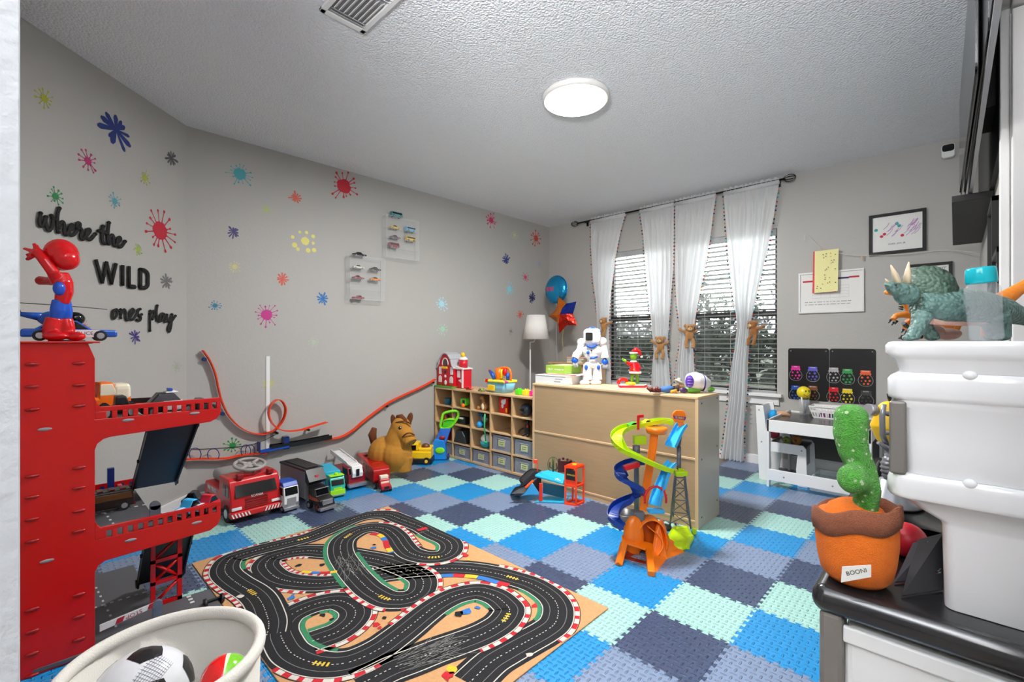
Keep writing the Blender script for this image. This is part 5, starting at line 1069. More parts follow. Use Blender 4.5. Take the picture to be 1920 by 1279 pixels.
b = MB().m(FR_, True); ball(b, (115, 478, 0.01), (26, 26, 30)); ball(b, (123, 486, 0.0), (20, 21, 21)); b.build('head', t, remesh=0.004, smit=3)
b = MB().m(FR_, True); chain(b, [(116, 512, 0), (118, 530, 0), (121, 548, 0), (116, 568, 0)], [10, 15, 13, 11], 16)
chain(b, [(106, 528, -0.01), (99, 509, -0.035), (84, 489, -0.045), (74, 478, -0.045)], [9, 9.5, 9, 8]); ball(b, (70, 474, -0.045), (10, 8, 9))
for (dx, dy, r0) in ((-25, -8, 3.4), (-20, 4, 3.2), (-6, -17, 3.6), (0, -14, 3.2), (-20, 13, 3.8)): chain(b, [(70, 474, -0.045), (70+dx*.55, 474+dy*.6, -0.048), (70+dx, 474+dy, -0.044)], [r0+1.2, r0, r0*0.8], 8)
chain(b, [(106, 528, 0.02), (88, 527, 0.03), (74, 526, 0.035)], [8.5, 8, 9]); b.build('torso', t, remesh=0.0032, smit=2)
b = MB().m(FB_, True); ball(b, (111, 541, -0.022), (9, 9, 13)); b.build('side_patch', t)
b = MB().m(FB_, True); chain(b, [(112, 563, -0.004), (109, 582, -0.008), (104, 600, -0.01)], [11, 12, 8]); chain(b, [(120, 564, 0.008), (124, 584, 0.012), (125, 600, 0.012)], [10, 10, 7.5]); b.build('trousers', t, remesh=0.004, smit=2)
b = MB().m(FR_, True); chain(b, [(102, 596, -0.01), (98, 615, -0.012), (95, 628, -0.012)], [12, 14, 12]); ball(b, (103, 630, -0.022), (21, 13, 9.5)); chain(b, [(124, 598, 0.012), (127, 615, 0.012), (130, 628, 0.012)], [10, 11, 9]); ball(b, (142, 631, 0.004), (17, 11, 8.5)); b.build('boots', t, remesh=0.004, smit=2)
# ================================================================ cream tub with balls
TC = (0.55, -1.55); t = thing('toy_tub', 'round cream white fabric tub of balls in the left foreground', 'tub', (TC[0], TC[1], 0))
CANV = mat('cream_canvas', (222, 218, 210), 0.85, bump=0.25, bscale=300)
b = MB().m(CANV, True); b.lathe([(0.005, 0.0), (0.165, 0.0), (0.175, 0.02), (0.186, 0.38), (0.178, 0.38), (0.165, 0.03), (0.005, 0.014)], seg=56, caps=False); b.build('body', t)
b = MB().m(CANV, True); b.tube([(0.184*cos(2*pi*k/56), 0.184*sin(2*pi*k/56), 0.390) for k in range(56)], 0.0125, 12, closed=True, flat=((0, 0, 1), 1.25)); b.build('rim', t)
b = MB().m(P('tub_print_grey', 150, 155, 165), True); pts = [(0.187*cos(a), 0.187*sin(a), z) for a, z in ((-0.5, 0.25), (-0.46, 0.28), (-0.44, 0.32), (-0.47, 0.335), (-0.50, 0.30), (-0.44, 0.26))]; b.tube(catmull(pts, 4), 0.0022, 5); b.build('print', t)
def ballobj(c, r, m, lab, name='ball'):
    t = thing(name, lab, 'ball', c); return t
sb = at(265, 1308, 1.03); SBW = P('soccer_white', 225, 226, 232, rough=0.25)
t = ballobj(tuple(sb), 0.1, None, 'black and white soccer ball with fine stripes in the cream tub')
t.rotation_euler = (0, 0, 0)
b = MB().m(SBW, True); b.ell((0, 0, 0), 0.098, 40, 24); b.build('cover', t)
ph = (1+sqrt(5))/2; ico = [Vector(v).normalized() for v in [(0, 1, ph), (0, 1, -ph), (0, -1, ph), (0, -1, -ph), (1, ph, 0), (1, -ph, 0), (-1, ph, 0), (-1, -ph, 0), (ph, 0, 1), (ph, 0, -1), (-ph, 0, 1), (-ph, 0, -1)]]
vdir = (CAM-sb).normalized(); tgt = (vdir + Matrix.Rotation(YAW, 3, 'Z') @ Vector((0.28, 0, 0.0))).normalized(); rotq = ico[0].rotation_difference(tgt)
b = MB().m(BLACK, True)
for v in ico:
    v = rotq @ v; a = v.orthogonal().normalized(); c = v.cross(a); rings = []
    for rr_ in (1.0, 0.66, 0.33):
        ring = []
        for k in range(10):
            k0 = 1.0 if k % 2 == 0 else 0.85; th = 0.36*rr_*k0; d = a*cos(2*pi*k/10)+c*sin(2*pi*k/10); ring.append((v*cos(th)+d*sin(th))*0.0988)
        rings.append(ring)
    b.loft(rings, False); b.add(rings[-1], [tuple(range(10))])
b.build('black_panels', t)
b = MB().m(P('stripe_grey', 95, 95, 105), True); up_ = (tgt*0.62+Vector((0, 0, 0.9))).normalized(); a = up_.orthogonal().normalized(); c = up_.cross(a)
for k in range(9):
    pts = [((up_*1.0+a*(0.0+0.055*k)+c*(-0.35+0.1*j)).normalized()*0.0985) for j in range(8)]; b.tube(pts, 0.0005, 4)
    pts = [((up_*1.0+c*(-0.3+0.07*k)+a*(-0.05+0.08*j)).normalized()*0.0985) for j in range(7)]; b.tube(pts, 0.0004, 4)
b.build('stripes', t)
rb = at(422, 1273, 1.02); t = ballobj(tuple(rb), 0.05, None, 'small red and green ball in the cream tub')
BR_ = P('ball_red', 215, 25, 25, rough=0.15); BGn = P('ball_green', 115, 190, 40, rough=0.15); BWh = P('ball_cream', 235, 232, 210, rough=0.2)
b = MB(); nseg, nr = 36, 24
axis = Matrix.Rotation(YAW, 4, 'Z') @ Matrix.Rotation(rad(35), 4, 'Y') @ Matrix.Rotation(rad(50), 4, 'X')
b.M = axis; vs = []; R_ = 0.048
for i in range(nr+1):
    for k in range(nseg): a = -pi/2+pi*i/nr; vs.append((R_*cos(a)*cos(2*pi*k/nseg), R_*cos(a)*sin(2*pi*k/nseg), R_*sin(a)))
for i in range(nr):
    for k in range(nseg):
        kk = k % 12; mt = BR_ if ((k//12)+(i//12)) % 2 == 0 else BGn
        if kk in (0,) or i in (11, 12): mt = BWh
        b.m(mt, True).f.append((i*nseg+k, i*nseg+(k+1) % nseg, (i+1)*nseg+(k+1) % nseg, (i+1)*nseg+k)); b.mi.append(b.cur); b.sm.append(True)
b.v = [b.M @ Vector(v) for v in vs]; b.build('cover', t); b = MB().m(BLACK, True); dv = (CAM-rb).normalized()*0.047+Matrix.Rotation(YAW, 3, 'Z') @ Vector((-0.002, 0, -0.014)); b.ell(dv, (0.012, 0.012, 0.010), 14, 8); b.build('black_spot', t)
t = ballobj((TC[0]+0.02, TC[1]-0.0, 0.128), 0.11, None, 'dark maroon ball lying under the soccer ball in the tub'); MB().m(P('maroon_rubber', 70, 20, 24, rough=0.5), True).ell((0, 0, 0), 0.112, 32, 20).build('cover', t)
t = ballobj((TC[0]+0.075, TC[1]+0.075, 0.276), 0.11, None, 'grey foam ball supporting the red and green ball'); MB().m(P('grey_foam', 150, 148, 146, rough=0.9), True).ell((0, 0, 0), 0.045, 20, 14).build('cover', t)
# ================================================================ right foreground: storage unit, totes, cactus, dinosaurs, bottle
KX0, KX1, KY0, KY1, KZ = 1.622, 1.93, -0.802, 0.30, 0.6675
t = thing('storage_unit', 'toy storage unit with black top, grey posts and white bins at right', 'storage unit', (KX0, KY0, 0))
TOPB = P('unit_top_black', 24, 24, 26, rough=0.18)
b = MB().m(TOPB, True); b.rbox(0, KX1-KX0, 0, KY1-KY0, KZ-0.048, KZ, 0.022, 5); b.build('top', t)
PG = mat('unit_post_grey', (112, 108, 104), 0.35, 0.3)
for (x, y) in ((0.012, 0.012), (0.012, 1.04), (0.26, 0.012)): b = MB().m(PG); b.box(x, x+0.036, y, y+0.045, 0, KZ-0.045); b.build('post', t, bevel=0.008)
BINW = P('bin_white', 226, 228, 230, rough=0.25)
for k, z in enumerate((0.045, 0.245, 0.43)):
    b = MB().m(BINW); b.rbox(0.047, 0.302, 0.020, 0.50, z, z+0.175, 0.012, 3); bi = b.build('bin_drawer', t); b = MB().m(BINW); b.box(0.047, 0.302, 0.012, 0.022, z+0.15, z+0.178); b.build('lip', bi, bevel=0.003)
    b = MB().m(PG); b.cyl((0.03, 0.03, z-0.004), (0.30, 0.03, z-0.004), 0.006, seg=8); b.build('rail', t)
# stacked white totes with grey latch
t = thing('storage_tote', 'stack-lidded white plastic storage tote with a grey side latch', 'storage tote', (1.725, -0.765, KZ)); TW_ = P('tote_white', 236, 238, 242, rough=0.22, coat=0.3)
def rr_ring(x0, x1, y0, y1, z, r=0.02, n=5):
    o = []
    for cx_, cy_, a0 in ((x1-r, y1-r, 0), (x0+r, y1-r, pi/2), (x0+r, y0+r, pi), (x1-r, y0+r, 1.5*pi)):
        for k in range(n+1): a = a0+k*pi/2/n; o.append((cx_+r*cos(a), cy_+r*sin(a), z))
    return o
def tote(prof, nm, W=0.203, D=0.36):
    b = MB().m(TW_, True); b.loft([rr_ring(i, W-i*0.2, i*0.35, D-i, z-KZ, max(0.004, 0.022-i*0.1)) for i, z in prof], True); return b.build(nm, t, bevel=0.0015)
b0 = tote([(0.071, KZ+0.0005), (0.068, 0.80), (0.066, 0.806), (0.040, 0.822), (0.022, 0.836), (0.004, 0.840), (0.0, 0.846), (0.0, 0.868), (0.003, 0.876), (0.012, 0.880)], 'lower_tub')
b1 = tote([(0.022, 0.880), (0.020, 0.93), (0.016, 0.985), (0.010, 0.990), (0.010, 1.000), (0.003, 1.003), (0.0, 1.008), (0.0, 1.034), (0.004, 1.040), (0.014, 1.046)], 'upper_tub')
b2 = tote([(0.016, 1.046), (0.010, 1.066), (0.006, 1.069), (0.0, 1.073), (-0.003, 1.078), (-0.003, 1.090), (0.001, 1.0955), (0.006, 1.097)], 'lid')
b = MB().m(mat('latch_grey', (100, 96, 92), 0.4, 0.2)); b.rbox(0.004, 0.026, -0.002, 0.10, 0.878-KZ, 0.998-KZ, 0.004); b.build('latch', b1)
for z in (0.872, 1.038): b = MB().m(TW_, True); b.ell((0.1, 0.006, z-KZ+0.006), (0.009, 0.008, 0.008)); b.build('moulded_knob', b0 if z < 1 else b1)
# dancing cactus
PLG = mat('cactus_green_plush', (66, 150, 36), 0.95, noise_amt=0.4, nscale=120, bump=1.0, bscale=420, sheen=0.15)
t, L = frame('plush_cactus', 'green plush cactus in an orange and brown plush pot', 'stuffed toy', 1620, 1098, z=KZ+0.001); s_ = L.s
nt = PLG.node_tree; pb = nt.nodes['Principled BSDF']; vo = nt.nodes.new('ShaderNodeTexVoronoi'); vo.inputs['Scale'].default_value = 78; tcn = nt.nodes.new('ShaderNodeTexCoord'); cr = nt.nodes.new('ShaderNodeValToRGB'); cr.color_ramp.elements[0].position = 0.16; cr.color_ramp.elements[0].color = (1, 1, 1, 1); cr.color_ramp.elements[1].position = 0.26; cr.color_ramp.elements[1].color = (0, 0, 0, 1)
mxn = nt.nodes.new('ShaderNodeMixRGB'); src = pb.inputs['Base Color'].links[0].from_socket; nt.links.new(tcn.outputs['Object'], vo.inputs['Vector']); nt.links.new(vo.outputs['Distance'], cr.inputs[0]); nt.links.new(cr.outputs[0], mxn.inputs[0]); nt.links.new(src, mxn.inputs[1]); mxn.inputs[2].default_value = (0.62, 0.78, 0.5, 1); nt.links.new(mxn.outputs[0], pb.inputs['Base Color'])
b = MB().m(PLG, True); chain(b, [(1596, 783, 0), (1594, 812, 0), (1600, 846, 0), (1616, 880, 0), (1626, 918, 0), (1622, 960, 0.005), (1618, 990, 0.01)], [27, 28, 25, 23, 22, 20, 20], 16); ball(b, (1596, 780, 0), (28, 26, 22)); ball(b, (1599, 898, -0.02), (25, 25, 27)); ball(b, (1612, 905, -0.01), (18, 20, 20)); b.build('body', t, remesh=0.003, smit=3)
POT = mat('orange_plush', (205, 100, 12), 0.95, noise_amt=0.12, nscale=60, bump=0.5, bscale=500); COL = mat('brown_plush', (112, 62, 38), 0.95, bump=0.5, bscale=500)
b = MB().m(POT, True); b.lathe([(0.0, 0.004), (46*s_, 0.004), (56*s_, 0.015), (62*s_, 0.04), (66*s_, 0.075), (66*s_, 0.105), (60*s_, 0.118), (0.0, 0.124)], (0, 0.02, 0), 40); b.ell((0, 0.02, 0.112), (52*s_, 52*s_, 0.034)); b.build('pot', t)
b = MB().m(COL, True); n = 48
rg = [[((67+dr)*s_*cos(2*pi*k/n), 0.02+(67+dr)*s_*sin(2*pi*k/n), z+0.014*sin(2*pi*k/n*1.0+2.6)+0.004*sin(5*2*pi*k/n)) for k in range(n)] for dr, z in ((-2, 0.092), (2, 0.094), (5, 0.112), (3, 0.132), (-1, 0.134), (-4, 0.118), (-4, 0.095))]; b.loft(rg, False); b.build('collar', t)
b = MB().m(PW); a_ = L(1577, 1092, -0.045); c_ = L(1633, 1082, -0.052); b.add([a_, c_, c_+Vector((0, 0.0, 0.020)), a_+Vector((0.002, 0, 0.026))], [(0, 1, 2, 3)]); lb_ = b.build('care_label', t, solid=0.001)
text_mesh('label_print', 'BOONI', lb_, INK, 0.010, frame_M((a_+c_)/2+Vector((0, -0.0012, 0.013)), c_-a_, (c_-a_).cross(Vector((0, 0, 1)))), 0.0003)
# balls, books, black tray on the unit
t, L = frame('toy_tray', 'shallow black tray on the storage unit behind the cactus', 'tray', 1700, 975, z=KZ+0.001); 
o_ = Vector((1.75, -0.36, KZ)); t.location = o_; t.rotation_euler = (0, 0, 0)
b = MB().m(TOPB, True); x0, x1, y0, y1 = -0.115, 0.165, -0.14, 0.50
b.loft([rr_ring(x0, x1, y0, y1, 0.001, 0.03), rr_ring(x0-0.008, x1+0.008, y0-0.008, y1+0.008, 0.05, 0.03), rr_ring(x0-0.014, x1+0.014, y0-0.014, y1+0.014, 0.052, 0.03), rr_ring(x0-0.002, x1+0.002, y0-0.002, y1+0.002, 0.048, 0.03), rr_ring(x0+0.006, x1-0.006, y0+0.006, y1-0.006, 0.006, 0.03)], True); b.build('tray_body', t)
def simple_ball(px, py, dep, r, m, lab): 
    c = at(px, py, dep); t = thing('ball', lab, 'ball', tuple(c)); MB().m(m, True).ell((0, 0, 0), r, 24, 16).build('cover', t)
simple_ball(1700, 1012, 0.915, 0.033, P('crimson_rubber', 190, 25, 45, rough=0.4), 'crimson ball on the storage unit beside the cactus pot'); simple_ball(1655, 985, 0.975, 0.033, P('yellow_rubber', 235, 185, 20, rough=0.4), 'yellow ball on the storage unit behind the cactus pot')
t, L = frame('picture_book', 'black picture book leaning against the white tote', 'book', 1715, 1108, z=KZ+0.001)
BKC = P('book_cover_black', 20, 19, 24, rough=0.9)
b = MB().m(BKC); A_, B_, C_, D_ = L(1690, 1135, -0.02), L(1768, 1136, -0.0), L(1768, 1000, 0.04), L(1722, 1012, 0.06)
for q in (A_, B_): q.z = 0.002
b.add([A_, B_, C_, D_], [(0, 1, 2, 3)]); bo = b.build('cover', t, solid=0.004)
b = MB(); rr = random.Random(4); nn_ = (B_-A_).cross(D_-A_).normalized(); nn_ = nn_ if nn_.y < 0 else -nn_
for k in range(34):
    u, v_ = rr.uniform(.28, .9), rr.uniform(.25, .92); p = (A_.lerp(B_, u)).lerp(D_.lerp(C_, u), v_)+nn_*0.0025; ex_, ez_ = (B_-A_).normalized(), (D_-A_).normalized(); q = rr.uniform(.002, .006)
    b.m([P('cov_red', 170, 40, 50), P('cov_teal', 90, 150, 150), P('cov_tan', 150, 120, 95), P('cov_grey', 110, 110, 120)][k % 4]); b.add([p+(ex_*cos(a)+ez_*sin(a)*1.5)*q*rr.uniform(.7, 1.2) for a in [j*pi/3 for j in range(6)]], [tuple(range(6))])
b.build('cover_art', bo)
t, L = frame('picture_book', 'thin grey paged book behind the black picture book', 'book', 1700, 1100, z=KZ+0.001)
b = MB().m(P('page_grey', 50, 48, 54, rough=0.95)); A_, B_, C_, D_ = L(1677, 1122, 0.01), L(1750, 1122, 0.02), L(1750, 1010, 0.07), L(1712, 1018, 0.075)
for q in (A_, B_): q.z = 0.002
b.add([A_, B_, C_, D_], [(0, 1, 2, 3)]); b.build('pages', t, solid=0.003)
# grey toy grabber with yellow capsule toy
t, L = frame('toy_robot', 'grey ribbed toy robot arm on a round base behind the tote', 'toy robot', 1674, 945, z=KZ+0.008); s_ = L.s
RGY = mat('robot_grey', (140, 142, 148), 0.3, 0.5)
b = MB().m(RGY, True); b.lathe([(0, 0), (42*s_, 0), (44*s_, 4*s_), (30*s_, 10*s_), (20*s_, 46*s_), (0, 48*s_)], (0, 0, 0), 28); b.build('base', t)
b = MB().m(RGY, True); pts = [L(1672, 905), L(1664, 885), L(1664, 868), L(1674, 850)]; cp = catmull(pts, 8); b.tube(cp, [(9+1.8*(k % 3 == 0))*s_ for k in range(len(cp))], 14); b.build('ribbed_tube', t)
b = MB().m(RGY, True); chain(b, [(1674, 850, 0), (1660, 838, -0.005), (1646, 830, -0.008)], [6, 5, 3], 8); chain(b, [(1674, 850, 0), (1690, 840, 0), (1704, 830, 0)], [6, 5, 4], 8); chain(b, [(1664, 838, 0), (1655, 815, -0.01), (1654, 780, -0.012), (1658, 758, -0.01)], [5, 5, 5, 4], 8); chain(b, [(1657, 775, -0.01), (1684, 775, 0)], [4, 4], 8); chain(b, [(1657, 812, -0.01), (1684, 812, 0)], [4, 4], 8)
b.cyl(L(1662, 846), L(1690, 846), 5*s_, seg=10); b.build('grip', t); 
t, L2 = frame('yellow_capsule_toy', 'rounded yellow capsule toy with a black band held by the grey arm', 'toy', 1664, 833, dep=L.d+0.055); L = L2; s_ = L.s
b = MB().m(P('capsule_yellow', 240, 195, 30, rough=0.3), True); chain(b, [(1668, 772, 0), (1664, 800, 0), (1666, 822, 0)], [20, 27, 20], 24); ball(b, (1668, 772, 0), 20); ball(b, (1666, 822, 0), (20, 20, 12)); b.build('body', t, remesh=0.004, smit=2)
b = MB().m(BLACK, True); b.lathe([(21.5*s_, -3*s_), (22.5*s_, -3*s_), (22.5*s_, 3*s_), (21.5*s_, 3*s_)], tuple(L(1668, 776)), 24, caps=False); b.build('band', t)
b = MB().m(SILVER, True); b.cyl(L(1640, 770, -0.01), L(1627, 768, -0.012), 11*s_, seg=18); b.build('round_lens', t)
b = MB().m(BLACK, True); 
for dx in (-5, 0, 5): chain(b, [(1668, 753, 0), (1668+dx*.6, 745, 0), (1668+dx, 738, 0)], [1.5, 1.3, 0.8], 6)
b.build('tuft', t)
# dinosaurs
def scale_mat(name, rgb, amt=0.25):
    m = mat(name, rgb, 0.5, noise_amt=amt, nscale=35); nt = m.node_tree; b = nt.nodes['Principled BSDF']; v = nt.nodes.new('ShaderNodeTexVoronoi'); v.inputs['Scale'].default_value = 130; tc = nt.nodes.new('ShaderNodeTexCoord'); bp = nt.nodes.new('ShaderNodeBump'); bp.inputs['Strength'].default_value = 1.0; bp.inputs['Distance'].default_value = 0.004; bp.invert = True
    nt.links.new(tc.outputs['Object'], v.inputs['Vector']); nt.links.new(v.outputs['Distance'], bp.inputs['Height']); nt.links.new(bp.outputs[0], b.inputs['Normal']); return m
DG = scale_mat('dino_green_grey', (88, 118, 112), 0.4); DO = mat('dino_orange', (228, 130, 30), 0.5, noise_amt=0.2, nscale=25, bump=0.3, bscale=120); DPK = mat('dino_pink', (205, 160, 145), 0.5, noise_amt=0.15, nscale=30); HORN = mat('horn_bone', (218, 200, 170), 0.5)
t, L = frame('toy_dinosaur', 'green three-horned toy dinosaur with a neck frill on the tote', 'toy dinosaur', 1760, 639, dep=0.93); s_ = L.s
b = MB().m(DG, True); chain(b, [(1722, 572, 0), (1760, 575, 0), (1800, 574, 0), (1840, 578, 0.01), (1880, 582, 0.02), (1920, 596, 0.03), (1965, 612, 0.04)], [24, 31, 33, 32, 24, 15, 6], 20)
for (x, y, dd) in ((1730, 590, -0.018), (1742, 592, 0.03)): chain(b, [(x, y, dd), (x-8, y+20, dd-0.004), (x-20 if dd < 0 else x+8, 633, dd-0.006)], [17, 12, 11], 12); ball(b, (x-24 if dd < 0 else x+6, 633, dd-0.008), (13, 10, 6))
for (x, y, dd) in ((1868, 592, -0.01), (1850, 592, 0.04)): chain(b, [(x, y, dd), (x+10, y+20, dd), (x+14, 633, dd)], [20, 14, 11], 12); ball(b, (x+10, 633, dd-0.005), (14, 11, 6))
ball(b, (1700, 552, 0), (22, 18, 20)); chain(b, [(1690, 545, -0.005), (1674, 540, -0.012), (1664, 530, -0.016)], [16, 11, 6], 12); b.build('body', t, remesh=0.0022, smit=1)
b = MB().m(scale_mat('dino_frill', (70, 92, 78), 0.35), True); c0 = L(1722, 558, 0.0); rings = []
n = 22; fa = [rad(-95+k*(250/n)) for k in range(n+1)]
inner = [L(1712+8*cos(a), 556-10*sin(a), -0.004) for a in fa]; outer = [L(1740+56*cos(a)*(1+0.03*(k % 2)), 546-46*sin(a)*(1+0.03*(k % 2)), 0.012-0.03*cos(a)) for k, a in enumerate(fa)]
midr = [p.lerp(q, 0.5)+Vector((0, -0.008, 0)) for p, q in zip(inner, outer)]
b.loft([inner, midr, outer], False, True, closed=False); b.build('frill', t, solid=0.004)
b = MB().m(HORN, True); chain(b, [(1686, 538, -0.008), (1678, 515, -0.010), (1670, 497, -0.012)], [7, 5, 1], 10); chain(b, [(1700, 532, 0.006), (1702, 510, 0.006), (1704, 491, 0.008)], [7, 5, 1], 10); chain(b, [(1666, 530, -0.016), (1660, 523, -0.017)], [3.5, 0.8], 8); b.build('horns', t)
b = MB().m(BLACK, True); ball(b, (1680, 534, -0.026), 2.2, 8, 6); b.build('eye', t)
b = MB().m(DPK, True); chain(b, [(1745, 601, -0.006), (1800, 603, -0.004), (1850, 603, 0.0)], [7, 9, 7], 12); b.build('belly', t)
t, L = frame('toy_dinosaur', 'orange toy dinosaur behind the green horned one, arms forward', 'toy dinosaur', 1790, 639, dep=1.02); s_ = L.s
b = MB().m(DO, True); chain(b, [(1720, 590, 0), (1780, 592, 0.01), (1850, 580, 0.02), (1890, 556, 0.03), (1925, 532, 0.03), (1960, 505, 0.03)], [15, 22, 20, 14, 9, 4], 16)
chain(b, [(1718, 592, -0.01), (1696, 590, -0.015), (1680, 592, -0.018), (1674, 600, -0.018)], [8, 6, 5, 5], 10); chain(b, [(1720, 600, 0.01), (1704, 606, 0.0), (1698, 616, -0.004)], [9, 8, 6], 10)
chain(b, [(1715, 580, 0), (1700, 560, 0), (1680, 549, -0.01), (1660, 548, -0.016)], [13, 11, 7, 4], 12); chain(b, [(1790, 600, 0), (1785, 620, 0), (1780, 633, 0)], [14, 10, 8], 10); chain(b, [(1850, 595, 0.03), (1852, 615, 0.03), (1848, 633, 0.03)], [14, 10, 8], 10); b.build('body', t, remesh=0.0026, smit=1)
b = MB().m(BLACK, True)
for (x, y) in ((1668, 604), (1674, 608), (1680, 606), (1692, 622), (1698, 625)): chain(b, [(x+2, y-4, -0.018), (x-2, y+2, -0.02)], [2.4, 0.8], 6)
b.build('claws', t)
t, L = frame('toy_dinosaur', 'pink bellied dark toy dinosaur lying behind the horned one', 'toy dinosaur', 1745, 639, dep=0.985); s_ = L.s
b = MB().m(DPK, True); ball(b, (1742, 622, 0), (26, 18, 15)); ball(b, (1775, 626, 0.01), (26, 16, 12)); b.build('body', t, remesh=0.003, smit=1)
b = MB().m(P('claw_dark', 35, 32, 34), True); chain(b, [(1728, 632, -0.01), (1712, 628, -0.01), (1692, 632, -0.012)], [4, 3.5, 4], 8)
for (x, y) in ((1688, 634), (1694, 636), (1700, 635), (1758, 628), (1764, 622), (1752, 634)): ball(b, (x, y, -0.014), (4, 3, 2.4), 8, 6)
chain(b, [(1712, 616, 0), (1700, 612, -0.004), (1694, 606, -0.006)], [5, 4, 4], 8); b.build('limbs', t)
t, L = frame('toy_dinosaur', 'small bright green toy dinosaur claw behind the frill', 'toy dinosaur', 1715, 639, dep=1.045); s_ = L.s
b = MB().m(P('dino_lime', 90, 175, 50, rough=0.4), True); chain(b, [(1730, 600, 0), (1718, 578, 0), (1704, 574, 0), (1694, 572, 0)], [12, 9, 8, 6], 10); chain(b, [(1730, 600, 0), (1732, 620, 0), (1730, 632, 0)], [12, 8, 7], 10); b.build('body', t, remesh=0.003, smit=1)
b = MB().m(BLACK, True)
for y in (566, 571, 576, 580): chain(b, [(1692, y, -0.003), (1685, y-1, -0.004)], [2, 0.8], 6)
b.build('claws', t)
# clear bottle with teal cap
t, L = frame('squeeze_bottle', 'clear plastic bottle with teal cap in front of the dinosaur', 'bottle', 1850, 639, dep=0.865); s_ = L.s
CB_ = mat('bottle_clear', (225, 232, 236), 0.06, alpha=0.24); LQ = mat('bottle_liquid', (215, 222, 226), 0.05, alpha=0.22)
b = MB().m(CB_, True); H_ = 108*s_; n = 8; rs_ = [(25, 17, 1), (28, 19, 6), (29, 19, 50), (31, 20, 88), (29, 19, 101), (22, 16, 107), (19, 15, 110)]
b.loft([[(cos(a)*rx*s_*(1+0.0*a), sin(a)*ry*s_, z*s_) for a in [2*pi*k/36 for k in range(36)]] for rx, ry, z in rs_], True); bd = b.build('bottle_body', t)
b = MB().m(LQ, True); b.loft([[(cos(a)*rx*s_*0.94, sin(a)*ry*s_*0.94, z*s_) for a in [2*pi*k/36 for k in range(36)]] for rx, ry, z in ((25, 17, 2), (28, 19, 8), (28.5, 19, 31))], True); b.build('liquid', bd)
b = MB().m(P('cap_teal', 10, 170, 185, rough=0.2), True); b.lathe([(0, 108*s_), (21*s_, 108*s_), (22.5*s_, 112*s_), (21.5*s_, 134*s_), (19*s_, 138*s_), (0, 139*s_)], (0, 0, 0), 32); b.build('cap', t)
t.rotation_euler = (0, rad(-5), YAW)
# ================================================================ vehicles along the long wall
def rootat(name, lab, cat, x, y, rzdeg, z=0.0, group=None): return thing(name, lab, cat, (x, y, z), rad(rzdeg), group)
def wheels(t, xs, hw, r, w=0.03, hub=SILVER, m=RUBBER):
    for x in xs:
        for s_ in (-1, 1):
            b = MB().m(m, True); b.cyl((x, s_*(hw-w), r), (x, s_*hw, r), r, seg=20); b.m(hub); b.cyl((x, s_*hw, r), (x, s_*(hw+0.003), r), r*0.55, r*0.5, seg=14); b.build('wheel', t)
FRD = P('fire_red', 190, 22, 28, rough=0.25)
t = rootat('ride_on_fire_truck', 'large red ride-on fire truck with grey steering wheel', 'ride-on toy', -1.31, -0.785, 3, group=None)
L0, W_ = 0.50, 0.145
b = MB().m(FRD); b.prism(r2([(-0.19, 0.06), (-0.0, 0.06), (0.005, 0.10), (-0.012, 0.20), (-0.035, 0.252), (-0.06, 0.262), (-0.20, 0.262), (-0.20, 0.12)], 0.012, 3), -W_, W_, 'xz'); cab = b.build('cab', t, bevel=0.010, bseg=3)
b = MB().m(FRD); b.prism([(-0.50, 0.05), (-0.19, 0.05), (-0.19, 0.17), (-0.48, 0.175), (-0.50, 0.15)], -W_+0.006, W_-0.006, 'xz'); bd = b.build('body', t, bevel=0.008)
b = MB().m(mat('truck_seat_grey', (150, 150, 148), 0.5), True); b.rbox(-0.49, -0.2, -0.10, 0.10, 0.17, 0.245, 0.03, 4); b.build('seat', t)
b = MB().m(DARKGLASS); b.add([(0.003, -W_+0.025, 0.155), (0.003, W_-0.025, 0.155), (-0.020, W_-0.03, 0.222), (-0.020, -W_+0.03, 0.222)], [(0, 1, 2, 3)]); b.build('windscreen', cab, solid=0.006)
for s_ in (-1, 1):
    b = MB().m(DARKGLASS); b.box(-0.075, -0.03, min(s_*W_, s_*(W_+.002)), max(s_*W_, s_*(W_+.002)), 0.155, 0.225); b.box(-0.125, -0.085, min(s_*W_, s_*(W_+.002)), max(s_*W_, s_*(W_+.002)), 0.155, 0.225); b.build('side_windows', cab)
b = MB().m(DRED); 
for k in range(5): b.box(0.0, 0.008, -0.065, 0.065, 0.078+k*0.014, 0.086+k*0.014)
b.build('grille', cab)
text_mesh('bonnet_word', 'SCANIA', cab, WHITE, 0.02, frame_M((0.010, 0, 0.149), (0, 1, 0), (1, 0, 0)), 0.001)
for s_ in (-1, 1): b = MB().m(P('headlight', 225, 225, 228, rough=0.1)); b.box(0.0, 0.009, min(s_*0.085, s_*0.14), max(s_*0.085, s_*0.14), 0.080, 0.098); b.build('headlight', cab, bevel=0.003)
b = MB().m(FRD); b.rbox(-0.03, 0.022, -W_-0.004, W_+0.004, 0.035, 0.072, 0.01); bp_ = b.build('bumper', t)
b = MB().m(WHITE)
for s_ in (-1, 1):
    for k in range(6):
        y = s_*(0.04+k*0.018); b.add([(0.0235, y, 0.042), (0.0235, y+s_*0.008, 0.042), (0.0235, y+s_*0.018, 0.066), (0.0235, y+s_*0.010, 0.066)], [(0, 1, 2, 3)])
b.build('hazard_stripes', bp_)
b = MB().m(mat('wheel_grey', (158, 154, 150), 0.5), True); b.M = Matrix.Translation((-0.12, 0, 0.268)) @ Matrix.Rotation(rad(12), 4, 'Y')
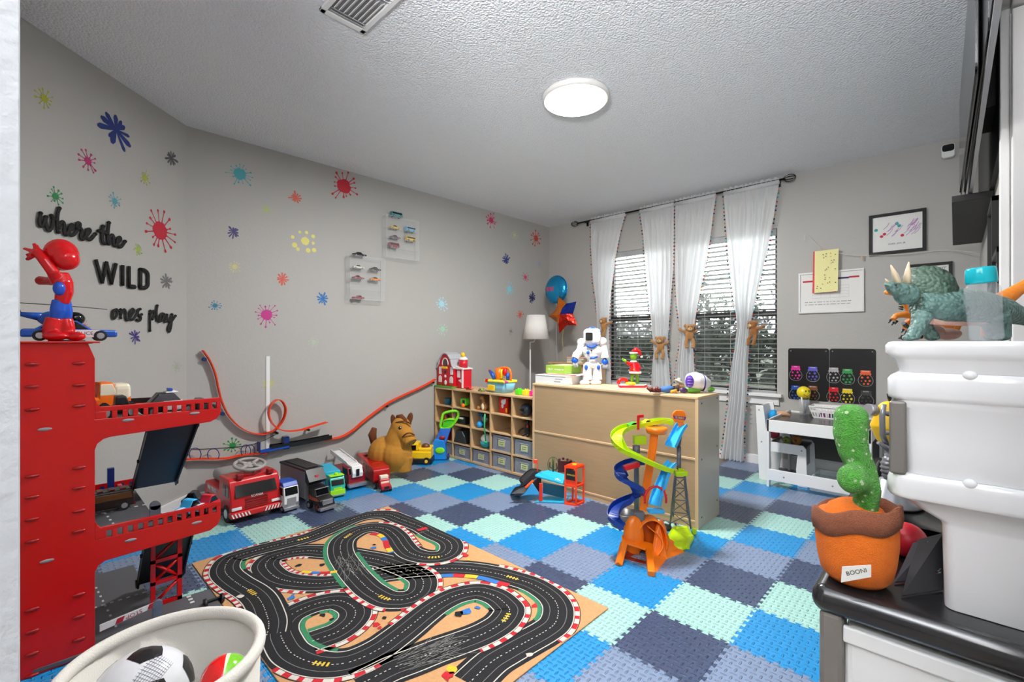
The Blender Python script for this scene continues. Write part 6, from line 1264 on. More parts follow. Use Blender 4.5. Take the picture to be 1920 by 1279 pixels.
b.cyl((0, 0, 0), (0, 0, 0.035), 0.032, 0.026, seg=20); b.tube([(0.085*cos(2*pi*k/32), 0.085*sin(2*pi*k/32), 0.05) for k in range(32)], 0.010, 10, closed=True); b.cyl((0, 0, 0.036), (0, 0, 0.052), 0.034, seg=20)
for k in range(4): a = k*pi/2+0.6; b.tube([(0.02*cos(a), 0.02*sin(a), 0.046), (0.08*cos(a), 0.08*sin(a), 0.05)], [0.012, 0.009], 8)
b.build('steering_wheel', t)
b = MB().m(DRED); b.rbox(-0.055, -0.02, -0.10, -0.065, 0.255, 0.285, 0.005); b.rbox(-0.055, -0.02, 0.075, 0.11, 0.255, 0.285, 0.005); b.build('beacons', cab)
text_mesh('side_word', 'FIRE TRUCK', bd, WHITE, 0.032, frame_M((-0.345, -W_+0.0045, 0.145), (1, 0, 0), (0, -1, 0)), 0.001, bold=0.0012)
wheels(t, (-0.07, -0.42), 0.148, 0.052, 0.035, P('hub_white', 215, 215, 218))
def truck_cab(t, x, w, h, body, roof, d=0.10, zb=0.02, glass=DARKGLASS, grille=None):
    b = MB().m(body); b.prism(r2([(x-d, zb), (x, zb), (x+0.004, h*0.55), (x-0.008, h*0.86), (x-d, h*0.86)], 0.006, 2), -w, w, 'xz'); c = b.build('cab', t, bevel=0.004)
    b = MB().m(roof); b.prism([(x-d, h*0.86), (x-0.008, h*0.86), (x-0.025, h), (x-d, h)], -w, w, 'xz'); b.build('roof', c, bevel=0.004)
    b = MB().m(glass); b.add([(x+0.004, -w*.85, h*.58), (x+0.004, w*.85, h*.58), (x-0.007, w*.85, h*.83), (x-0.007, -w*.85, h*.83)], [(0, 1, 2, 3)]); b.box(x-0.06, x-0.02, -w-0.001, w+0.001, h*.58, h*.82); b.build('windows', c, solid=0.003)
    b = MB().m(grille or GREY); b.box(x-0.002, x+0.006, -w*.6, w*.6, h*.22, h*.48); b.m(SILVER); b.box(x-0.002, x+0.010, -w*1.02, w*1.02, zb-0.004, h*.16)
    for s_ in (-1, 1): b.box(x, x+0.007, s_*w*.8-0.008, s_*w*.8+0.008, h*.2, h*.3)
    b.build('grille', c); return c
t = rootat('toy_truck', 'small white toy truck cab with blue roof beside the ride-on fire truck', 'toy truck', -1.275, -0.590, 4)
truck_cab(t, 0, 0.047, 0.188, WHITE, BLUE, 0.13); wheels(t, (-0.03, -0.105), 0.048, 0.02, 0.012)
b = MB().m(DGREY); b.box(-0.20, -0.13, -0.04, 0.04, 0.02, 0.05); b.build('chassis', t)
t = rootat('toy_truck', 'black toy semi truck with grey trailer sides and a red emblem', 'toy truck', -1.12, -0.425, 5)
b = MB().m(P('trailer_grey', 120, 120, 124)); b.box(-0.52, -0.17, -0.062, 0.062, 0.055, 0.235); tr_ = b.build('trailer', t, bevel=0.003)
b = MB().m(BLACK); b.box(-0.525, -0.165, -0.064, 0.064, 0.235, 0.247); b.box(-0.50, -0.19, -0.04, 0.04, 0.247, 0.252); b.prism([(-0.17, 0.17), (-0.14, 0.15), (-0.115, 0.175), (-0.165, 0.245), (-0.17, 0.245)], -0.06, 0.06, 'xz'); b.build('trailer_roof', tr_)
b = MB().m(P('emblem_red', 210, 60, 75)); a0 = Vector((-0.138, 0, 0.215)); b.prism([(-0.012, 0.208), (0.012, 0.208), (0.007, 0.192), (0.018, 0.192), (0, 0.176), (-0.018, 0.192), (-0.007, 0.192)], -0.135, -0.128, 'yz'); b.build('emblem', tr_)
b = MB().m(BLACK); b.prism(r2([(-0.15, 0.03), (0, 0.03), (0, 0.075), (-0.055, 0.09), (-0.075, 0.135), (-0.15, 0.14)], 0.006, 2), -0.048, 0.048, 'xz'); cb = b.build('cab', t, bevel=0.004)
b = MB().m(DARKGLASS); b.add([(-0.056, -0.04, 0.094), (-0.056, 0.04, 0.094), (-0.073, 0.04, 0.130), (-0.073, -0.04, 0.130)], [(0, 1, 2, 3)]); b.build('windscreen', cb, solid=0.003)
b = MB().m(SILVER); b.box(-0.004, 0.008, -0.035, 0.035, 0.045, 0.074); b.box(-0.02, 0.018, -0.056, 0.056, 0.012, 0.030); b.box(-0.07, -0.062, -0.045, 0.045, 0.132, 0.137); b.build('chrome_front', cb, bevel=0.003)
b = MB().m(P('flame_orange', 190, 70, 30)); 
for s_ in (-1, 1): b.prism([(-0.14, 0.06), (-0.05, 0.062), (-0.01, 0.07), (-0.05, 0.082), (-0.10, 0.078), (-0.14, 0.092)], s_*0.0485-0.0012, s_*0.0485+0.0012, 'xz')
b.build('flames', cb)
wheels(t, (-0.03,), 0.055, 0.027, 0.018, DRED); wheels(t, (-0.13, -0.40, -0.46), 0.058, 0.025, 0.018)
t = rootat('toy_truck', 'turquoise and lime toy garbage truck in the row of trucks', 'toy truck', -1.315, -0.262, -8)
truck_cab(t, 0, 0.050, 0.150, P('truck_turquoise', 35, 185, 165), P('truck_turquoise', 35, 185, 165), 0.10, glass=DARKGLASS, grille=P('truck_lime', 160, 225, 30))
b = MB().m(P('truck_lime', 160, 225, 30)); b.box(-0.10, 0.008, -0.052, 0.052, 0.012, 0.055); b.build('bumper', t, bevel=0.003); b = MB().m(P('truck_lime', 160, 225, 30), True); b.cyl((-0.035, 0, 0.15), (-0.035, 0, 0.168), 0.013, seg=14); b.box(-0.06, -0.005, -0.048, 0.048, 0.148, 0.153); b.build('roof_beacon', t, bevel=0.003)
b = MB().m(P('truck_cyan', 40, 170, 205)); b.prism([(-0.36, 0.05), (-0.105, 0.05), (-0.105, 0.160), (-0.34, 0.165), (-0.37, 0.12)], -0.054, 0.054, 'xz'); b.build('hopper', t, bevel=0.004); wheels(t, (-0.03, -0.26, -0.31), 0.053, 0.022, 0.015)
t = rootat('toy_truck', 'dark red toy fire engine with white ladder and chrome bumper', 'toy truck', -1.415, -0.065, -4)
b = MB().m(P('engine_maroon', 130, 14, 30)); b.box(-0.38, -0.0, -0.065, 0.065, 0.025, 0.105); b.prism([(-0.12, 0.105), (-0.005, 0.105), (-0.02, 0.152), (-0.12, 0.155)], -0.065, 0.065, 'xz'); bb_ = b.build('body', t, bevel=0.004)
b = MB().m(DARKGLASS); b.add([(-0.003, -0.055, 0.108), (-0.003, 0.055, 0.108), (-0.018, 0.055, 0.146), (-0.018, -0.055, 0.146)], [(0, 1, 2, 3)]); b.box(-0.1, -0.03, -0.066, 0.066, 0.11, 0.145); b.build('windows', bb_, solid=0.003)
b = MB().m(SILVER); b.box(-0.005, 0.035, -0.072, 0.072, 0.02, 0.042)
for k in range(10): b.box(0.034, 0.037, -0.068+k*0.0145, -0.060+k*0.0145, 0.022, 0.040)
b.build('bumper', t, bevel=0.002)
b = MB().m(WHITE)
for s_ in (-1, 1): b.prism([(-0.42, 0.190), (-0.10, 0.155), (-0.02, 0.13), (-0.02, 0.15), (-0.10, 0.182), (-0.42, 0.222)], s_*0.036-0.004, s_*0.036+0.004, 'xz')
for k in range(12): x = -0.40+k*0.03; z = 0.203-(k*0.03)*0.11; b.box(x, x+0.008, -0.036, 0.036, z-0.008, z+0.006)
b.prism([(-0.07, 0.085), (0.012, 0.085), (0.018, 0.115), (0.0, 0.165), (-0.06, 0.17)], -0.04, 0.04, 'xz'); b.build('ladder', t, bevel=0.002)
b = MB().m(BLACK); b.box(0.016, 0.021, -0.014, 0.010, 0.095, 0.145); b.build('black_patch', t)
wheels(t, (-0.06, -0.28, -0.33), 0.067, 0.026, 0.018)
t = rootat('toy_truck', 'long bright red toy semi trailer with little red cab, rightmost truck', 'toy truck', -1.165, 0.035, -14)
b = MB().m(P('hauler_red', 165, 14, 14, rough=0.25)); b.prism(r2([(-0.62, 0.035), (-0.14, 0.035), (-0.12, 0.06), (-0.125, 0.135), (-0.15, 0.150), (-0.62, 0.165)], 0.01, 3), -0.062, 0.062, 'xz'); tr_ = b.build('trailer', t, bevel=0.005)
b = MB().m(DRED); b.rbox(-0.54, -0.50, -0.03, 0.03, 0.16, 0.172, 0.005); b.rbox(-0.44, -0.40, -0.03, 0.03, 0.157, 0.168, 0.005); b.build('roof_hatches', tr_)
b = MB().m(P('hauler_gold', 175, 95, 35))
for k in range(5): b.prism([(-0.42+k*0.045, 0.10), (-0.405+k*0.045, 0.10), (-0.395+k*0.045, 0.135), (-0.415+k*0.045, 0.135)], -0.0635, -0.0620, 'xz')
b.box(-0.32, -0.27, -0.03, 0.03, 0.1505, 0.154); b.build('gold_marks', tr_)
b = MB().m(P('mini_cab_red', 170, 16, 30)); b.prism([(-0.10, 0.018), (0, 0.018), (0.0, 0.045), (-0.04, 0.055), (-0.05, 0.085), (-0.10, 0.085)], -0.036, 0.036, 'xz'); cb = b.build('cab', t, bevel=0.005); b = MB().m(CREAM); b.box(-0.09, -0.055, -0.030, 0.030, 0.085, 0.108); b.build('visor_block', cb, bevel=0.004)
b = MB().m(BLACK); b.box(0.0, 0.003, -0.018, 0.018, 0.026, 0.044); b.m(CREAM); b.box(-0.046, -0.040, -0.03, 0.03, 0.058, 0.070); b.build('grille', cb)
b = MB().m(DGREY); b.box(-0.16, -0.09, -0.02, 0.02, 0.02, 0.036); b.build('hitch', t); wheels(t, (-0.02,), 0.04, 0.016, 0.012); wheels(t, (-0.12, -0.50, -0.55), 0.055, 0.022, 0.015)
# plush ride-on horse
HF = mat('horse_tan_plush', (180, 124, 42), 1.0, noise_amt=0.15, nscale=40, bump=0.6, bscale=300); HB = mat('horse_brown_plush', (100, 54, 26), 1.0, noise_amt=0.15, nscale=50, bump=0.5, bscale=300)
t, L = frame('plush_horse', 'tan plush hopping horse with brown bridle beside the trucks', 'stuffed toy', 738, 893, z=0.0); s_ = L.s
b = MB().m(HF, True); ball(b, (722, 848, 0.03), (31, 36, 30)); ball(b, (742, 852, 0), (30, 34, 32)); ball(b, (714, 858, 0.05), (24, 30, 30)); chain(b, [(744, 850, 0), (746, 822, 0), (750, 802, 0)], [29, 23, 18], 16)
ball(b, (752, 803, -0.01), (19, 18, 22)); chain(b, [(754, 808, -0.02), (764, 822, -0.05), (770, 832, -0.07)], [17, 14.5, 13], 16)
for (x, y, dd) in ((730, 886, -0.05), (757, 884, -0.03), (708, 876, 0.08), (750, 872, 0.10)): chain(b, [(x, y-26, dd*.6), (x, y-8, dd), (x, y-1, dd)], [18, 14, 14], 14)
b.build('body', t, remesh=0.006, smit=3)
for (x, y, tx) in ((738, 790, -4), (768, 786, 6)): b = MB().m(HB, True); b.ell(L(x, y, 0.01), (5.5*s_, 3.5*s_, 13*s_), 12, 10, rot=Matrix.Rotation(rad(tx*2.5), 4, 'Y')); b.build('ear', t)
b = MB().m(HB, True); chain(b, [(745, 783, 0.0), (752, 782, -0.015), (758, 788, -0.03), (762, 797, -0.045)], [5, 6, 5.5, 3], 10); chain(b, [(742, 788, 0.02), (738, 800, 0.04), (735, 815, 0.05)], [5, 6, 5], 10); b.build('mane', t)
b = MB().m(HB, True); chain(b, [(701, 832, 0.06), (698, 815, 0.07), (702, 803, 0.07)], [6, 8, 5], 12); b.build('tail', t)
b = MB().m(mat('saddle_brown_plush', (125, 82, 60), 1.0, bump=0.4, bscale=300), True); b.ell(L(716, 827, 0.03), (15*s_, 14*s_, 4*s_), 20, 10); b.build('saddle', t)
b = MB().m(HB, True)
b.tube(catmull([L(737, 795, -0.045), (L(748, 791, -0.075)), L(760, 790, -0.07), L(771, 795, -0.045)], 4), 1.3*s_, 6); b.tube(catmull([L(737, 795, -0.045), L(741, 810, -0.065), L(750, 822, -0.07), L(755, 830, -0.06)], 4), 1.3*s_, 6); b.tube(catmull([L(751, 826, -0.075), L(758, 816, -0.115), L(768, 812, -0.115), L(777, 816, -0.08)], 4), 1.3*s_, 6); b.build('bridle', t)
b = MB().m(BLACK, True); ball(b, (750, 803, -0.080), (3.4, 2.4, 4.2), 10, 8); ball(b, (768, 833, -0.125), (1.2, 1, 1), 8, 6); ball(b, (776, 831, -0.11), (1.2, 1, 1), 8, 6); b.m(WHITE, True); ball(b, (751, 801.5, -0.089), 1.1, 8, 6); b.build('eyes', t)
# yellow dump truck, toy mower
t, L = frame('toy_dump_truck', 'yellow and black toy dump truck behind the plush horse', 'toy truck', 790, 868, z=0.0); s_ = L.s
b = MB().m(YELLOW); b.rbox(-24*s_, 20*s_, -0.06, 0.10, 10*s_, 24*s_, 0.01); b.rbox(-4*s_, 20*s_, -0.05, 0.10, 24*s_, 30*s_, 0.01); b.rbox(-26*s_, -4*s_, -0.045, 0.09, 24*s_, 38*s_, 0.012); b.build('body', t)
b = MB().m(DARKGLASS); b.box(-22*s_, -8*s_, -0.048, -0.044, 26*s_, 35*s_); b.build('windscreen', t)
b = MB().m(BLACK); b.rbox(-27*s_, 22*s_, -0.065, 0.10, 0.003, 11*s_, 0.01); b.build('chassis', t)
b = MB().m(BROWN, True); b.ell((8*s_, -0.0, 31*s_), (8*s_, 0.03, 6*s_)); b.build('load', t)
for x in (-16, 12): b = MB().m(RUBBER, True); b.cyl((x*s_, -0.075, 0.032), (x*s_, -0.045, 0.032), 0.031, seg=18); b.m(YELLOW); b.cyl((x*s_, -0.077, 0.032), (x*s_, -0.075, 0.032), 0.014, seg=12); b.build('wheel', t)
t, L = frame('toy_mower', 'blue toy push mower with lime handle leaning by the cubby shelf', 'toy mower', 824, 862, z=0.0); s_ = L.s
MBL = P('mower_blue', 20, 130, 215); MLG = P('mower_lime', 120, 215, 30)
b = MB().m(MBL); b.prism(r2([(-14*s_, 0.002), (13*s_, 0.006), (12*s_, 26*s_), (9*s_, 38*s_), (-8*s_, 40*s_), (-15*s_, 24*s_)], 0.01), -0.03, 0.05, 'xz'); b.build('deck', t, bevel=0.008)
b = MB().m(MLG, True); b.ell(L(825, 845, -0.034), (9*s_, 0.006, 6*s_), 16, 8); b.build('lime_window', t)
b = MB().m(P('mower_mid_blue', 25, 95, 185)); v = [L(812, 835, 0.0), L(836, 832, 0.0), L(846, 803, 0.03), L(826, 803, 0.03)]
fr_, bk_ = [p+Vector((0, -0.02, 0)) for p in v], [p+Vector((0, 0.02, 0)) for p in v]; b.loft([fr_, bk_], True, False); st = b.build('stem', t, bevel=0.005)
b = MB().m(DRED, True); b.ell(L(829, 821, -0.025), (6*s_, 0.01, 3.5*s_)); b.build('red_button', st)
b = MB().m(MLG, True); b.tube(catmull([L(x, y, 0.03) for x, y in ((826, 801), (829, 783), (833, 775), (848, 771), (858, 772), (859, 780), (852, 793), (844, 801), (834, 804))], 4, closed=True), 2.6*s_, 8, closed=True); b.tube([L(832, 789, 0.03), L(843, 786, 0.03), L(853, 787, 0.03)], 2.2*s_, 8)
pl_ = [L(829, 801, 0.03), L(832, 789, 0.03), L(843, 787, 0.03), L(852, 789, 0.03), L(843, 800, 0.03)]; b.m(P('mower_green', 70, 190, 30)); b.add(pl_, [(0, 1, 2, 3, 4)]); b.build('handle', t)
for (x, dd) in ((808, 0.0), (839, 0.0)): b = MB().m(NAVY, True); b.cyl(L(x, 856, dd-0.005), L(x+(3 if x > 820 else -3), 856, dd-0.005), 0.028, seg=18); o = b.build('wheel', t)
# ================================================================ things on and in the cubby shelf
FT = CZ+0.0005
def onshelf(px, y): return on(px, 700, 1, y).x
t = thing('toy_barn', 'red toy barn house with grey roof and silo on the cubby shelf', 'toy barn', (-1.715, 1.10, FT))
RB = P('barn_red', 205, 18, 38); BW = P('barn_white', 235, 228, 228); BGY = P('barn_roof_grey', 178, 180, 186)
prof = [(-0.125, 0.005), (0.085, 0.005), (0.085, 0.150), (0.060, 0.18), (0.045, 0.225), (0.01, 0.262), (-0.02, 0.272), (-0.05, 0.262), (-0.085, 0.225), (-0.10, 0.18), (-0.125, 0.150)]
b = MB().m(RB); b.prism(prof, -0.075, 0.05, 'xz'); bb_ = b.build('barn_body', t, bevel=0.002)
b = MB().m(BGY); 
for p, q in zip(prof[2:], prof[3:]):
    d = (Vector((q[0]-p[0], 0, q[1]-p[1]))); n_ = Vector((d.z, 0, -d.x)).normalized()*-0.008 if False else Vector((-d.z, 0, d.x)).normalized()*-0.008
    P0, P1 = Vector((p[0], 0, p[1])), Vector((q[0], 0, q[1])); b.loft([[P0+Vector((0, -0.085, 0)), P1+Vector((0, -0.085, 0)), P1+n_+Vector((0, -0.085, 0)), P0+n_+Vector((0, -0.085, 0))], [P0+Vector((0, 0.055, 0)), P1+Vector((0, 0.055, 0)), P1+n_+Vector((0, 0.055, 0)), P0+n_+Vector((0, 0.055, 0))]], True, False)
b.build('roof', t)
b = MB().m(BW); y = -0.0765
for (x, z, w, h) in ((-0.098, 0.105, 0.03, 0.06), (0.045, 0.105, 0.03, 0.06)): b.box(x, x+w, y-0.002, y+0.002, z, z+h)
for x in (-0.105, 0.035): b.prism([(x, 0.04), (x+0.04, 0.04), (x+0.04, 0.075), (x+0.033, 0.088), (x+0.02, 0.094), (x+0.007, 0.088), (x, 0.075)], y-0.002, y+0.002, 'xz')
b.tube([(-0.02+0.036*cos(a), y, 0.19+0.044*sin(a)) for a in [pi*k/12-0.2 for k in range(15)]], 0.005, 6); b.build('white_windows', bb_)
b = MB().m(P('barn_door_brown', 165, 75, 35)); b.box(-0.100, -0.070, y-0.004, y, 0.008, 0.04); b.box(-0.048, -0.01, y-0.004, y, 0.008, 0.045); b.box(0.040, 0.072, y-0.004, y, 0.008, 0.04); b.build('doors', bb_)
b = MB().m(YELLOW); b.rbox(-0.055, 0.012, y-0.012, y, 0.150, 0.168, 0.004); b.build('balcony', bb_)
b = MB().m(BLACK, True); b.ell((-0.018, y-0.004, 0.125), (0.012, 0.004, 0.014)); b.m(WHITE, True); b.ell((-0.012, y-0.006, 0.09), (0.012, 0.004, 0.012)); b.ell((-0.01, y-0.006, 0.04), (0.014, 0.006, 0.02)); b.m(P('loft_dark', 90, 60, 60), True); b.ell((-0.02, y-0.001, 0.195), (0.028, 0.003, 0.034)); b.build('painted_animals', bb_)
b = MB().m(RB); b.box(0.085, 0.165, -0.05, 0.05, 0.005, 0.15); wg = b.build('side_wing', t, bevel=0.002); b = MB().m(BW); b.box(0.10, 0.135, -0.052, -0.049, 0.085, 0.14); b.box(0.155, 0.168, -0.055, -0.045, 0.005, 0.15); b.prism([(0.11, 0.06), (0.145, 0.075), (0.148, 0.045), (0.13, 0.055)], -0.0525, -0.0495, 'xz'); b.build('wing_trim', wg)
b = MB().m(BW); b.prism([(0.07, 0.150), (0.175, 0.150), (0.175, 0.157), (0.08, 0.175)], -0.062, 0.055, 'xz'); b.build('wing_roof', t)
b = MB().m(RB, True); b.cyl((0.118, 0, 0.16), (0.118, 0, 0.222), 0.037, seg=24); b.m(BW); b.lathe([(0.039, 0.222), (0.034, 0.235), (0.02, 0.248), (0.0, 0.252)], (0.118, 0, 0), 24); b.build('silo', t)
b = MB().m(YELLOW, True); b.ell((0.125, -0.01, 0.262), (0.018, 0.018, 0.022)); b.build('weather_hen', t)
b = MB().m(GREEN); b.rbox(-0.135, 0.095, -0.105, 0.05, 0.0, 0.012, 0.005); b.build('grass_base', t); t.scale = (1.22, 1.1, 1.2)
# basket of toys
t = thing('toy_workbench', 'light blue toy tool tub with yellow rim and orange tools', 'toy tub', (onshelf(938, 1.09), 1.10, FT)); 
b = MB().m(P('tub_light_blue', 130, 195, 225), True); b.loft([rr_ring(-0.082, 0.082, -0.06, 0.06, 0, 0.02), rr_ring(-0.10, 0.10, -0.07, 0.07, 0.075, 0.02)], True); b.build('tub', t)
b = MB().m(P('tub_rim_yellow', 225, 222, 60)); b.rbox(-0.112, 0.105, -0.078, 0.078, 0.072, 0.090, 0.008); b.m(RED); b.rbox(-0.095, -0.068, -0.082, -0.07, 0.07, 0.095, 0.004); b.build('rim', t)
b = MB().m(YELLOW); b.rbox(-0.075, 0.0, -0.076, -0.066, 0.012, 0.055, 0.006); b.build('drawer_front', t)
b = MB().m(ORANGE, True); b.cyl((-0.02, 0, 0.09), (-0.025, 0, 0.17), 0.028, 0.030, seg=18); b.build('orange_cylinder', t)
b = MB().m(ORANGE, True); b.tube(catmull([(-0.03, 0, 0.165), (0.03, 0, 0.175), (0.085, 0, 0.168), (0.105, 0, 0.13), (0.10, 0, 0.09)], 5), 0.009, 8); b.build('handle', t)
b = MB().m(BLUE, True); b.tube([(-0.045, -0.03, 0.09), (-0.065, -0.03, 0.125), (-0.09, -0.03, 0.145)], [0.014, 0.016, 0.012], 12); b.m(DRED, True); b.ell((-0.098, -0.03, 0.15), 0.009); b.build('blue_hammer', t)
b = MB().m(RED, True); b.ell((0.05, -0.01, 0.145), (0.020, 0.018, 0.03)); b.build('red_knob', t); b = MB().m(YELLOW, True); b.cyl((0.015, -0.01, 0.1), (0.015, -0.01, 0.165), 0.011, seg=12); b.build('yellow_peg', t); b = MB().m(BLUE, True); b.cyl((0.08, -0.01, 0.09), (0.08, -0.01, 0.14), 0.013, seg=12); b.build('blue_peg', t)
b = MB().m(PINK, True); b.tube([(0.085, -0.06, 0.083), (0.13, -0.06, 0.082)], [0.013, 0.005], 10); b.build('pink_nozzle', t); t.scale = (1.15, 1.1, 1.22)
for k, (m_, nm) in enumerate(((P('block_lime', 90, 225, 30), 'lime'), (P('block_yellow', 245, 215, 50), 'yellow'), (P('block_pink', 235, 40, 150), 'pink'))):
    x = onshelf(974+k*13.5, 1.08); t = thing('toy_block', '%s plastic toy block on the right end of the cubby shelf' % nm, 'toy block', (x, 1.08, FT), group='bright plastic blocks on the cubby shelf')
    b = MB().m(m_); b.rbox(-0.026, 0.026, -0.03, 0.03, 0, 0.042, 0.006); b.build('body', t); b = MB().m(m_, True)
    for sx in (-1, 1): b.cyl((sx*0.012, 0, 0.042), (sx*0.012, 0, 0.052), 0.008, seg=12)
    b.build('studs', t)
c = car(0.07, 0.035, 0.026, RED, 'sports', trim=WHITE); place(c, (onshelf(880, 1.02), 1.025, FT), 0.2, 'small red and white toy car at the foot of the toy barn', 'toy car')
c = car(0.07, 0.035, 0.026, P('car_olive', 130, 150, 70), 'pickup'); place(c, (onshelf(902, 1.02), 1.025, FT), -0.2, 'small olive green toy car right of the toy barn', 'toy car')
# contents of the cubbies
PXC = {(0, 3, .32): 823, (0, 3, .74): 840, (1, 3): 872, (2, 3): 907, (3, 3): 945, (4, 3): 987, (0, 2): 838, (1, 2): 869, (2, 2): 903, (4, 2): 987, (0, 1): 841, (1, 1): 869}
def incub(name, lab, cat, k, lv, dx=0.5, y=1.08, group=None):
    y = min(y, 1.045); x = on(PXC.get((k, lv, dx), PXC.get((k, lv), 0)), 700, 1, y).x; z = CZS[lv] if not (lv == 1 and k >= 3) else 0.168
    return thing(name, lab, cat, (x, y, z+0.0008), 0, group)
t = incub('toy_penguin', 'small white and red toy in the top left cubby', 'toy', 0, 3, .32); b = MB().m(WHITE, True); b.ell((0, 0, 0.035), (0.018, 0.018, 0.035)); b.build('body', t); b = MB().m(DRED, True); b.ell((0, 0, 0.075), (0.016, 0.016, 0.014)); b.build('head', t)
t = incub('toy_bucket', 'blue toy bucket in the top left cubby', 'toy bucket', 0, 3, .74); b = MB().m(P('deep_sky_blue', 30, 110, 150), True); b.lathe([(0, 0), (0.03, 0), (0.036, 0.06), (0.04, 0.062), (0.0, 0.058)], seg=24); b.build('pail', t)
t = incub('toy_turtle', 'bright green and orange toy in the second cubby of the top row', 'toy', 1, 3, .55, 1.06); b = MB().m(P('toy_bright_green', 90, 200, 40), True); b.rbox(-0.04, 0.04, -0.03, 0.03, 0.015, 0.085, 0.014, 4); b.build('body', t); b = MB().m(ORANGE, True); b.ell((0.01, -0.03, 0.02), 0.02); b.build('foot', t); b = MB().m(BLACK); b.box(0.0, 0.03, -0.032, -0.028, 0.04, 0.07); b.build('screen', t)
t = incub('plush_giraffe', 'tan and brown plush toy slumped in the third cubby, top row', 'stuffed toy', 2, 3, .66, 1.07); PGF = mat('giraffe_plush', (190, 135, 75), 1.0, noise_amt=0.35, nscale=50, bump=0.5, bscale=300); b = MB().m(PGF, True); b.ell((0.01, 0, 0.035), (0.04, 0.035, 0.035)); b.tube([(0, 0, 0.05), (-0.005, 0, 0.09)], [0.018, 0.016], 10); b.ell((-0.01, -0.01, 0.105), (0.022, 0.022, 0.018)); b.ell((-0.045, -0.02, 0.018), (0.018, 0.016, 0.016)); b.build('body', t, remesh=0.004, smit=2); b = MB().m(CREAM, True); b.ell((0.02, -0.03, 0.035), (0.014, 0.01, 0.03)); b.build('belly', t)
t = incub('picture_book', 'red picture book with a white puppy in the fourth top cubby', 'book', 3, 3, .60, 1.15); b = MB().m(RED); b.box(-0.05, 0.05, -0.008, 0.008, 0, 0.13); cv = b.build('cover', t); b = MB().m(WHITE, True); b.ell((0.0, -0.009, 0.095), (0.028, 0.002, 0.022)); b.ell((-0.01, -0.009, 0.06), (0.014, 0.002, 0.02)); b.ell((0.022, -0.009, 0.11), (0.01, 0.002, 0.014)); b.build('cover_picture', cv); b = MB().m(YELLOW); b.box(0.028, 0.045, -0.0095, -0.008, 0.01, 0.045); b.build('cover_badge', cv)
t = incub('toy_mask', 'dark blue black toy helmet in the last cubby, top row', 'toy helmet', 4, 3, .72, 1.08); b = MB().m(P('helmet_dark', 25, 32, 42, rough=0.3), True); b.ell((0, 0, 0.055), (0.055, 0.05, 0.055)); b.build('shell', t, remesh=0.005, smit=1); b = MB().m(DARKGLASS, True); b.ell((-0.005, -0.03, 0.055), (0.038, 0.026, 0.02)); b.build('visor', t)
t = incub('toy_animal', 'orange and dark toy animal in the second row behind the mower handle', 'toy', 0, 2, .7, 1.08); b = MB().m(ORANGE, True); b.ell((0, 0, 0.03), (0.03, 0.02, 0.03)); b.build('body', t); b = MB().m(BLACK, True); b.ell((0.025, -0.01, 0.05), (0.02, 0.015, 0.015)); b.build('head', t)
t = incub('toy_car_box', 'black toy box with white patch in the second cubby, second row', 'box', 1, 2, .62, 1.09); b = MB().m(BLACK); b.rbox(-0.055, 0.055, -0.03, 0.03, 0, 0.07, 0.01); b.build('box', t); b = MB().m(WHITE); b.prism([(-0.03, 0.05), (0.03, 0.05), (0.04, 0.068), (-0.04, 0.068)], -0.033, -0.029, 'xz'); b.build('white_patch', t)
t = incub('toy_ball_cluster', 'round sky blue toy with grey head in the third cubby, second row', 'toy', 2, 2, .55, 1.06); b = MB().m(P('toy_sky', 30, 150, 220), True); b.ell((0, -0.02, 0.03), 0.03); b.build('ball', t); b = MB().m(GREY, True); b.ell((0.03, 0.01, 0.075), (0.032, 0.025, 0.028)); b.build('head', t); b = MB().m(P('deep_sky_blue', 30, 110, 150), True); b.ell((-0.03, 0.02, 0.115), (0.035, 0.025, 0.016)); b.cyl((-0.01, 0.01, 0.03), (-0.02, 0.02, 0.11), 0.012, seg=10); b.build('cap', t)
t = incub('toy_figure', 'black toy figure with a red patch in the last cubby, second row', 'toy figure', 4, 2, .7, 1.09); b = MB().m(BLACK, True); b.ell((0.01, 0, 0.06), (0.028, 0.022, 0.05)); b.ell((0.015, -0.005, 0.118), (0.018, 0.018, 0.018)); b.tube([(-0.01, 0, 0.07), (-0.05, -0.02, 0.045), (-0.07, -0.02, 0.02)], 0.008, 8); b.tube([(0.0, 0, 0.03), (-0.02, -0.03, 0.006)], 0.010, 8); b.tube([(0.03, 0, 0.03), (0.03, -0.03, 0.008)], 0.010, 8); b.build('body', t, remesh=0.003, smit=1); b = MB().m(RED, True); b.ell((0.03, -0.022, 0.085), (0.01, 0.006, 0.012)); b.build('red_patch', t)
t = incub('toy_box', 'dark red box in the lower left cubby behind the mower', 'box', 0, 1, .72, 1.10); b = MB().m(DRED); b.rbox(-0.05, 0.05, -0.04, 0.04, 0, 0.12, 0.006); b.build('box', t); b = MB().m(P('box_lid_red', 110, 15, 20)); b.box(-0.052, 0.052, -0.042, 0.042, 0.108, 0.122); b.build('lid', t)
t = incub('toy_case', 'dark grey plastic toy case in the second cubby, third row', 'case', 1, 1, .56, 1.10); b = MB().m(P('case_dark', 42, 46, 46)); b.prism([(-0.085, 0), (0.085, 0), (0.07, 0.07), (0.03, 0.115), (-0.05, 0.115)], -0.05, 0.05, 'xz'); b.build('case_body', t, bevel=0.006); b = MB().m(BLACK); b.tube([(-0.03, 0, 0.115), (-0.02, 0, 0.128), (0.01, 0, 0.128), (0.02, 0, 0.115)], 0.004, 6); b.build('handle', t)
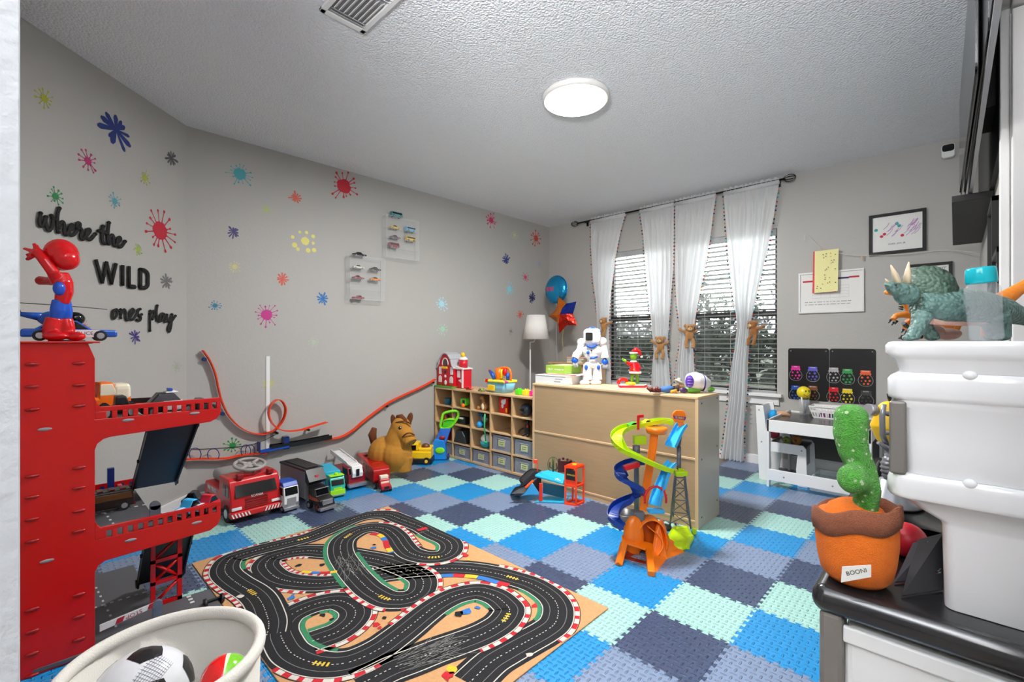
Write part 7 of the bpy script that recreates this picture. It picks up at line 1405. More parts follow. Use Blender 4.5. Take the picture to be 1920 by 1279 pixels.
t = thing('popper_toy', 'white and teal push popper toy with a long green stick', 'push toy', (CXS[2]+0.145, 1.045, 0.1535)); b = MB().m(WHITE, True); b.ell((0, 0, 0.072), (0.055, 0.05, 0.048)); b.build('dome', t); b = MB().m(P('popper_teal', 30, 150, 160), True); b.lathe([(0, 0.002), (0.035, 0.004), (0.052, 0.03), (0.056, 0.058), (0, 0.06)], seg=28); b.build('base', t); b = MB().m(P('stick_green', 45, 185, 120), True); b.tube([(0.045, -0.05, 0.06), (0.055, -0.075, 0.2), (0.072, -0.085, 0.315)], 0.006, 8); b.ell((0.045, -0.05, 0.062), 0.013); b.build('stick', t)
b = MB().m(BLACK, True); b.ell((-0.03, -0.043, 0.07), 0.005, 8, 6); b.ell((-0.012, -0.048, 0.064), 0.004, 8, 6); b.build('dots', t)
# ================================================================ on and behind the divider: lamp, balloons, boxes, robot and other toys
t = thing('floor_lamp', 'white floor lamp with a tapered white shade in the room corner', 'lamp', (-1.20, 2.10, 0)); lx = on(1005, 640, 1, 2.10); t.location = (lx.x, 2.10, 0)
zs0, zs1 = on(1005, 636, 1, 2.10).z, on(1005, 591, 1, 2.10).z
b = MB().m(mat('lamp_shade_linen', (225, 222, 218), 0.9), True); b.lathe([(0.145, zs0), (0.098, zs1)], seg=40, caps=False); b.build('lamp_shade', t, solid=0.002)
b = MB().m(WHITE, True); b.cyl((-0.085, 0.0, 0.012), (-0.085, 0.0, zs0-0.03), 0.008, seg=12); b.tube([(-0.085, 0, zs0-0.035), (-0.03, 0, zs0-0.03), (0, 0, zs0+0.02)], 0.006, 8); b.build('pole', t); b = MB().m(WHITE, True); b.lathe([(0.11, 0), (0.11, 0.012), (0.02, 0.02), (0, 0.02)], (-0.085, 0, 0), 32); b.build('base', t)
FOIL = mat('foil_blue', (35, 150, 205), 0.22, 0.75, bump=0.5, bscale=22, noise_amt=0.2, nscale=14)
t = thing('foil_balloon', 'round shiny blue foil balloon in the corner above the books', 'balloon', tuple(on(1043, 543, 1, 2.45))); a = t.location; rr_ = 25*((a-CAM).dot(Vector((-_s, _c, 0))))/F
b = MB().m(FOIL, True); b.ell((0, 0, 0), (rr_, rr_*0.38, rr_), 32, 18); b.build('envelope', t); b = MB().m(FOIL, True); n = 64; b.loft([[(cos(2*pi*k/n)*rr_*(0.985), -0.001, sin(2*pi*k/n)*rr_*0.985) for k in range(n)], [(cos(2*pi*k/n)*rr_*(1.05+0.012*(k % 2)), 0, sin(2*pi*k/n)*rr_*(1.05+0.012*(k % 2))) for k in range(n)]], False); b.build('seam', t, solid=0.001)
b = MB().m(P('foil_red', 190, 60, 90)); 
for k in range(5): b.box(-rr_*.62+k*0.022, -rr_*.62+k*0.022+0.012, -rr_*.385, -rr_*.36, -0.02, 0.03)
b.build('printed_letters', t)
b = MB().m(P('ribbon_white', 225, 225, 215), True); z0 = BKZ-a.z; b.tube(catmull([(0, 0, -rr_), (0.01, 0, -rr_*1.8), (0.0, 0, z0*.6), (0.015, 0, z0+0.004)], 6), 0.0015, 5); b.build('string', t)
t = thing('foil_balloon', 'star shaped orange red and blue foil balloon under the round one', 'balloon', tuple(on(1057, 590, 1, 2.40))); a = t.location; R2_ = 37*((a-CAM).dot(Vector((-_s, _c, 0))))/F
FO = mat('foil_orange', (225, 120, 35), 0.2, 0.7, bump=0.5, bscale=25, noise_amt=0.3, nscale=14); FRD2 = mat('foil_crimson', (205, 45, 30), 0.2, 0.7, bump=0.5, bscale=25); FBL = mat('foil_navy', (30, 55, 160), 0.2, 0.7, bump=0.5, bscale=25)
b = MB(); sp = []
for k in range(10): rr = R2_ if k % 2 == 0 else R2_*0.58; an = rad(38)+k*pi/5; sp.append((rr*cos(an), rr*sin(an)))
ctr_f, ctr_b = (0, -R2_*0.33, 0), (0, R2_*0.33, 0)
for k in range(10):
    p, q = sp[k], sp[(k+1) % 10]; m_ = {0: FBL, 9: FBL, 8: FRD2, 7: FRD2, 6: FRD2}.get(k, FO)
    b.m(m_, True)
    for s_ in (-1, 1):
        mp, mq = (p[0]*.55, s_*R2_*.24, p[1]*.55), (q[0]*.55, s_*R2_*.24, q[1]*.55); b.add([(0, s_*R2_*.33, 0), mp, mq], [(0, 1, 2)]); b.add([mp, (p[0], 0, p[1]), (q[0], 0, q[1]), mq], [(0, 1, 2, 3)])
b.build('envelope', t)
b = MB().m(P('ribbon_gold', 200, 190, 80), True); z0 = BKZ-a.z; b.tube(catmull([(0, 0, -R2_*.5), (-0.02, 0, -R2_*1.3), (0.0, 0, z0*.8), (0.0, 0, z0+0.003)], 6), 0.002, 5); b.build('string', t)
for k, (rgb, w, dz, lab) in enumerate((((225, 215, 195), 0.20, 0.028, 'cream flat book at the bottom of the stack on the bookcase'), ((150, 170, 130), 0.22, 0.022, 'greenish flat book in the middle of the stack on the bookcase'), ((205, 75, 40), 0.25, 0.018, 'orange red flat book topmost on the bookcase'))):
    z = BKZ+sum((0.028, 0.022, 0.018)[:k])+0.0005*k+0.0005; t = thing('book', lab, 'book', (-1.20+0.01*k, 2.44, z), 0.05*k, group='flat books stacked on the bookcase')
    b = MB().m(P('cover_%d' % k, *rgb)); b.box(-w/2, w/2, -0.08, 0.08, 0, 0.003); b.box(-w/2, w/2, -0.08, 0.08, dz-0.003, dz); b.box(-w/2, w/2, 0.077, 0.08, 0, dz); b.build('cover', t); b = MB().m(P('book_pages', 225, 220, 205)); b.box(-w/2+.004, w/2-.004, -0.077, 0.077, 0.003, dz-0.003); b.build('pages', t)
DT = DZ+0.0008
xb = on(1000, 700, 1, 0.97).x
t = thing('board_box', 'flat white cardboard box at the left end of the divider top', 'box', (-0.395, 1.09, DT)); b = MB().m(P('box_white', 222, 225, 230, rough=0.6)); b.box(-0.145, 0.145, -0.135, 0.15, 0, 0.062); bo = b.build('box_body', t, bevel=0.002); b = MB().m(P('box_lid_cream', 228, 222, 208, rough=0.6)); b.box(-0.147, 0.147, -0.137, 0.152, 0.062, 0.066); b.build('lid', t)
b = MB().m(P('print_grey', 160, 160, 165)); b.box(0.04, 0.10, -0.1362, -0.135, 0.02, 0.026); b.box(0.05, 0.12, -0.1362, -0.135, 0.040, 0.044); b.build('printing', bo)
t = thing('flat_box', 'flat red and white patterned game box under the green box', 'box', (-0.35, 1.12, DT+0.0668)); b = MB().m(P('box_white', 222, 225, 230, rough=0.6)); b.box(-0.13, 0.15, -0.10, 0.12, 0, 0.008); b.build('box_body', t); b = MB().m(P('pattern_red', 205, 50, 40)); rr = random.Random(3)
for k in range(22): x = rr.uniform(-.125, .13); y = rr.uniform(-.095, .1); b.box(x, x+0.018, y, y+0.014, 0.008, 0.0085)
b.box(-0.13, 0.15, -0.1008, -0.1, 0.002, 0.006); b.build('pattern', t)
t = thing('green_box', 'lime green cardboard box stacked on the white box by the robot', 'box', (-0.395, 1.11, DT+0.0758), rad(-8)); b = MB().m(P('box_lime', 150, 185, 70, rough=0.5)); b.box(-0.105, 0.105, -0.08, 0.10, 0, 0.062); bo = b.build('box_body', t, bevel=0.003)
text_mesh('side_print', 'PLAY', bo, WHITE, 0.022, frame_M((-0.05, -0.0805, 0.03), (1, 0, 0), (0, -1, 0)), 0.0006); text_mesh('side_print', 'WOODEN TOY', bo, WHITE, 0.015, frame_M((0.045, -0.0805, 0.03), (1, 0, 0), (0, -1, 0)), 0.0006)
b = MB().m(P('box_paper', 215, 210, 190)); b.box(-0.04, 0.06, -0.05, 0.06, 0.062, 0.066); b.build('paper_slip', t)
# white robot
t, L = frame('toy_robot', 'white toy robot with black face screen and blue joints', 'toy robot', 1110, 720, z=DT); s_ = L.s
RW = P('robot_white', 232, 234, 238, rough=0.25); RBL = P('robot_blue', 25, 85, 190, rough=0.3)
b = MB().m(RW, True); b.M = Matrix.Identity(4); hd = L(1110, 631, 0); b.M = Matrix.Translation(hd); b.rbox(-16*s_, 16*s_, -14*s_, 14*s_, -16*s_, 15*s_, 9*s_, 5); b.build('head', t)
b = MB().m(BLACK); b.M = Matrix.Translation(L(1104, 631, -13.5*s_)); b.prism(r2([(-6*s_, -7.5*s_), (7*s_, -7.5*s_), (7*s_, 7.5*s_), (-6*s_, 7.5*s_)], 3*s_), -1.5*s_, 1.5*s_, 'xz'); b.build('face_screen', t)
b = MB().m(RBL, True); b.tube([L(1102, 617, -4*s_), L(1110, 614.5, 0), L(1118, 617, 0)], [1.5*s_, 2.2*s_, 1.5*s_], 8); b.tube([L(1122, 618+0, -10*s_)+Vector((0, 0, -7*s_))+Vector((4*s_*cos(a), 0, 5.5*s_*sin(a))) for a in [2*pi*k/14 for k in range(14)]], 1.0*s_, 6, closed=True); b.tube(catmull([L(1100, 648, -12*s_), L(1110, 651, -14*s_), L(1119, 647, -11*s_)], 4), 2.2*s_, 8); b.tube([L(1106, 672, -12*s_), L(1113, 672, -13*s_), L(1120, 669, -11*s_)], 1.6*s_, 8); b.build('blue_accents', t)
b = MB().m(RW, True); ball(b, (1111, 658, 0), (20, 13, 13)); ball(b, (1110, 666, 0), (15, 12, 9)); ball(b, (1110, 684, 0), (15, 10, 7)); chain(b, [(1110, 668, 0), (1110, 684, 0)], [9, 9]); b.build('torso', t, remesh=0.004, smit=2)
b = MB().m(RBL, True); b.ell(L(1102.5, 656+5, -13*s_), (3*s_, 2*s_, 3.6*s_)); b.build('chest_lamp', t); b = MB().m(BLACK, True); b.ell(L(1109, 643+14, -13*s_), 1.8*s_, 8, 6); b.build('chest_button', t)
for sd, px_ in (('l', -1), ('r', 1)):
    b = MB().m(RW, True)
    if px_ < 0: ball(b, (1090, 637+5, 0), (8, 8, 8)); chain(b, [(1090, 642, 0), (1087, 656, -4*s_), (1083, 664, -6*s_)], [6, 6, 8]); chain(b, [(1082, 664, -6*s_), (1078, 672, -8*s_)], [8, 7])
    else: ball(b, (1129, 641, 0), (9, 9, 9)); chain(b, [(1130, 642, 0), (1133, 656, 0), (1134, 672, -2*s_)], [6, 6.5, 8])
    ar = b.build('arm', t, remesh=0.0035, smit=1)
    b = MB().m(RBL, True); c0 = L(1078, 676, -8*s_) if px_ < 0 else L(1134, 679, -3*s_); b.ell(c0, (6.5*s_, 6*s_, 7*s_)); b.m(GREY, True)
    for k in range(4): b.tube([c0+Vector(((k-1.5)*2.2*s_, -3*s_, -4*s_)), c0+Vector(((k-1.5)*2.4*s_+px_*-1*s_, -5*s_, -9*s_)), c0+Vector(((k-1.5)*1.8*s_-px_*1.5*s_, -7*s_, -12*s_))], [1.2*s_, 1.1*s_, 0.9*s_], 6)
    b.tube([c0+Vector((-px_*4*s_, -2*s_, -2*s_)), c0+Vector((-px_*7*s_, -4*s_, -7*s_))], [1.3*s_, 1.0*s_], 6); b.build('hand', ar)
    b = MB().m(RW, True); x0 = 1102 if px_ < 0 else 1119; chain(b, [(x0, 684, 0), (x0-px_*-1, 700, 0), (x0+px_*1, 712, 0)], [8.5, 8.5, 9.5]); lg = b.build('leg', t, remesh=0.0035, smit=1)
    b = MB().m(RW, True); f0 = L(x0+px_*2-4, 718.5, -5*s_); f0.z = 3.2*s_; b.ell(f0, (10.5*s_, 12*s_, 5.5*s_)); f_ = b.build('foot', lg); 
    b = MB().m(RBL, True); b.ell(L(x0+px_*3, 689, -8*s_), (3.2*s_, 3*s_, 5*s_)); b.build('knee_pad', lg)
# green toy figure on christmas telephone base (plain)
t, L = frame('toy_figure', 'small green toy figure in a red coat standing on a red base', 'toy figure', 1183, 728, z=DT); s_ = L.s
b = MB().m(WHITE); b.prism(r2([(-26*s_, -0.05), (24*s_, -0.055), (34*s_, 0.02), (10*s_, 0.05), (-24*s_, 0.03)], 0.008), 0, 0.009, 'xy'); b.m(P('base_red', 200, 25, 50)); b.prism(r2([(-25*s_, -0.052), (23*s_, -0.057), (33*s_, 0.02), (10*s_, 0.045), (-23*s_, 0.028)], 0.008), 0.009, 0.022, 'xy'); b.m(WHITE); b.prism(r2([(-24*s_, -0.048), (22*s_, -0.053), (32*s_, 0.02), (10*s_, 0.04), (-22*s_, 0.025)], 0.008), 0.022, 0.027, 'xy'); bs_ = b.build('base', t, bevel=0.001)
b = MB().m(YELLOW, True); b.lathe([(0, 0.027), (10*s_, 0.027), (9*s_, 0.038), (7*s_, 0.043), (0, 0.044)], tuple(Vector((-2*s_, -0.02, 0))), 24); b.build('yellow_dial', bs_); b = MB().m(GREEN); b.rbox(9*s_, 24*s_, -0.03, 0.005, 0.027, 0.031, 0.003); b.build('green_patch', bs_); b = MB().m(RED, True); b.tube(catmull([Vector((-24*s_, 0, 0.03)), Vector((-21*s_, 0.0, 0.055)), Vector((-10*s_, 0.01, 0.058)), Vector((-6*s_, 0.01, 0.035))], 5), 3.4*s_, 10); b.build('red_receiver', bs_)
GLM = P('figure_green', 125, 185, 25, rough=0.3)
b = MB().m(GLM, True); ball(b, (1188, 668, 0), (6.5, 6, 8)); b.build('head', t); b = MB().m(GLM, True); chain(b, [(1186, 700, 0.01), (1185, 712, 0.01), (1185, 718, 0.01)], [3.2, 2.6, 3.2], 10); chain(b, [(1194, 700, 0.01), (1195, 712, 0.01), (1196, 718, 0.01)], [3.2, 2.6, 3.2], 10); b.build('legs', t)
b = MB().m(P('coat_red', 200, 15, 28, rough=0.3), True); chain(b, [(1188, 679, 0), (1189, 690, 0.0), (1191, 699, 0.0)], [6, 8.5, 10.5], 16); chain(b, [(1186, 681, 0), (1179, 683, -0.01), (1175, 679, -0.012)], [4, 3.5, 3.2], 10); chain(b, [(1194, 682, 0), (1199, 690, -0.005), (1193, 693, -0.02)], [4, 3.6, 3.2], 10); b.build('coat', t, remesh=0.0025, smit=1)
b = MB().m(GLM, True); chain(b, [(1175, 679, -0.012), (1170, 675, -0.014)], [2.2, 2.6], 8)
for d in (-2.5, 0, 2.5): chain(b, [(1170, 675, -0.014), (1166+abs(d)*.5, 674+d, -0.015)], [1.0, 0.7], 6)
chain(b, [(1193, 693, -0.02), (1187, 694, -0.024)], [2.4, 2.6], 8); b.build('hands', t)
b = MB().m(WHITE, True); b.lathe([(10.3*s_, -2*s_), (11.5*s_, -1.5*s_), (11.5*s_, 1.5*s_), (10*s_, 2*s_)], tuple(L(1191, 698.5)), 20, caps=False); b.build('hem_trim', t); b = MB().m(WHITE, True); b.lathe([(4*s_, -2*s_), (6.4*s_, -1*s_), (6.4*s_, 1*s_), (4*s_, 2*s_)], tuple(L(1188, 678)), 18, caps=False); b.build('collar_trim', t)
b = MB().m(P('coat_red', 200, 15, 28, rough=0.3), True); chain(b, [(1189, 661, 0), (1193, 656, 0), (1199, 660, 0), (1202, 667, 0)], [6.5, 5, 3.5, 2.2], 12); b.m(WHITE, True); b.tube([L(1188, 662)+Vector((6.8*s_*cos(a), 6.4*s_*sin(a), 0)) for a in [2*pi*k/16 for k in range(16)]], 1.5*s_, 8, closed=True); ball(b, (1203, 669, 0), 2.6, 10, 8); b.build('cap', t)
# floppy doll lying down and a white purple green capsule toy
t, L = frame('rag_doll', 'floppy doll in blue trousers and brown boots lying on the divider', 'doll', 1240, 737, z=DT); s_ = L.s
def low(p, z): q = L(*p); q.z = z*s_; return q
b = MB().m(P('denim_blue', 60, 105, 165, rough=0.8), True); b.tube([low((1262, 728, 0.02), 7), low((1250, 730, 0.0), 7), low((1238, 731, -0.01), 6)], [6*s_, 6.5*s_, 4.5*s_], 12); b.build('trousers', t)
b = MB().m(P('boot_brown', 100, 38, 32, rough=0.5), True); b.tube([low((1238, 731, -0.012), 5), low((1228, 733, -0.02), 5), low((1222, 736, -0.03), 7)], [4.2*s_, 4*s_, 4.5*s_], 10); b.tube([low((1222, 735, -0.03), 5), low((1214, 728, -0.03), 11)], [4*s_, 3*s_], 10); b.tube([low((1236, 735, -0.03), 5), low((1230, 736, -0.035), 8), low((1233, 728, -0.035), 13)], [4*s_, 4*s_, 2.6*s_], 10); b.build('boots', t)
b = MB().m(P('shirt_gold', 215, 160, 60, rough=0.8), True); b.tube([low((1262, 728, 0.02), 8), low((1272, 727, 0.02), 9)], [6*s_, 6.5*s_], 12); b.tube([low((1268, 733, -0.02), 5), low((1258, 738, -0.03), 3.5)], [3*s_, 2.6*s_], 8); b.build('shirt', t); b = MB().m(P('waistcoat_spots', 60, 45, 40, rough=0.8), True); b.tube([low((1264, 730, 0.0), 8), low((1272, 729, 0.0), 9)], [6.2*s_, 6.4*s_], 10); b.build('waistcoat', t)
b = MB().m(P('doll_skin', 225, 170, 130, rough=0.6), True); b.ell(low((1278, 724, 0.02), 13), (5.5*s_, 5.5*s_, 6*s_)); b.build('head', t); b = MB().m(P('hat_grey_green', 165, 165, 150, rough=0.8), True); b.ell(low((1274, 716, 0.02), 20), (10*s_, 10*s_, 3*s_), rot=Matrix.Rotation(rad(30), 4, 'Y')); b.ell(low((1273, 714, 0.02), 23), (5*s_, 5*s_, 5*s_)); b.build('hat', t)
t, L = frame('capsule_toy', 'white toy backpack capsule with purple panel and green boots on the divider', 'toy', 1310, 736, z=DT); s_ = L.s
CW = P('capsule_white', 222, 222, 228, rough=0.25); CP = P('capsule_purple', 90, 55, 170, rough=0.4); CG = P('capsule_green', 95, 165, 50, rough=0.4)
b = MB().m(CW, True); b.tube([low((1292, 712, -0.02), 22), low((1303, 711, -0.01), 22), low((1316, 712, 0.0), 19), low((1328, 716, 0.01), 15)], [14*s_, 17*s_, 15*s_, 9*s_], 24); b.build('body', t, remesh=0.004, smit=2)
b = MB().m(CP, True); b.ell(low((1293, 713, -0.06), 22), (7.5*s_, 3*s_, 12*s_), rot=Matrix.Rotation(rad(-18), 4, 'Z')); pp_ = b.build('purple_panel', t); b = MB().m(P('capsule_lilac', 150, 120, 210), True)
for k in range(4): q = low((1293, 713, -0.062), 14+k*5); b.tube([q+Vector((-5*s_, -3.0*s_, 0)), q+Vector((5*s_, -3.6*s_, 0))], 0.7*s_, 6)
b.build('panel_ridges', pp_)
b = MB().m(P('capsule_band', 60, 50, 110), True); q = low((1316, 712, 0.0), 19); b.tube([q+Vector((0.0, 15.4*s_*cos(a), 15.4*s_*sin(a))) for a in [2*pi*k/24 for k in range(24)]], 1.6*s_, 6, closed=True); b.build('band', t)
b = MB().m(CG, True); b.tube([low((1283, 732, -0.03), 6), low((1297, 734, -0.035), 5), low((1312, 732, -0.03), 5)], [5*s_, 5*s_, 4*s_], 12); b.ell(low((1332, 722, 0.0), 6), (8*s_, 6*s_, 5*s_)); b.build('green_limbs', t); b = MB().m(P('sole_purple', 55, 30, 85), True); b.ell(low((1282, 735, -0.05), 5.5), (7.5*s_, 3*s_, 5*s_)); b.build('purple_sole', t)
b = MB().m(CW, True); b.tube([low((1318, 728, -0.02), 5), low((1326, 725, -0.01), 7)], [4*s_, 4*s_], 10); b.build('arm', t)
# ================================================================ slide tower toy in front of the divider
t, L = frame('slide_tower_toy', 'tall toy car slide tower in orange lime and blue by the divider', 'toy tower', 1225, 1040, z=0.0); s_ = L.s
SO = P('tower_orange', 240, 118, 12, rough=0.3); SL = P('tower_lime', 175, 208, 15, rough=0.3); SB_ = P('tower_sky', 50, 170, 235, rough=0.3); SN = P('tower_navy', 15, 50, 135, rough=0.3); SG = P('tower_grey', 92, 92, 98, rough=0.4); SR = P('tower_red', 195, 20, 28, rough=0.3)
def chute(b, pts, w, wall=0.014, upv=(0, 0, 1), n=6, tw=None):
    """open channel following pts (local), width w, side walls"""
    P3 = catmull(pts, n); rings = []
    for i, p in enumerate(P3):
        tg = (P3[min(i+1, len(P3)-1)]-P3[max(i-1, 0)]).normalized(); sd = tg.cross(Vector(upv)); sd = sd.normalized() if sd.length > 1e-4 else Vector((1, 0, 0)); u = sd.cross(tg).normalized()
        if u.z < 0 and abs(upv[2]) > .5: u = -u
        h = w/2; rings.append([p+sd*a+u*c for a, c in ((-h, -0.003), (h, -0.003), (h, wall), (h-0.003, wall), (h-0.003, 0), (-h+0.003, 0), (-h+0.003, wall), (-h, wall))])
    b.loft(rings, True, False); return b
G = lambda px, py, h=0.0: (CAMR.inverted() @ (fl(px, py)-Vector(t.location)))+Vector((0, 0, h))
def plank(b, p, q, w, h):
    p, q = Vector(p), Vector(q); d = (q-p); d.normalize(); sd = Vector((0, 1, 0)) if abs(d.y) < .8 else Vector((1, 0, 0)); n_ = d.cross(sd).normalized(); sd = n_.cross(d)
    rr = [[x+sd*a*w/2+n_*c*h/2 for a, c in ((-1, -1), (1, -1), (1, 1), (-1, 1))] for x in (p, q)]; b.loft(rr, True, False)
def on_ground(q): return Vector((q.x, q.y, max(q.z, 0.001)))
g = on_ground
# orange base: a standing loop tunnel, a two-legged frame in front and a solid side
b = MB().m(SO, True); c0 = L(1219, 1012, 0.03); rings = []
for k in range(25):
    a = rad(215-k*250/24); ca, sa = cos(a), sin(a); rx, rz = 30*s_, 42*s_; y0, y1 = c0.y-0.035, c0.y+0.045
    rings.append([Vector((c0.x+rx*ca, y0, c0.z+rz*sa)), Vector((c0.x+rx*ca, y1, c0.z+rz*sa)), Vector((c0.x+(rx-0.005)*ca, y1, c0.z+(rz-0.005)*sa)), Vector((c0.x+(rx-0.005)*ca, y0, c0.z+(rz-0.005)*sa))])
b.loft(rings, True, True); b.build('orange_loop', t); b = MB().m(P('tower_orange_shade', 205, 85, 10, rough=0.4), True); b.prism([(c0.x+29*s_*cos(2*pi*k/28), c0.z+41*s_*sin(2*pi*k/28)) for k in range(28)], c0.y+0.038, c0.y+0.044, 'xz'); b.build('loop_back', t)  # back disc in darker orange paints the shade inside the loop
b = MB().m(SO, True); q = L(1188, 1005, 0.02); b.ell(q, (20*s_, 0.035, 38*s_), 20, 14); b.build('left_bulge', t)
b = MB().m(SO, True); c1 = L(1222, 1018, -0.01); rings = []
for k in range(13):
    u = k/12; p = L(1212, 985, 0.03).lerp(L(1215, 1050, -0.03), u)+Vector((26*s_*sin(pi*u), 0, 0)); rings.append([p+Vector((0, -0.028, 0)), p+Vector((0.0, 0.028, 0)), p+Vector((0.006, 0.028, 0)), p+Vector((0.006, -0.028, 0))])
b.loft(rings, True, True); b.build('inner_scoop', t)
b = MB().m(SO); TL, TR = L(1170, 1018, -0.02), L(1218, 1035, -0.04); FL_, FR2_ = G(1160, 1061), G(1221, 1083)
plank(b, FL_+Vector((0, 0, 0.004)), TL, 0.026, 0.030); plank(b, FR2_+Vector((0.004, 0.01, 0.006)), TR+Vector((0, 0.01, 0)), 0.034, 0.038)
tp0 = [TL+Vector((-0.012, -0.004, 0.010)), TR+Vector((0.015, -0.006, 0.010)), TR+Vector((0.03, 0.05, 0.022)), TL+Vector((0.0, 0.05, 0.022))]; b.loft([tp0, [p+Vector((0, 0, -0.014)) for p in tp0]], True, False); b.build('arch_frame', t, bevel=0.004)
b = MB().m(SO); sp0 = [G(1224, 1082), G(1252, 1048), G(1285, 1036), L(1270, 1018, 0.10), L(1256, 1010, 0.08), L(1244, 975, 0.05), L(1236, 985, 0.03), L(1228, 1035, -0.03)]
b.loft([sp0, [p+Vector((-0.014, 0.012, 0)) for p in sp0]], True, False); b.build('base_side', t, bevel=0.004)
b = MB().m(P('cavity_shade_red', 130, 30, 15)); b.add([G(1174, 1054, 0.0)+Vector((0, 0.04, 0)), G(1214, 1064, 0.0)+Vector((0, 0.03, 0)), L(1212, 1038, 0.03), L(1178, 1028, 0.03)], [(0, 1, 2, 3)]); b.build('cavity_shade', t, solid=0.004)  # dark red panel stands in for the shade in the base cavity
# orange central ramp rising to the top
b = MB().m(SO); chute(b, [L(1206, 958, 0.03), L(1213, 905, 0.05), L(1222, 850, 0.07), L(1227, 812, 0.08)], 0.042, 0.006, (0, -1, 0.2)); b.build('centre_ramp', t, bevel=0.001)
b = MB().m(SO, True); b.lathe([(0.0, -0.02), (0.050, -0.018), (0.056, 0.0), (0.056, 0.012), (0.050, 0.014), (0.0, 0.010)], tuple(L(1231, 806, 0.09)), 32); b.build('top_platform', t)
b = MB().m(SG); q = L(1196, 965, 0.05); b.rbox(q.x-0.03, q.x+0.03, q.y-0.03, q.y+0.03, q.z-0.035, q.z+0.02, 0.006); b.build('grey_joint', t)
# lime upper spiral
b = MB().m(SL); chute(b, [L(1262, 795, 0.13), L(1240, 792, 0.15), L(1205, 798, 0.14), L(1170, 806, 0.10), L(1156, 822, 0.04), L(1168, 845, -0.01), L(1200, 862, -0.03), L(1235, 878, -0.02), L(1255, 884, 0.0)], 0.062, 0.020); b.build('lime_spiral', t, bevel=0.001)
b = MB().m(SL); q = L(1200, 822, 0.12); b.rbox(q.x-0.035, q.x+0.03, q.y-0.02, q.y+0.02, q.z-0.03, q.z+0.015, 0.004); b.build('lime_block', t)
b = MB().m(SG); b.cyl(L(1193, 850, 0.10), L(1193, 835, 0.11), 0.02, seg=6); q0 = G(1194, 968); b.cyl(q0, L(1193, 838, 0.10), 0.016, 0.014, seg=6); b.build('rear_post', t)
# navy lower spiral with red gate
b = MB().m(SN); chute(b, [L(1205, 868, 0.06), L(1180, 872, 0.05), L(1163, 884, 0.01), L(1170, 902, -0.03), L(1192, 918, -0.01), L(1198, 930, 0.05), L(1180, 940, 0.07), L(1158, 952, 0.03), L(1150, 972, -0.02), L(1165, 992, -0.04)], 0.060, 0.024); b.build('navy_spiral', t, bevel=0.001)
b = MB().m(SR); plank(b, L(1170, 878, -0.02), L(1198, 870, -0.01), 0.03, 0.024); b.build('red_gate', t, bevel=0.003)
b = MB().m(SR); plank(b, L(1196, 806, 0.1), L(1197, 779, 0.1), 0.01, 0.014); plank(b, L(1196, 781, 0.1), L(1207, 780, 0.1), 0.01, 0.016); b.build('red_lever', t, bevel=0.002)
b = MB().m(DGREY, True); q = G(1172, 984); b.lathe([(0.0, 0), (0.085, 0.0), (0.080, 0.04), (0.074, 0.075), (0.055, 0.078), (0.05, 0.04), (0, 0.035)], tuple(q), 28); b.build('dark_base', t); b = MB().m(BLACK, True); q = G(1248, 992); b.lathe([(0.0, 0), (0.035, 0.0), (0.033, 0.02), (0, 0.022)], tuple(q), 20); b.build('rubber_pad', t)
# blue slides
b = MB().m(SB_); chute(b, [L(1281, 797, 0.10), L(1276, 803, 0.09), L(1266, 822, 0.07), L(1258, 838, 0.05)], 0.062, 0.016); b.build('upper_slide', t, bevel=0.001)
b = MB().m(SB_); chute(b, [L(1262, 868, 0.02), L(1254, 878, 0.01), L(1243, 905, 0.0), L(1233, 930, -0.02), L(1228, 948, -0.04)], 0.060, 0.016); q = L(1230, 957, -0.05); b.rbox(q.x-0.04, q.x+0.04, q.y-0.02, q.y+0.03, q.z-0.012, q.z+0.004, 0.006); b.build('lower_slide', t, bevel=0.001)
b = MB().m(SR, True); c0 = L(1229, 938, -0.035); b.tube([c0+Vector((20*s_*cos(a), 0, 25*s_*sin(a))) for a in [rad(-12+k*204/18) for k in range(19)]], 0.006, 8)
for k in range(8): a = rad(20+k*20); b.tube([c0+Vector((20*s_*cos(a), 0, 25*s_*sin(a))), c0+Vector((24*s_*cos(a), 0, 29*s_*sin(a)))], [0.004, 0.0015], 5)
b.build('red_hoop', t)
# grey lattice tower, lime foot, post with sign
b = MB().m(SG); ft = [G(1256, 992), G(1295, 998), G(1290, 982), G(1262, 978)]; tp = [L(1266, 893, 0.06), L(1284, 893, 0.05), L(1283, 891, 0.10), L(1267, 891, 0.10)]
ft = [Vector((p.x, p.y, 0.02)) for p in ft]
for p, q in zip(ft, tp): plank(b, p, q, 0.008, 0.008)
for u0, u1 in ((0.05, 0.3), (0.3, 0.55), (0.55, 0.78), (0.78, 0.97)):
    for (i, j) in ((0, 1), (1, 2), (3, 0)):
        plank(b, ft[i].lerp(tp[i], u0), ft[j].lerp(tp[j], u1), 0.004, 0.004); plank(b, ft[j].lerp(tp[j], u0), ft[i].lerp(tp[i], u1), 0.004, 0.004); plank(b, ft[i].lerp(tp[i], u1), ft[j].lerp(tp[j], u1), 0.005, 0.005)
b.build('lattice_tower', t)
b = MB().m(SL); q = L(1276, 886, 0.08); b.rbox(q.x-0.035, q.x+0.03, q.y-0.03, q.y+0.03, q.z-0.014, q.z+0.012, 0.005); b.rbox(q.x-0.012, q.x+0.012, q.y-0.012, q.y+0.012, q.z+0.012, q.z+0.022, 0.003); b.build('lime_cap', t)
b = MB().m(SG, True); b.cyl(L(1273, 880, 0.09), L(1273, 838, 0.10), 0.012, seg=8); b.cyl(L(1273, 838, 0.10), L(1278, 805, 0.11), 0.008, seg=8); b.build('slide_post', t)
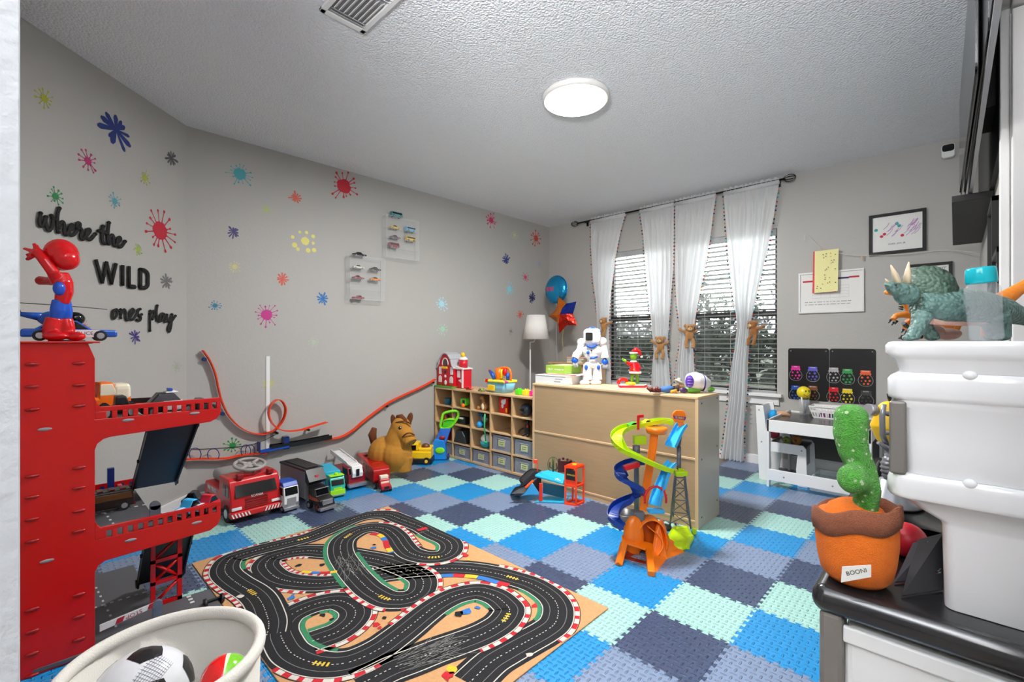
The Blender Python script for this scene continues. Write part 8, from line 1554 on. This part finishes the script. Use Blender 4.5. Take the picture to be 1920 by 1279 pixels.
b = MB().m(SL, True); pts = [L(1246, 1000, 0.02), L(1262, 995, 0.04), L(1280, 992, 0.06), L(1290, 1002, 0.03)]; fpoly = [G(*p) for p in ((1248, 1012), (1262, 1030), (1280, 1034), (1292, 1030), (1302, 1012), (1290, 992), (1262, 990))]
fb = [Vector((p.x, p.y, 0.001)) for p in fpoly]; c0 = sum(fb, Vector())/7; b.loft([fb, [c0+(p-c0)*(0.97+0.06*(k_ % 2))+Vector((0, 0, 0.014)) for k_, p in enumerate(fb)], [c0+(p-c0)*(0.7+0.1*(k_ % 2))+Vector((0, 0, 0.03)) for k_, p in enumerate(fb)]], True, False)
for (x, y) in ((1296, 1014), (1302, 1002), (1288, 1030)): q = G(x, y, 0.016); b.rbox(q.x-0.011, q.x+0.011, q.y-0.011, q.y+0.011, 0.001, 0.034, 0.005)
b.build('lime_base', t, bevel=0.006)
b = MB().m(SO); q = L(1274, 782, 0.10); pr = r2([(-0.036, -0.012), (-0.022, -0.03), (0.022, -0.03), (0.036, -0.012), (0.036, 0.012), (0.024, 0.034), (-0.02, 0.036), (-0.038, 0.016)], 0.01); b.M = Matrix.Translation(q); b.prism(pr, 0, 0.012, 'xz'); b.prism([(-0.008, -0.03), (0.026, -0.03), (0.026, -0.085), (0.004, -0.085)], 0, 0.012, 'xz'); sg = b.build('orange_sign', t, bevel=0.003)
b = MB().m(P('sign_violet', 110, 60, 130)); b.M = Matrix.Translation(q); b.prism([(-0.036, 0.008), (0.036, 0.0), (0.030, -0.016), (-0.028, -0.010)], -0.002, 0, 'xz'); b.build('sign_band', sg)
text_mesh('sign_word', 'TURBO', sg, YELLOW, 0.015, frame_M(q+Vector((0, -0.003, -0.005)), (1, 0, -0.1), (0, -1, 0)), 0.001)
# two toy cars riding the top
c = car(0.075, 0.038, 0.03, GREEN, 'sports', trim=P('car_olive', 130, 150, 70)); p = (L(1190, 803, 0.135)); w_ = t.matrix_basis @ p; place(c, (w_.x, w_.y, w_.z+0.004), YAW+0.15, 'green toy car on the lime spiral of the slide tower', 'toy car')
c = car(0.07, 0.038, 0.032, YELLOW, 'sports', trim=BLACK); w_ = t.matrix_basis @ L(1216, 799, 0.14); place(c, (w_.x, w_.y, w_.z+0.004), YAW+0.1, 'yellow toy car at the top of the slide tower', 'toy car')
# ================================================================ mini garage: black ramp, blue deck, orange tower
t, L = frame('mini_garage_toy', 'small toy garage with black ramp, blue deck and orange tower', 'toy garage', 1060, 940, z=0.0); s_ = L.s; G = lambda px, py, h=0.0: (CAMR.inverted() @ (fl(px, py)-Vector(t.location)))+Vector((0, 0, h))
b = MB().m(P('mini_black', 40, 40, 44)); chute(b, [G(966, 929, 0.004), L(976, 912, 0.0), L(988, 893, 0.03), L(1000, 883, 0.05), L(1015, 886, 0.05)], 0.075, 0.006); b.build('black_ramp', t)
b = MB().m(P('mini_black', 40, 40, 44)); b.loft([[g(L(*p)) for p in ((958, 926, -0.05), (975, 931, -0.05), (984, 925, -0.05), (998, 905, -0.01), (1012, 925, 0.0), (1016, 890, 0.02), (1002, 885, 0.01))], [g(L(p[0], p[1], p[2]+0.012)) for p in ((958, 926, -0.05), (975, 931, -0.05), (984, 925, -0.05), (998, 905, -0.01), (1012, 925, 0.0), (1016, 890, 0.02), (1002, 885, 0.01))]], True, False); b.build('ramp_side', t)
b = MB().m(P('mini_orange', 245, 80, 15)); plank(b, L(985, 915, -0.05), L(1000, 901, -0.03), 0.012, 0.014); b.build('orange_arrow', t, bevel=0.003)
MT = P('mini_blue', 25, 165, 205)
b = MB().m(MT); dk = [L(1003, 894, -0.03), L(1056, 910, -0.05), L(1060, 893, 0.03), L(1030, 884, 0.06), L(1012, 888, 0.03)]; b.loft([dk, [p+Vector((0, 0, 0.012)) for p in dk]], True, False); b.build('upper_deck', t, bevel=0.002)
b = MB().m(MT); fp_ = [g(L(*p)) for p in ((1004, 928, -0.03), (1058, 946, -0.05), (1066, 925, 0.06), (1020, 915, 0.06))]; b.loft([[Vector((p.x, p.y, 0.001)) for p in fp_], [Vector((p.x, p.y, 0.012)) for p in fp_]], True, False); b.build('floor_plate', t, bevel=0.002)
b = MB().m(P('mini_dark_teal', 10, 85, 110)); b.loft([[g(L(*p)) for p in ((1018, 925, 0.03), (1058, 935, 0.03), (1058, 912, 0.03), (1018, 905, 0.03))], [g(L(p[0], p[1], 0.036)) for p in ((1018, 925, 0.03), (1058, 935, 0.03), (1058, 912, 0.03), (1018, 905, 0.03))]], True, False); b.build('back_wall', t)
b = MB().m(P('mini_red', 225, 45, 20)); q = L(1014, 918, -0.025); b.rbox(q.x-0.012, q.x+0.012, q.y-0.01, q.y+0.012, 0.01, L(1014, 906, -0.025).z, 0.003); b.build('red_pillar', t)
OT = P('mini_tower_orange', 250, 62, 12)
def opost(b, p, q): plank(b, p, q, 0.009, 0.009)
x0, x1 = L(1060, 945, -0.06), L(1094, 945, -0.02)
A_, B_ = g(L(1060, 944, -0.06)), g(L(1080, 952, -0.09)); C_ = g(L(1094, 948, -0.03)); D_ = g(L(1074, 940, 0.01)); H_ = L(1080, 876, -0.09).z
b = MB().m(OT)
for p in (A_, B_, C_, D_): plank(b, Vector((p.x, p.y, 0.0)), Vector((p.x, p.y, H_)), 0.012, 0.012)
for z in (0.006, H_*.5, H_-0.006):
    for p, q in ((A_, B_), (B_, C_), (C_, D_), (D_, A_)): plank(b, Vector((p.x, p.y, z)), Vector((q.x, q.y, z)), 0.012, 0.014)
tp = [Vector((p.x, p.y, H_)) for p in (A_, B_, C_, D_)]; b.loft([tp, [p+Vector((0, 0, 0.006)) for p in tp]], True, False)
b.add([Vector((p.x, p.y, z)) for p, z in ((A_, H_*.5), (B_, H_*.5), (B_, H_*.78), (A_, H_*.78))], [(0, 1, 2, 3)]); tw = b.build('orange_tower', t, bevel=0.001)
b = MB().m(BLACK); nn_ = Vector((0, -0.004, 0)); q4 = [Vector((p.x, p.y, z))+nn_ for p, z in ((A_, H_*.66), (B_, H_*.64), (B_, H_*.90), (A_, H_*.93))]; b.add(q4, [(0, 1, 2, 3)]); bn = b.build('black_banner', tw, solid=0.002)
text_mesh('banner_word', 'GARAGE', bn, YELLOW, 0.014, frame_M(sum(q4, Vector())/4+Vector((0, -0.002, 0)), (B_-A_), (-0.3, -1, 0)), 0.0008)
b = MB().m(YELLOW, True); c0 = sum(tp, Vector())/4+Vector((0, 0, 0.007)); b.lathe([(0, 0), (0.018, 0), (0.016, 0.002), (0, 0.003)], tuple(c0), 5); b.build('roof_sticker', tw)
b = MB().m(WHITE); u_, v_ = (dk[1]-dk[0]).normalized(), (dk[3]-dk[0]).normalized(); base_ = dk[0].lerp(dk[1], .62)+Vector((0, 0, 0.0125))
for k in range(3): p = base_+u_*0.016*k+v_*0.02; b.add([p, p+u_*0.007, p+u_*0.007+v_*0.035, p+v_*0.035], [(0, 1, 2, 3)])
b.build('deck_stripes', t)
b = MB().m(P('mini_cactus', 55, 70, 25), True); c0 = L(1037, 878, 0.05); b.tube([L(1037, 890, 0.05), L(1037, 868, 0.05), L(1037, 858, 0.05)], 0.007, 8); b.tube(catmull([L(1037, 878, 0.05), L(1031, 876, 0.05), L(1031, 866, 0.05)], 4), 0.005, 6); b.tube(catmull([L(1037, 881, 0.05), L(1044, 878, 0.05), L(1043, 868, 0.05)], 4), 0.005, 6)
b.tube([L(1037+10*cos(a), 871-14*sin(a), 0.052) for a in [rad(-70+k*320/20) for k in range(21)]], 0.002, 5); b.build('cactus_sign', t)
b = MB().m(P('mini_maroon', 70, 25, 30), True)
for k, (x, y) in enumerate(((1049, 862), (1056, 860), (1064, 862), (1070, 864), (1076, 868))): b.ell(L(x, y, 0.05), (0.010, 0.006, 0.010), 10, 8)
b.m(P('mini_maroon', 70, 25, 30)); b.loft([[L(*p) for p in ((1046, 886, 0.05), (1076, 886, 0.05), (1076, 866, 0.05), (1046, 864, 0.05))], [L(p[0], p[1], 0.056) for p in ((1046, 886, 0.05), (1076, 886, 0.05), (1076, 866, 0.05), (1046, 864, 0.05))]], True, False); b.build('name_board', t)
b = MB().m(OT); q = L(1004, 865, 0.05); b.rbox(q.x-0.014, q.x+0.014, q.y-0.006, q.y+0.006, q.z-0.014, q.z+0.014, 0.003); plank(b, L(1007, 868, 0.05), L(1008, 886, 0.05), 0.006, 0.006); b.build('orange_flag', t)
# ================================================================ small things on and around the table
TT = TZ-0.0075
t, L = frame('pencil_cup', 'clear cup of markers with a yellow smiley ball on the table', 'cup', 1508, 773, z=TT); s_ = L.s; _q = on(1508, 770, 1, 2.66); t.location = (_q.x, 2.66, TT); L.d = (Vector(t.location)-CAM).dot(Vector((-_s, _c, 0)))
b = MB().m(mat('cup_clear', (230, 235, 238), 0.05, alpha=0.25), True); b.lathe([(0.0, 0.0), (0.032, 0.0), (0.040, 0.125), (0.038, 0.125), (0.030, 0.006), (0, 0.006)], seg=28, caps=False); b.build('cup', t)
for k, (m_, x0, x1) in enumerate(((WHITE, -0.012, -0.035), (P('marker_blue', 60, 100, 190), 0.005, 0.02), (P('marker_lime', 190, 215, 90), -0.01, 0.045), (GREY, 0.0, 0.0), (WHITE, 0.012, 0.028))):
    b = MB().m(m_, True); b.cyl((x0, 0.004*k-0.01, 0.01), (x1, 0.008*k-0.02, 0.145+0.008*(k % 3)), 0.005, seg=8); b.build('marker', t)
t2, L2 = frame('smiley_ball', 'yellow smiley ball resting on the cup of markers', 'ball', 1507, 736, dep=L.d); r_ = 11.5*L2.s
b = MB().m(P('smiley_yellow', 235, 215, 40, rough=0.3), True); b.ell((0, 0, 0), r_, 28, 18); sb_ = b.build('ball', t2)
b = MB().m(BLACK, True); b.ell((-r_*.25, -r_*.93, r_*.3), (r_*.1, r_*.06, r_*.18), 10, 8); b.ell((r_*.25, -r_*.93, r_*.3), (r_*.1, r_*.06, r_*.18), 10, 8); b.build('eyes', sb_); b = MB().m(P('smile_brown', 160, 90, 40), True); b.tube([Vector((r_*.55*cos(a), -r_*.86, r_*.5*sin(a))) for a in [rad(200+k*14) for k in range(11)]], r_*.05, 6); b.build('smile', sb_)
c = on(1562, 766, 1, 2.58); t = thing('plastic_basket', 'white slotted plastic basket of colored bottles on the table', 'basket', (c.x, c.y-0.0, TT+0.0005), 0)
w0, w1, d0_, d1_, h_ = 0.115, 0.145, 0.07, 0.085, 0.09
b = MB().m(WHITE)
def bs(u, z): return (w0+(w1-w0)*z/h_)*u
b.box(-w0, w0, -d0_, d0_, 0, 0.004)
for (z0, z1) in ((0.0, 0.012), (0.045, 0.062), (0.078, 0.09)):
    for s_y in (-1, 1): y0 = s_y*(d0_+(d1_-d0_)*z0/h_); y1 = s_y*(d0_+(d1_-d0_)*z1/h_); b.loft([[(-bs(1, z0), y0, z0), (bs(1, z0), y0, z0), (bs(1, z0), y0-s_y*0.003, z0), (-bs(1, z0), y0-s_y*0.003, z0)], [(-bs(1, z1), y1, z1), (bs(1, z1), y1, z1), (bs(1, z1), y1-s_y*0.003, z1), (-bs(1, z1), y1-s_y*0.003, z1)]], True, False)
for k in range(15):
    u = -1+k*2/14
    for s_y in (-1, 1): plank(b, (bs(u, 0.005), s_y*(d0_+0.001), 0.005), (bs(u, 0.085), s_y*(d1_-0.001), 0.085), 0.003, 0.005)
for s_x in (-1, 1): b.loft([[(s_x*w0, -d0_, 0), (s_x*w0, d0_, 0), (s_x*(w0-.003), d0_, 0), (s_x*(w0-.003), -d0_, 0)], [(s_x*w1, -d1_, h_), (s_x*w1, d1_, h_), (s_x*(w1-.003), d1_, h_), (s_x*(w1-.003), -d1_, h_)]], True, False)
b.build('slotted_body', t); b = MB().m(WHITE, True); b.tube([(-w1, -d1_, h_), (w1, -d1_, h_), (w1, d1_, h_), (-w1, d1_, h_)], 0.005, 8, closed=True); b.build('rim', t)
for k, (rgb, nm) in enumerate((((140, 60, 140), 'violet'), ((175, 90, 150), 'mauve'), ((120, 40, 110), 'plum'), ((60, 160, 130), 'sea green'), ((50, 90, 150), 'blue'), ((40, 60, 120), 'dark blue'))):
    tt_ = thing('paint_bottle', '%s paint bottle in the white basket' % nm, 'bottle', (c.x-0.075+0.028*k, c.y-0.045, TT+0.005), group='paint bottles in the white basket'); b = MB().m(P('paint_%d' % k, *rgb), True); b.lathe([(0, 0), (0.010, 0), (0.010, 0.035), (0.005, 0.041), (0, 0.041)], seg=14); b.build('bottle_body', tt_); b = MB().m(WHITE, True); b.lathe([(0, 0.041), (0.006, 0.041), (0.005, 0.052), (0, 0.052)], seg=12); b.build('cap', tt_)
# blue toy and plush on the left chair
cc = at(1449, 775, on(1449, 775, 1, 2.40).x and (on(1449, 775, 1, 2.40)-CAM).dot(Vector((-_s, _c, 0))))
t = thing('fabric_toy', 'soft toy with bright blue top and tan arm on the left chair', 'stuffed toy', (0.735, 2.46, 0.30)); b = MB().m(P('toy_cloth_blue', 20, 150, 215, rough=0.7), True); b.ell((0.0, 0, 0.19), (0.035, 0.05, 0.045)); b.ell((0.0, 0, 0.13), (0.035, 0.045, 0.05)); b.build('blue_top', t, remesh=0.004, smit=2)
b = MB().m(P('toy_tan', 200, 155, 120, rough=0.8), True); b.tube([(0.02, 0, 0.20), (0.07, 0.02, 0.21), (0.11, 0.03, 0.195)], [0.022, 0.02, 0.016], 10); b.build('tan_arm', t); b = MB().m(P('toy_pink_cloth', 190, 60, 80, rough=0.8), True); b.ell((0.0, 0, 0.045), (0.045, 0.05, 0.045)); b.build('pink_bottom', t)
for (x, y, m_, r_, lab) in ((0.86, 2.33, mat('plush_moss', (130, 150, 60), 1.0, noise_amt=0.3, nscale=60, bump=0.5), 0.028, 'small moss green plush ball on the left chair seat under the table'), (0.925, 2.34, mat('plush_ginger', (175, 125, 65), 1.0, noise_amt=0.4, nscale=60, bump=0.6), 0.036, 'ginger plush lion head on the left chair seat under the table')):
    t = thing('plush_ball', lab, 'stuffed toy', (x, y, 0.2975+r_)); b = MB().m(m_, True); b.ell((0, 0, 0), (r_, r_, r_)); b.build('body', t); b = MB().m(BROWN, True); b.ell((0.0, -r_*.9, 0.0), (r_*.3, r_*.25, r_*.25)); b.build('nose', t)
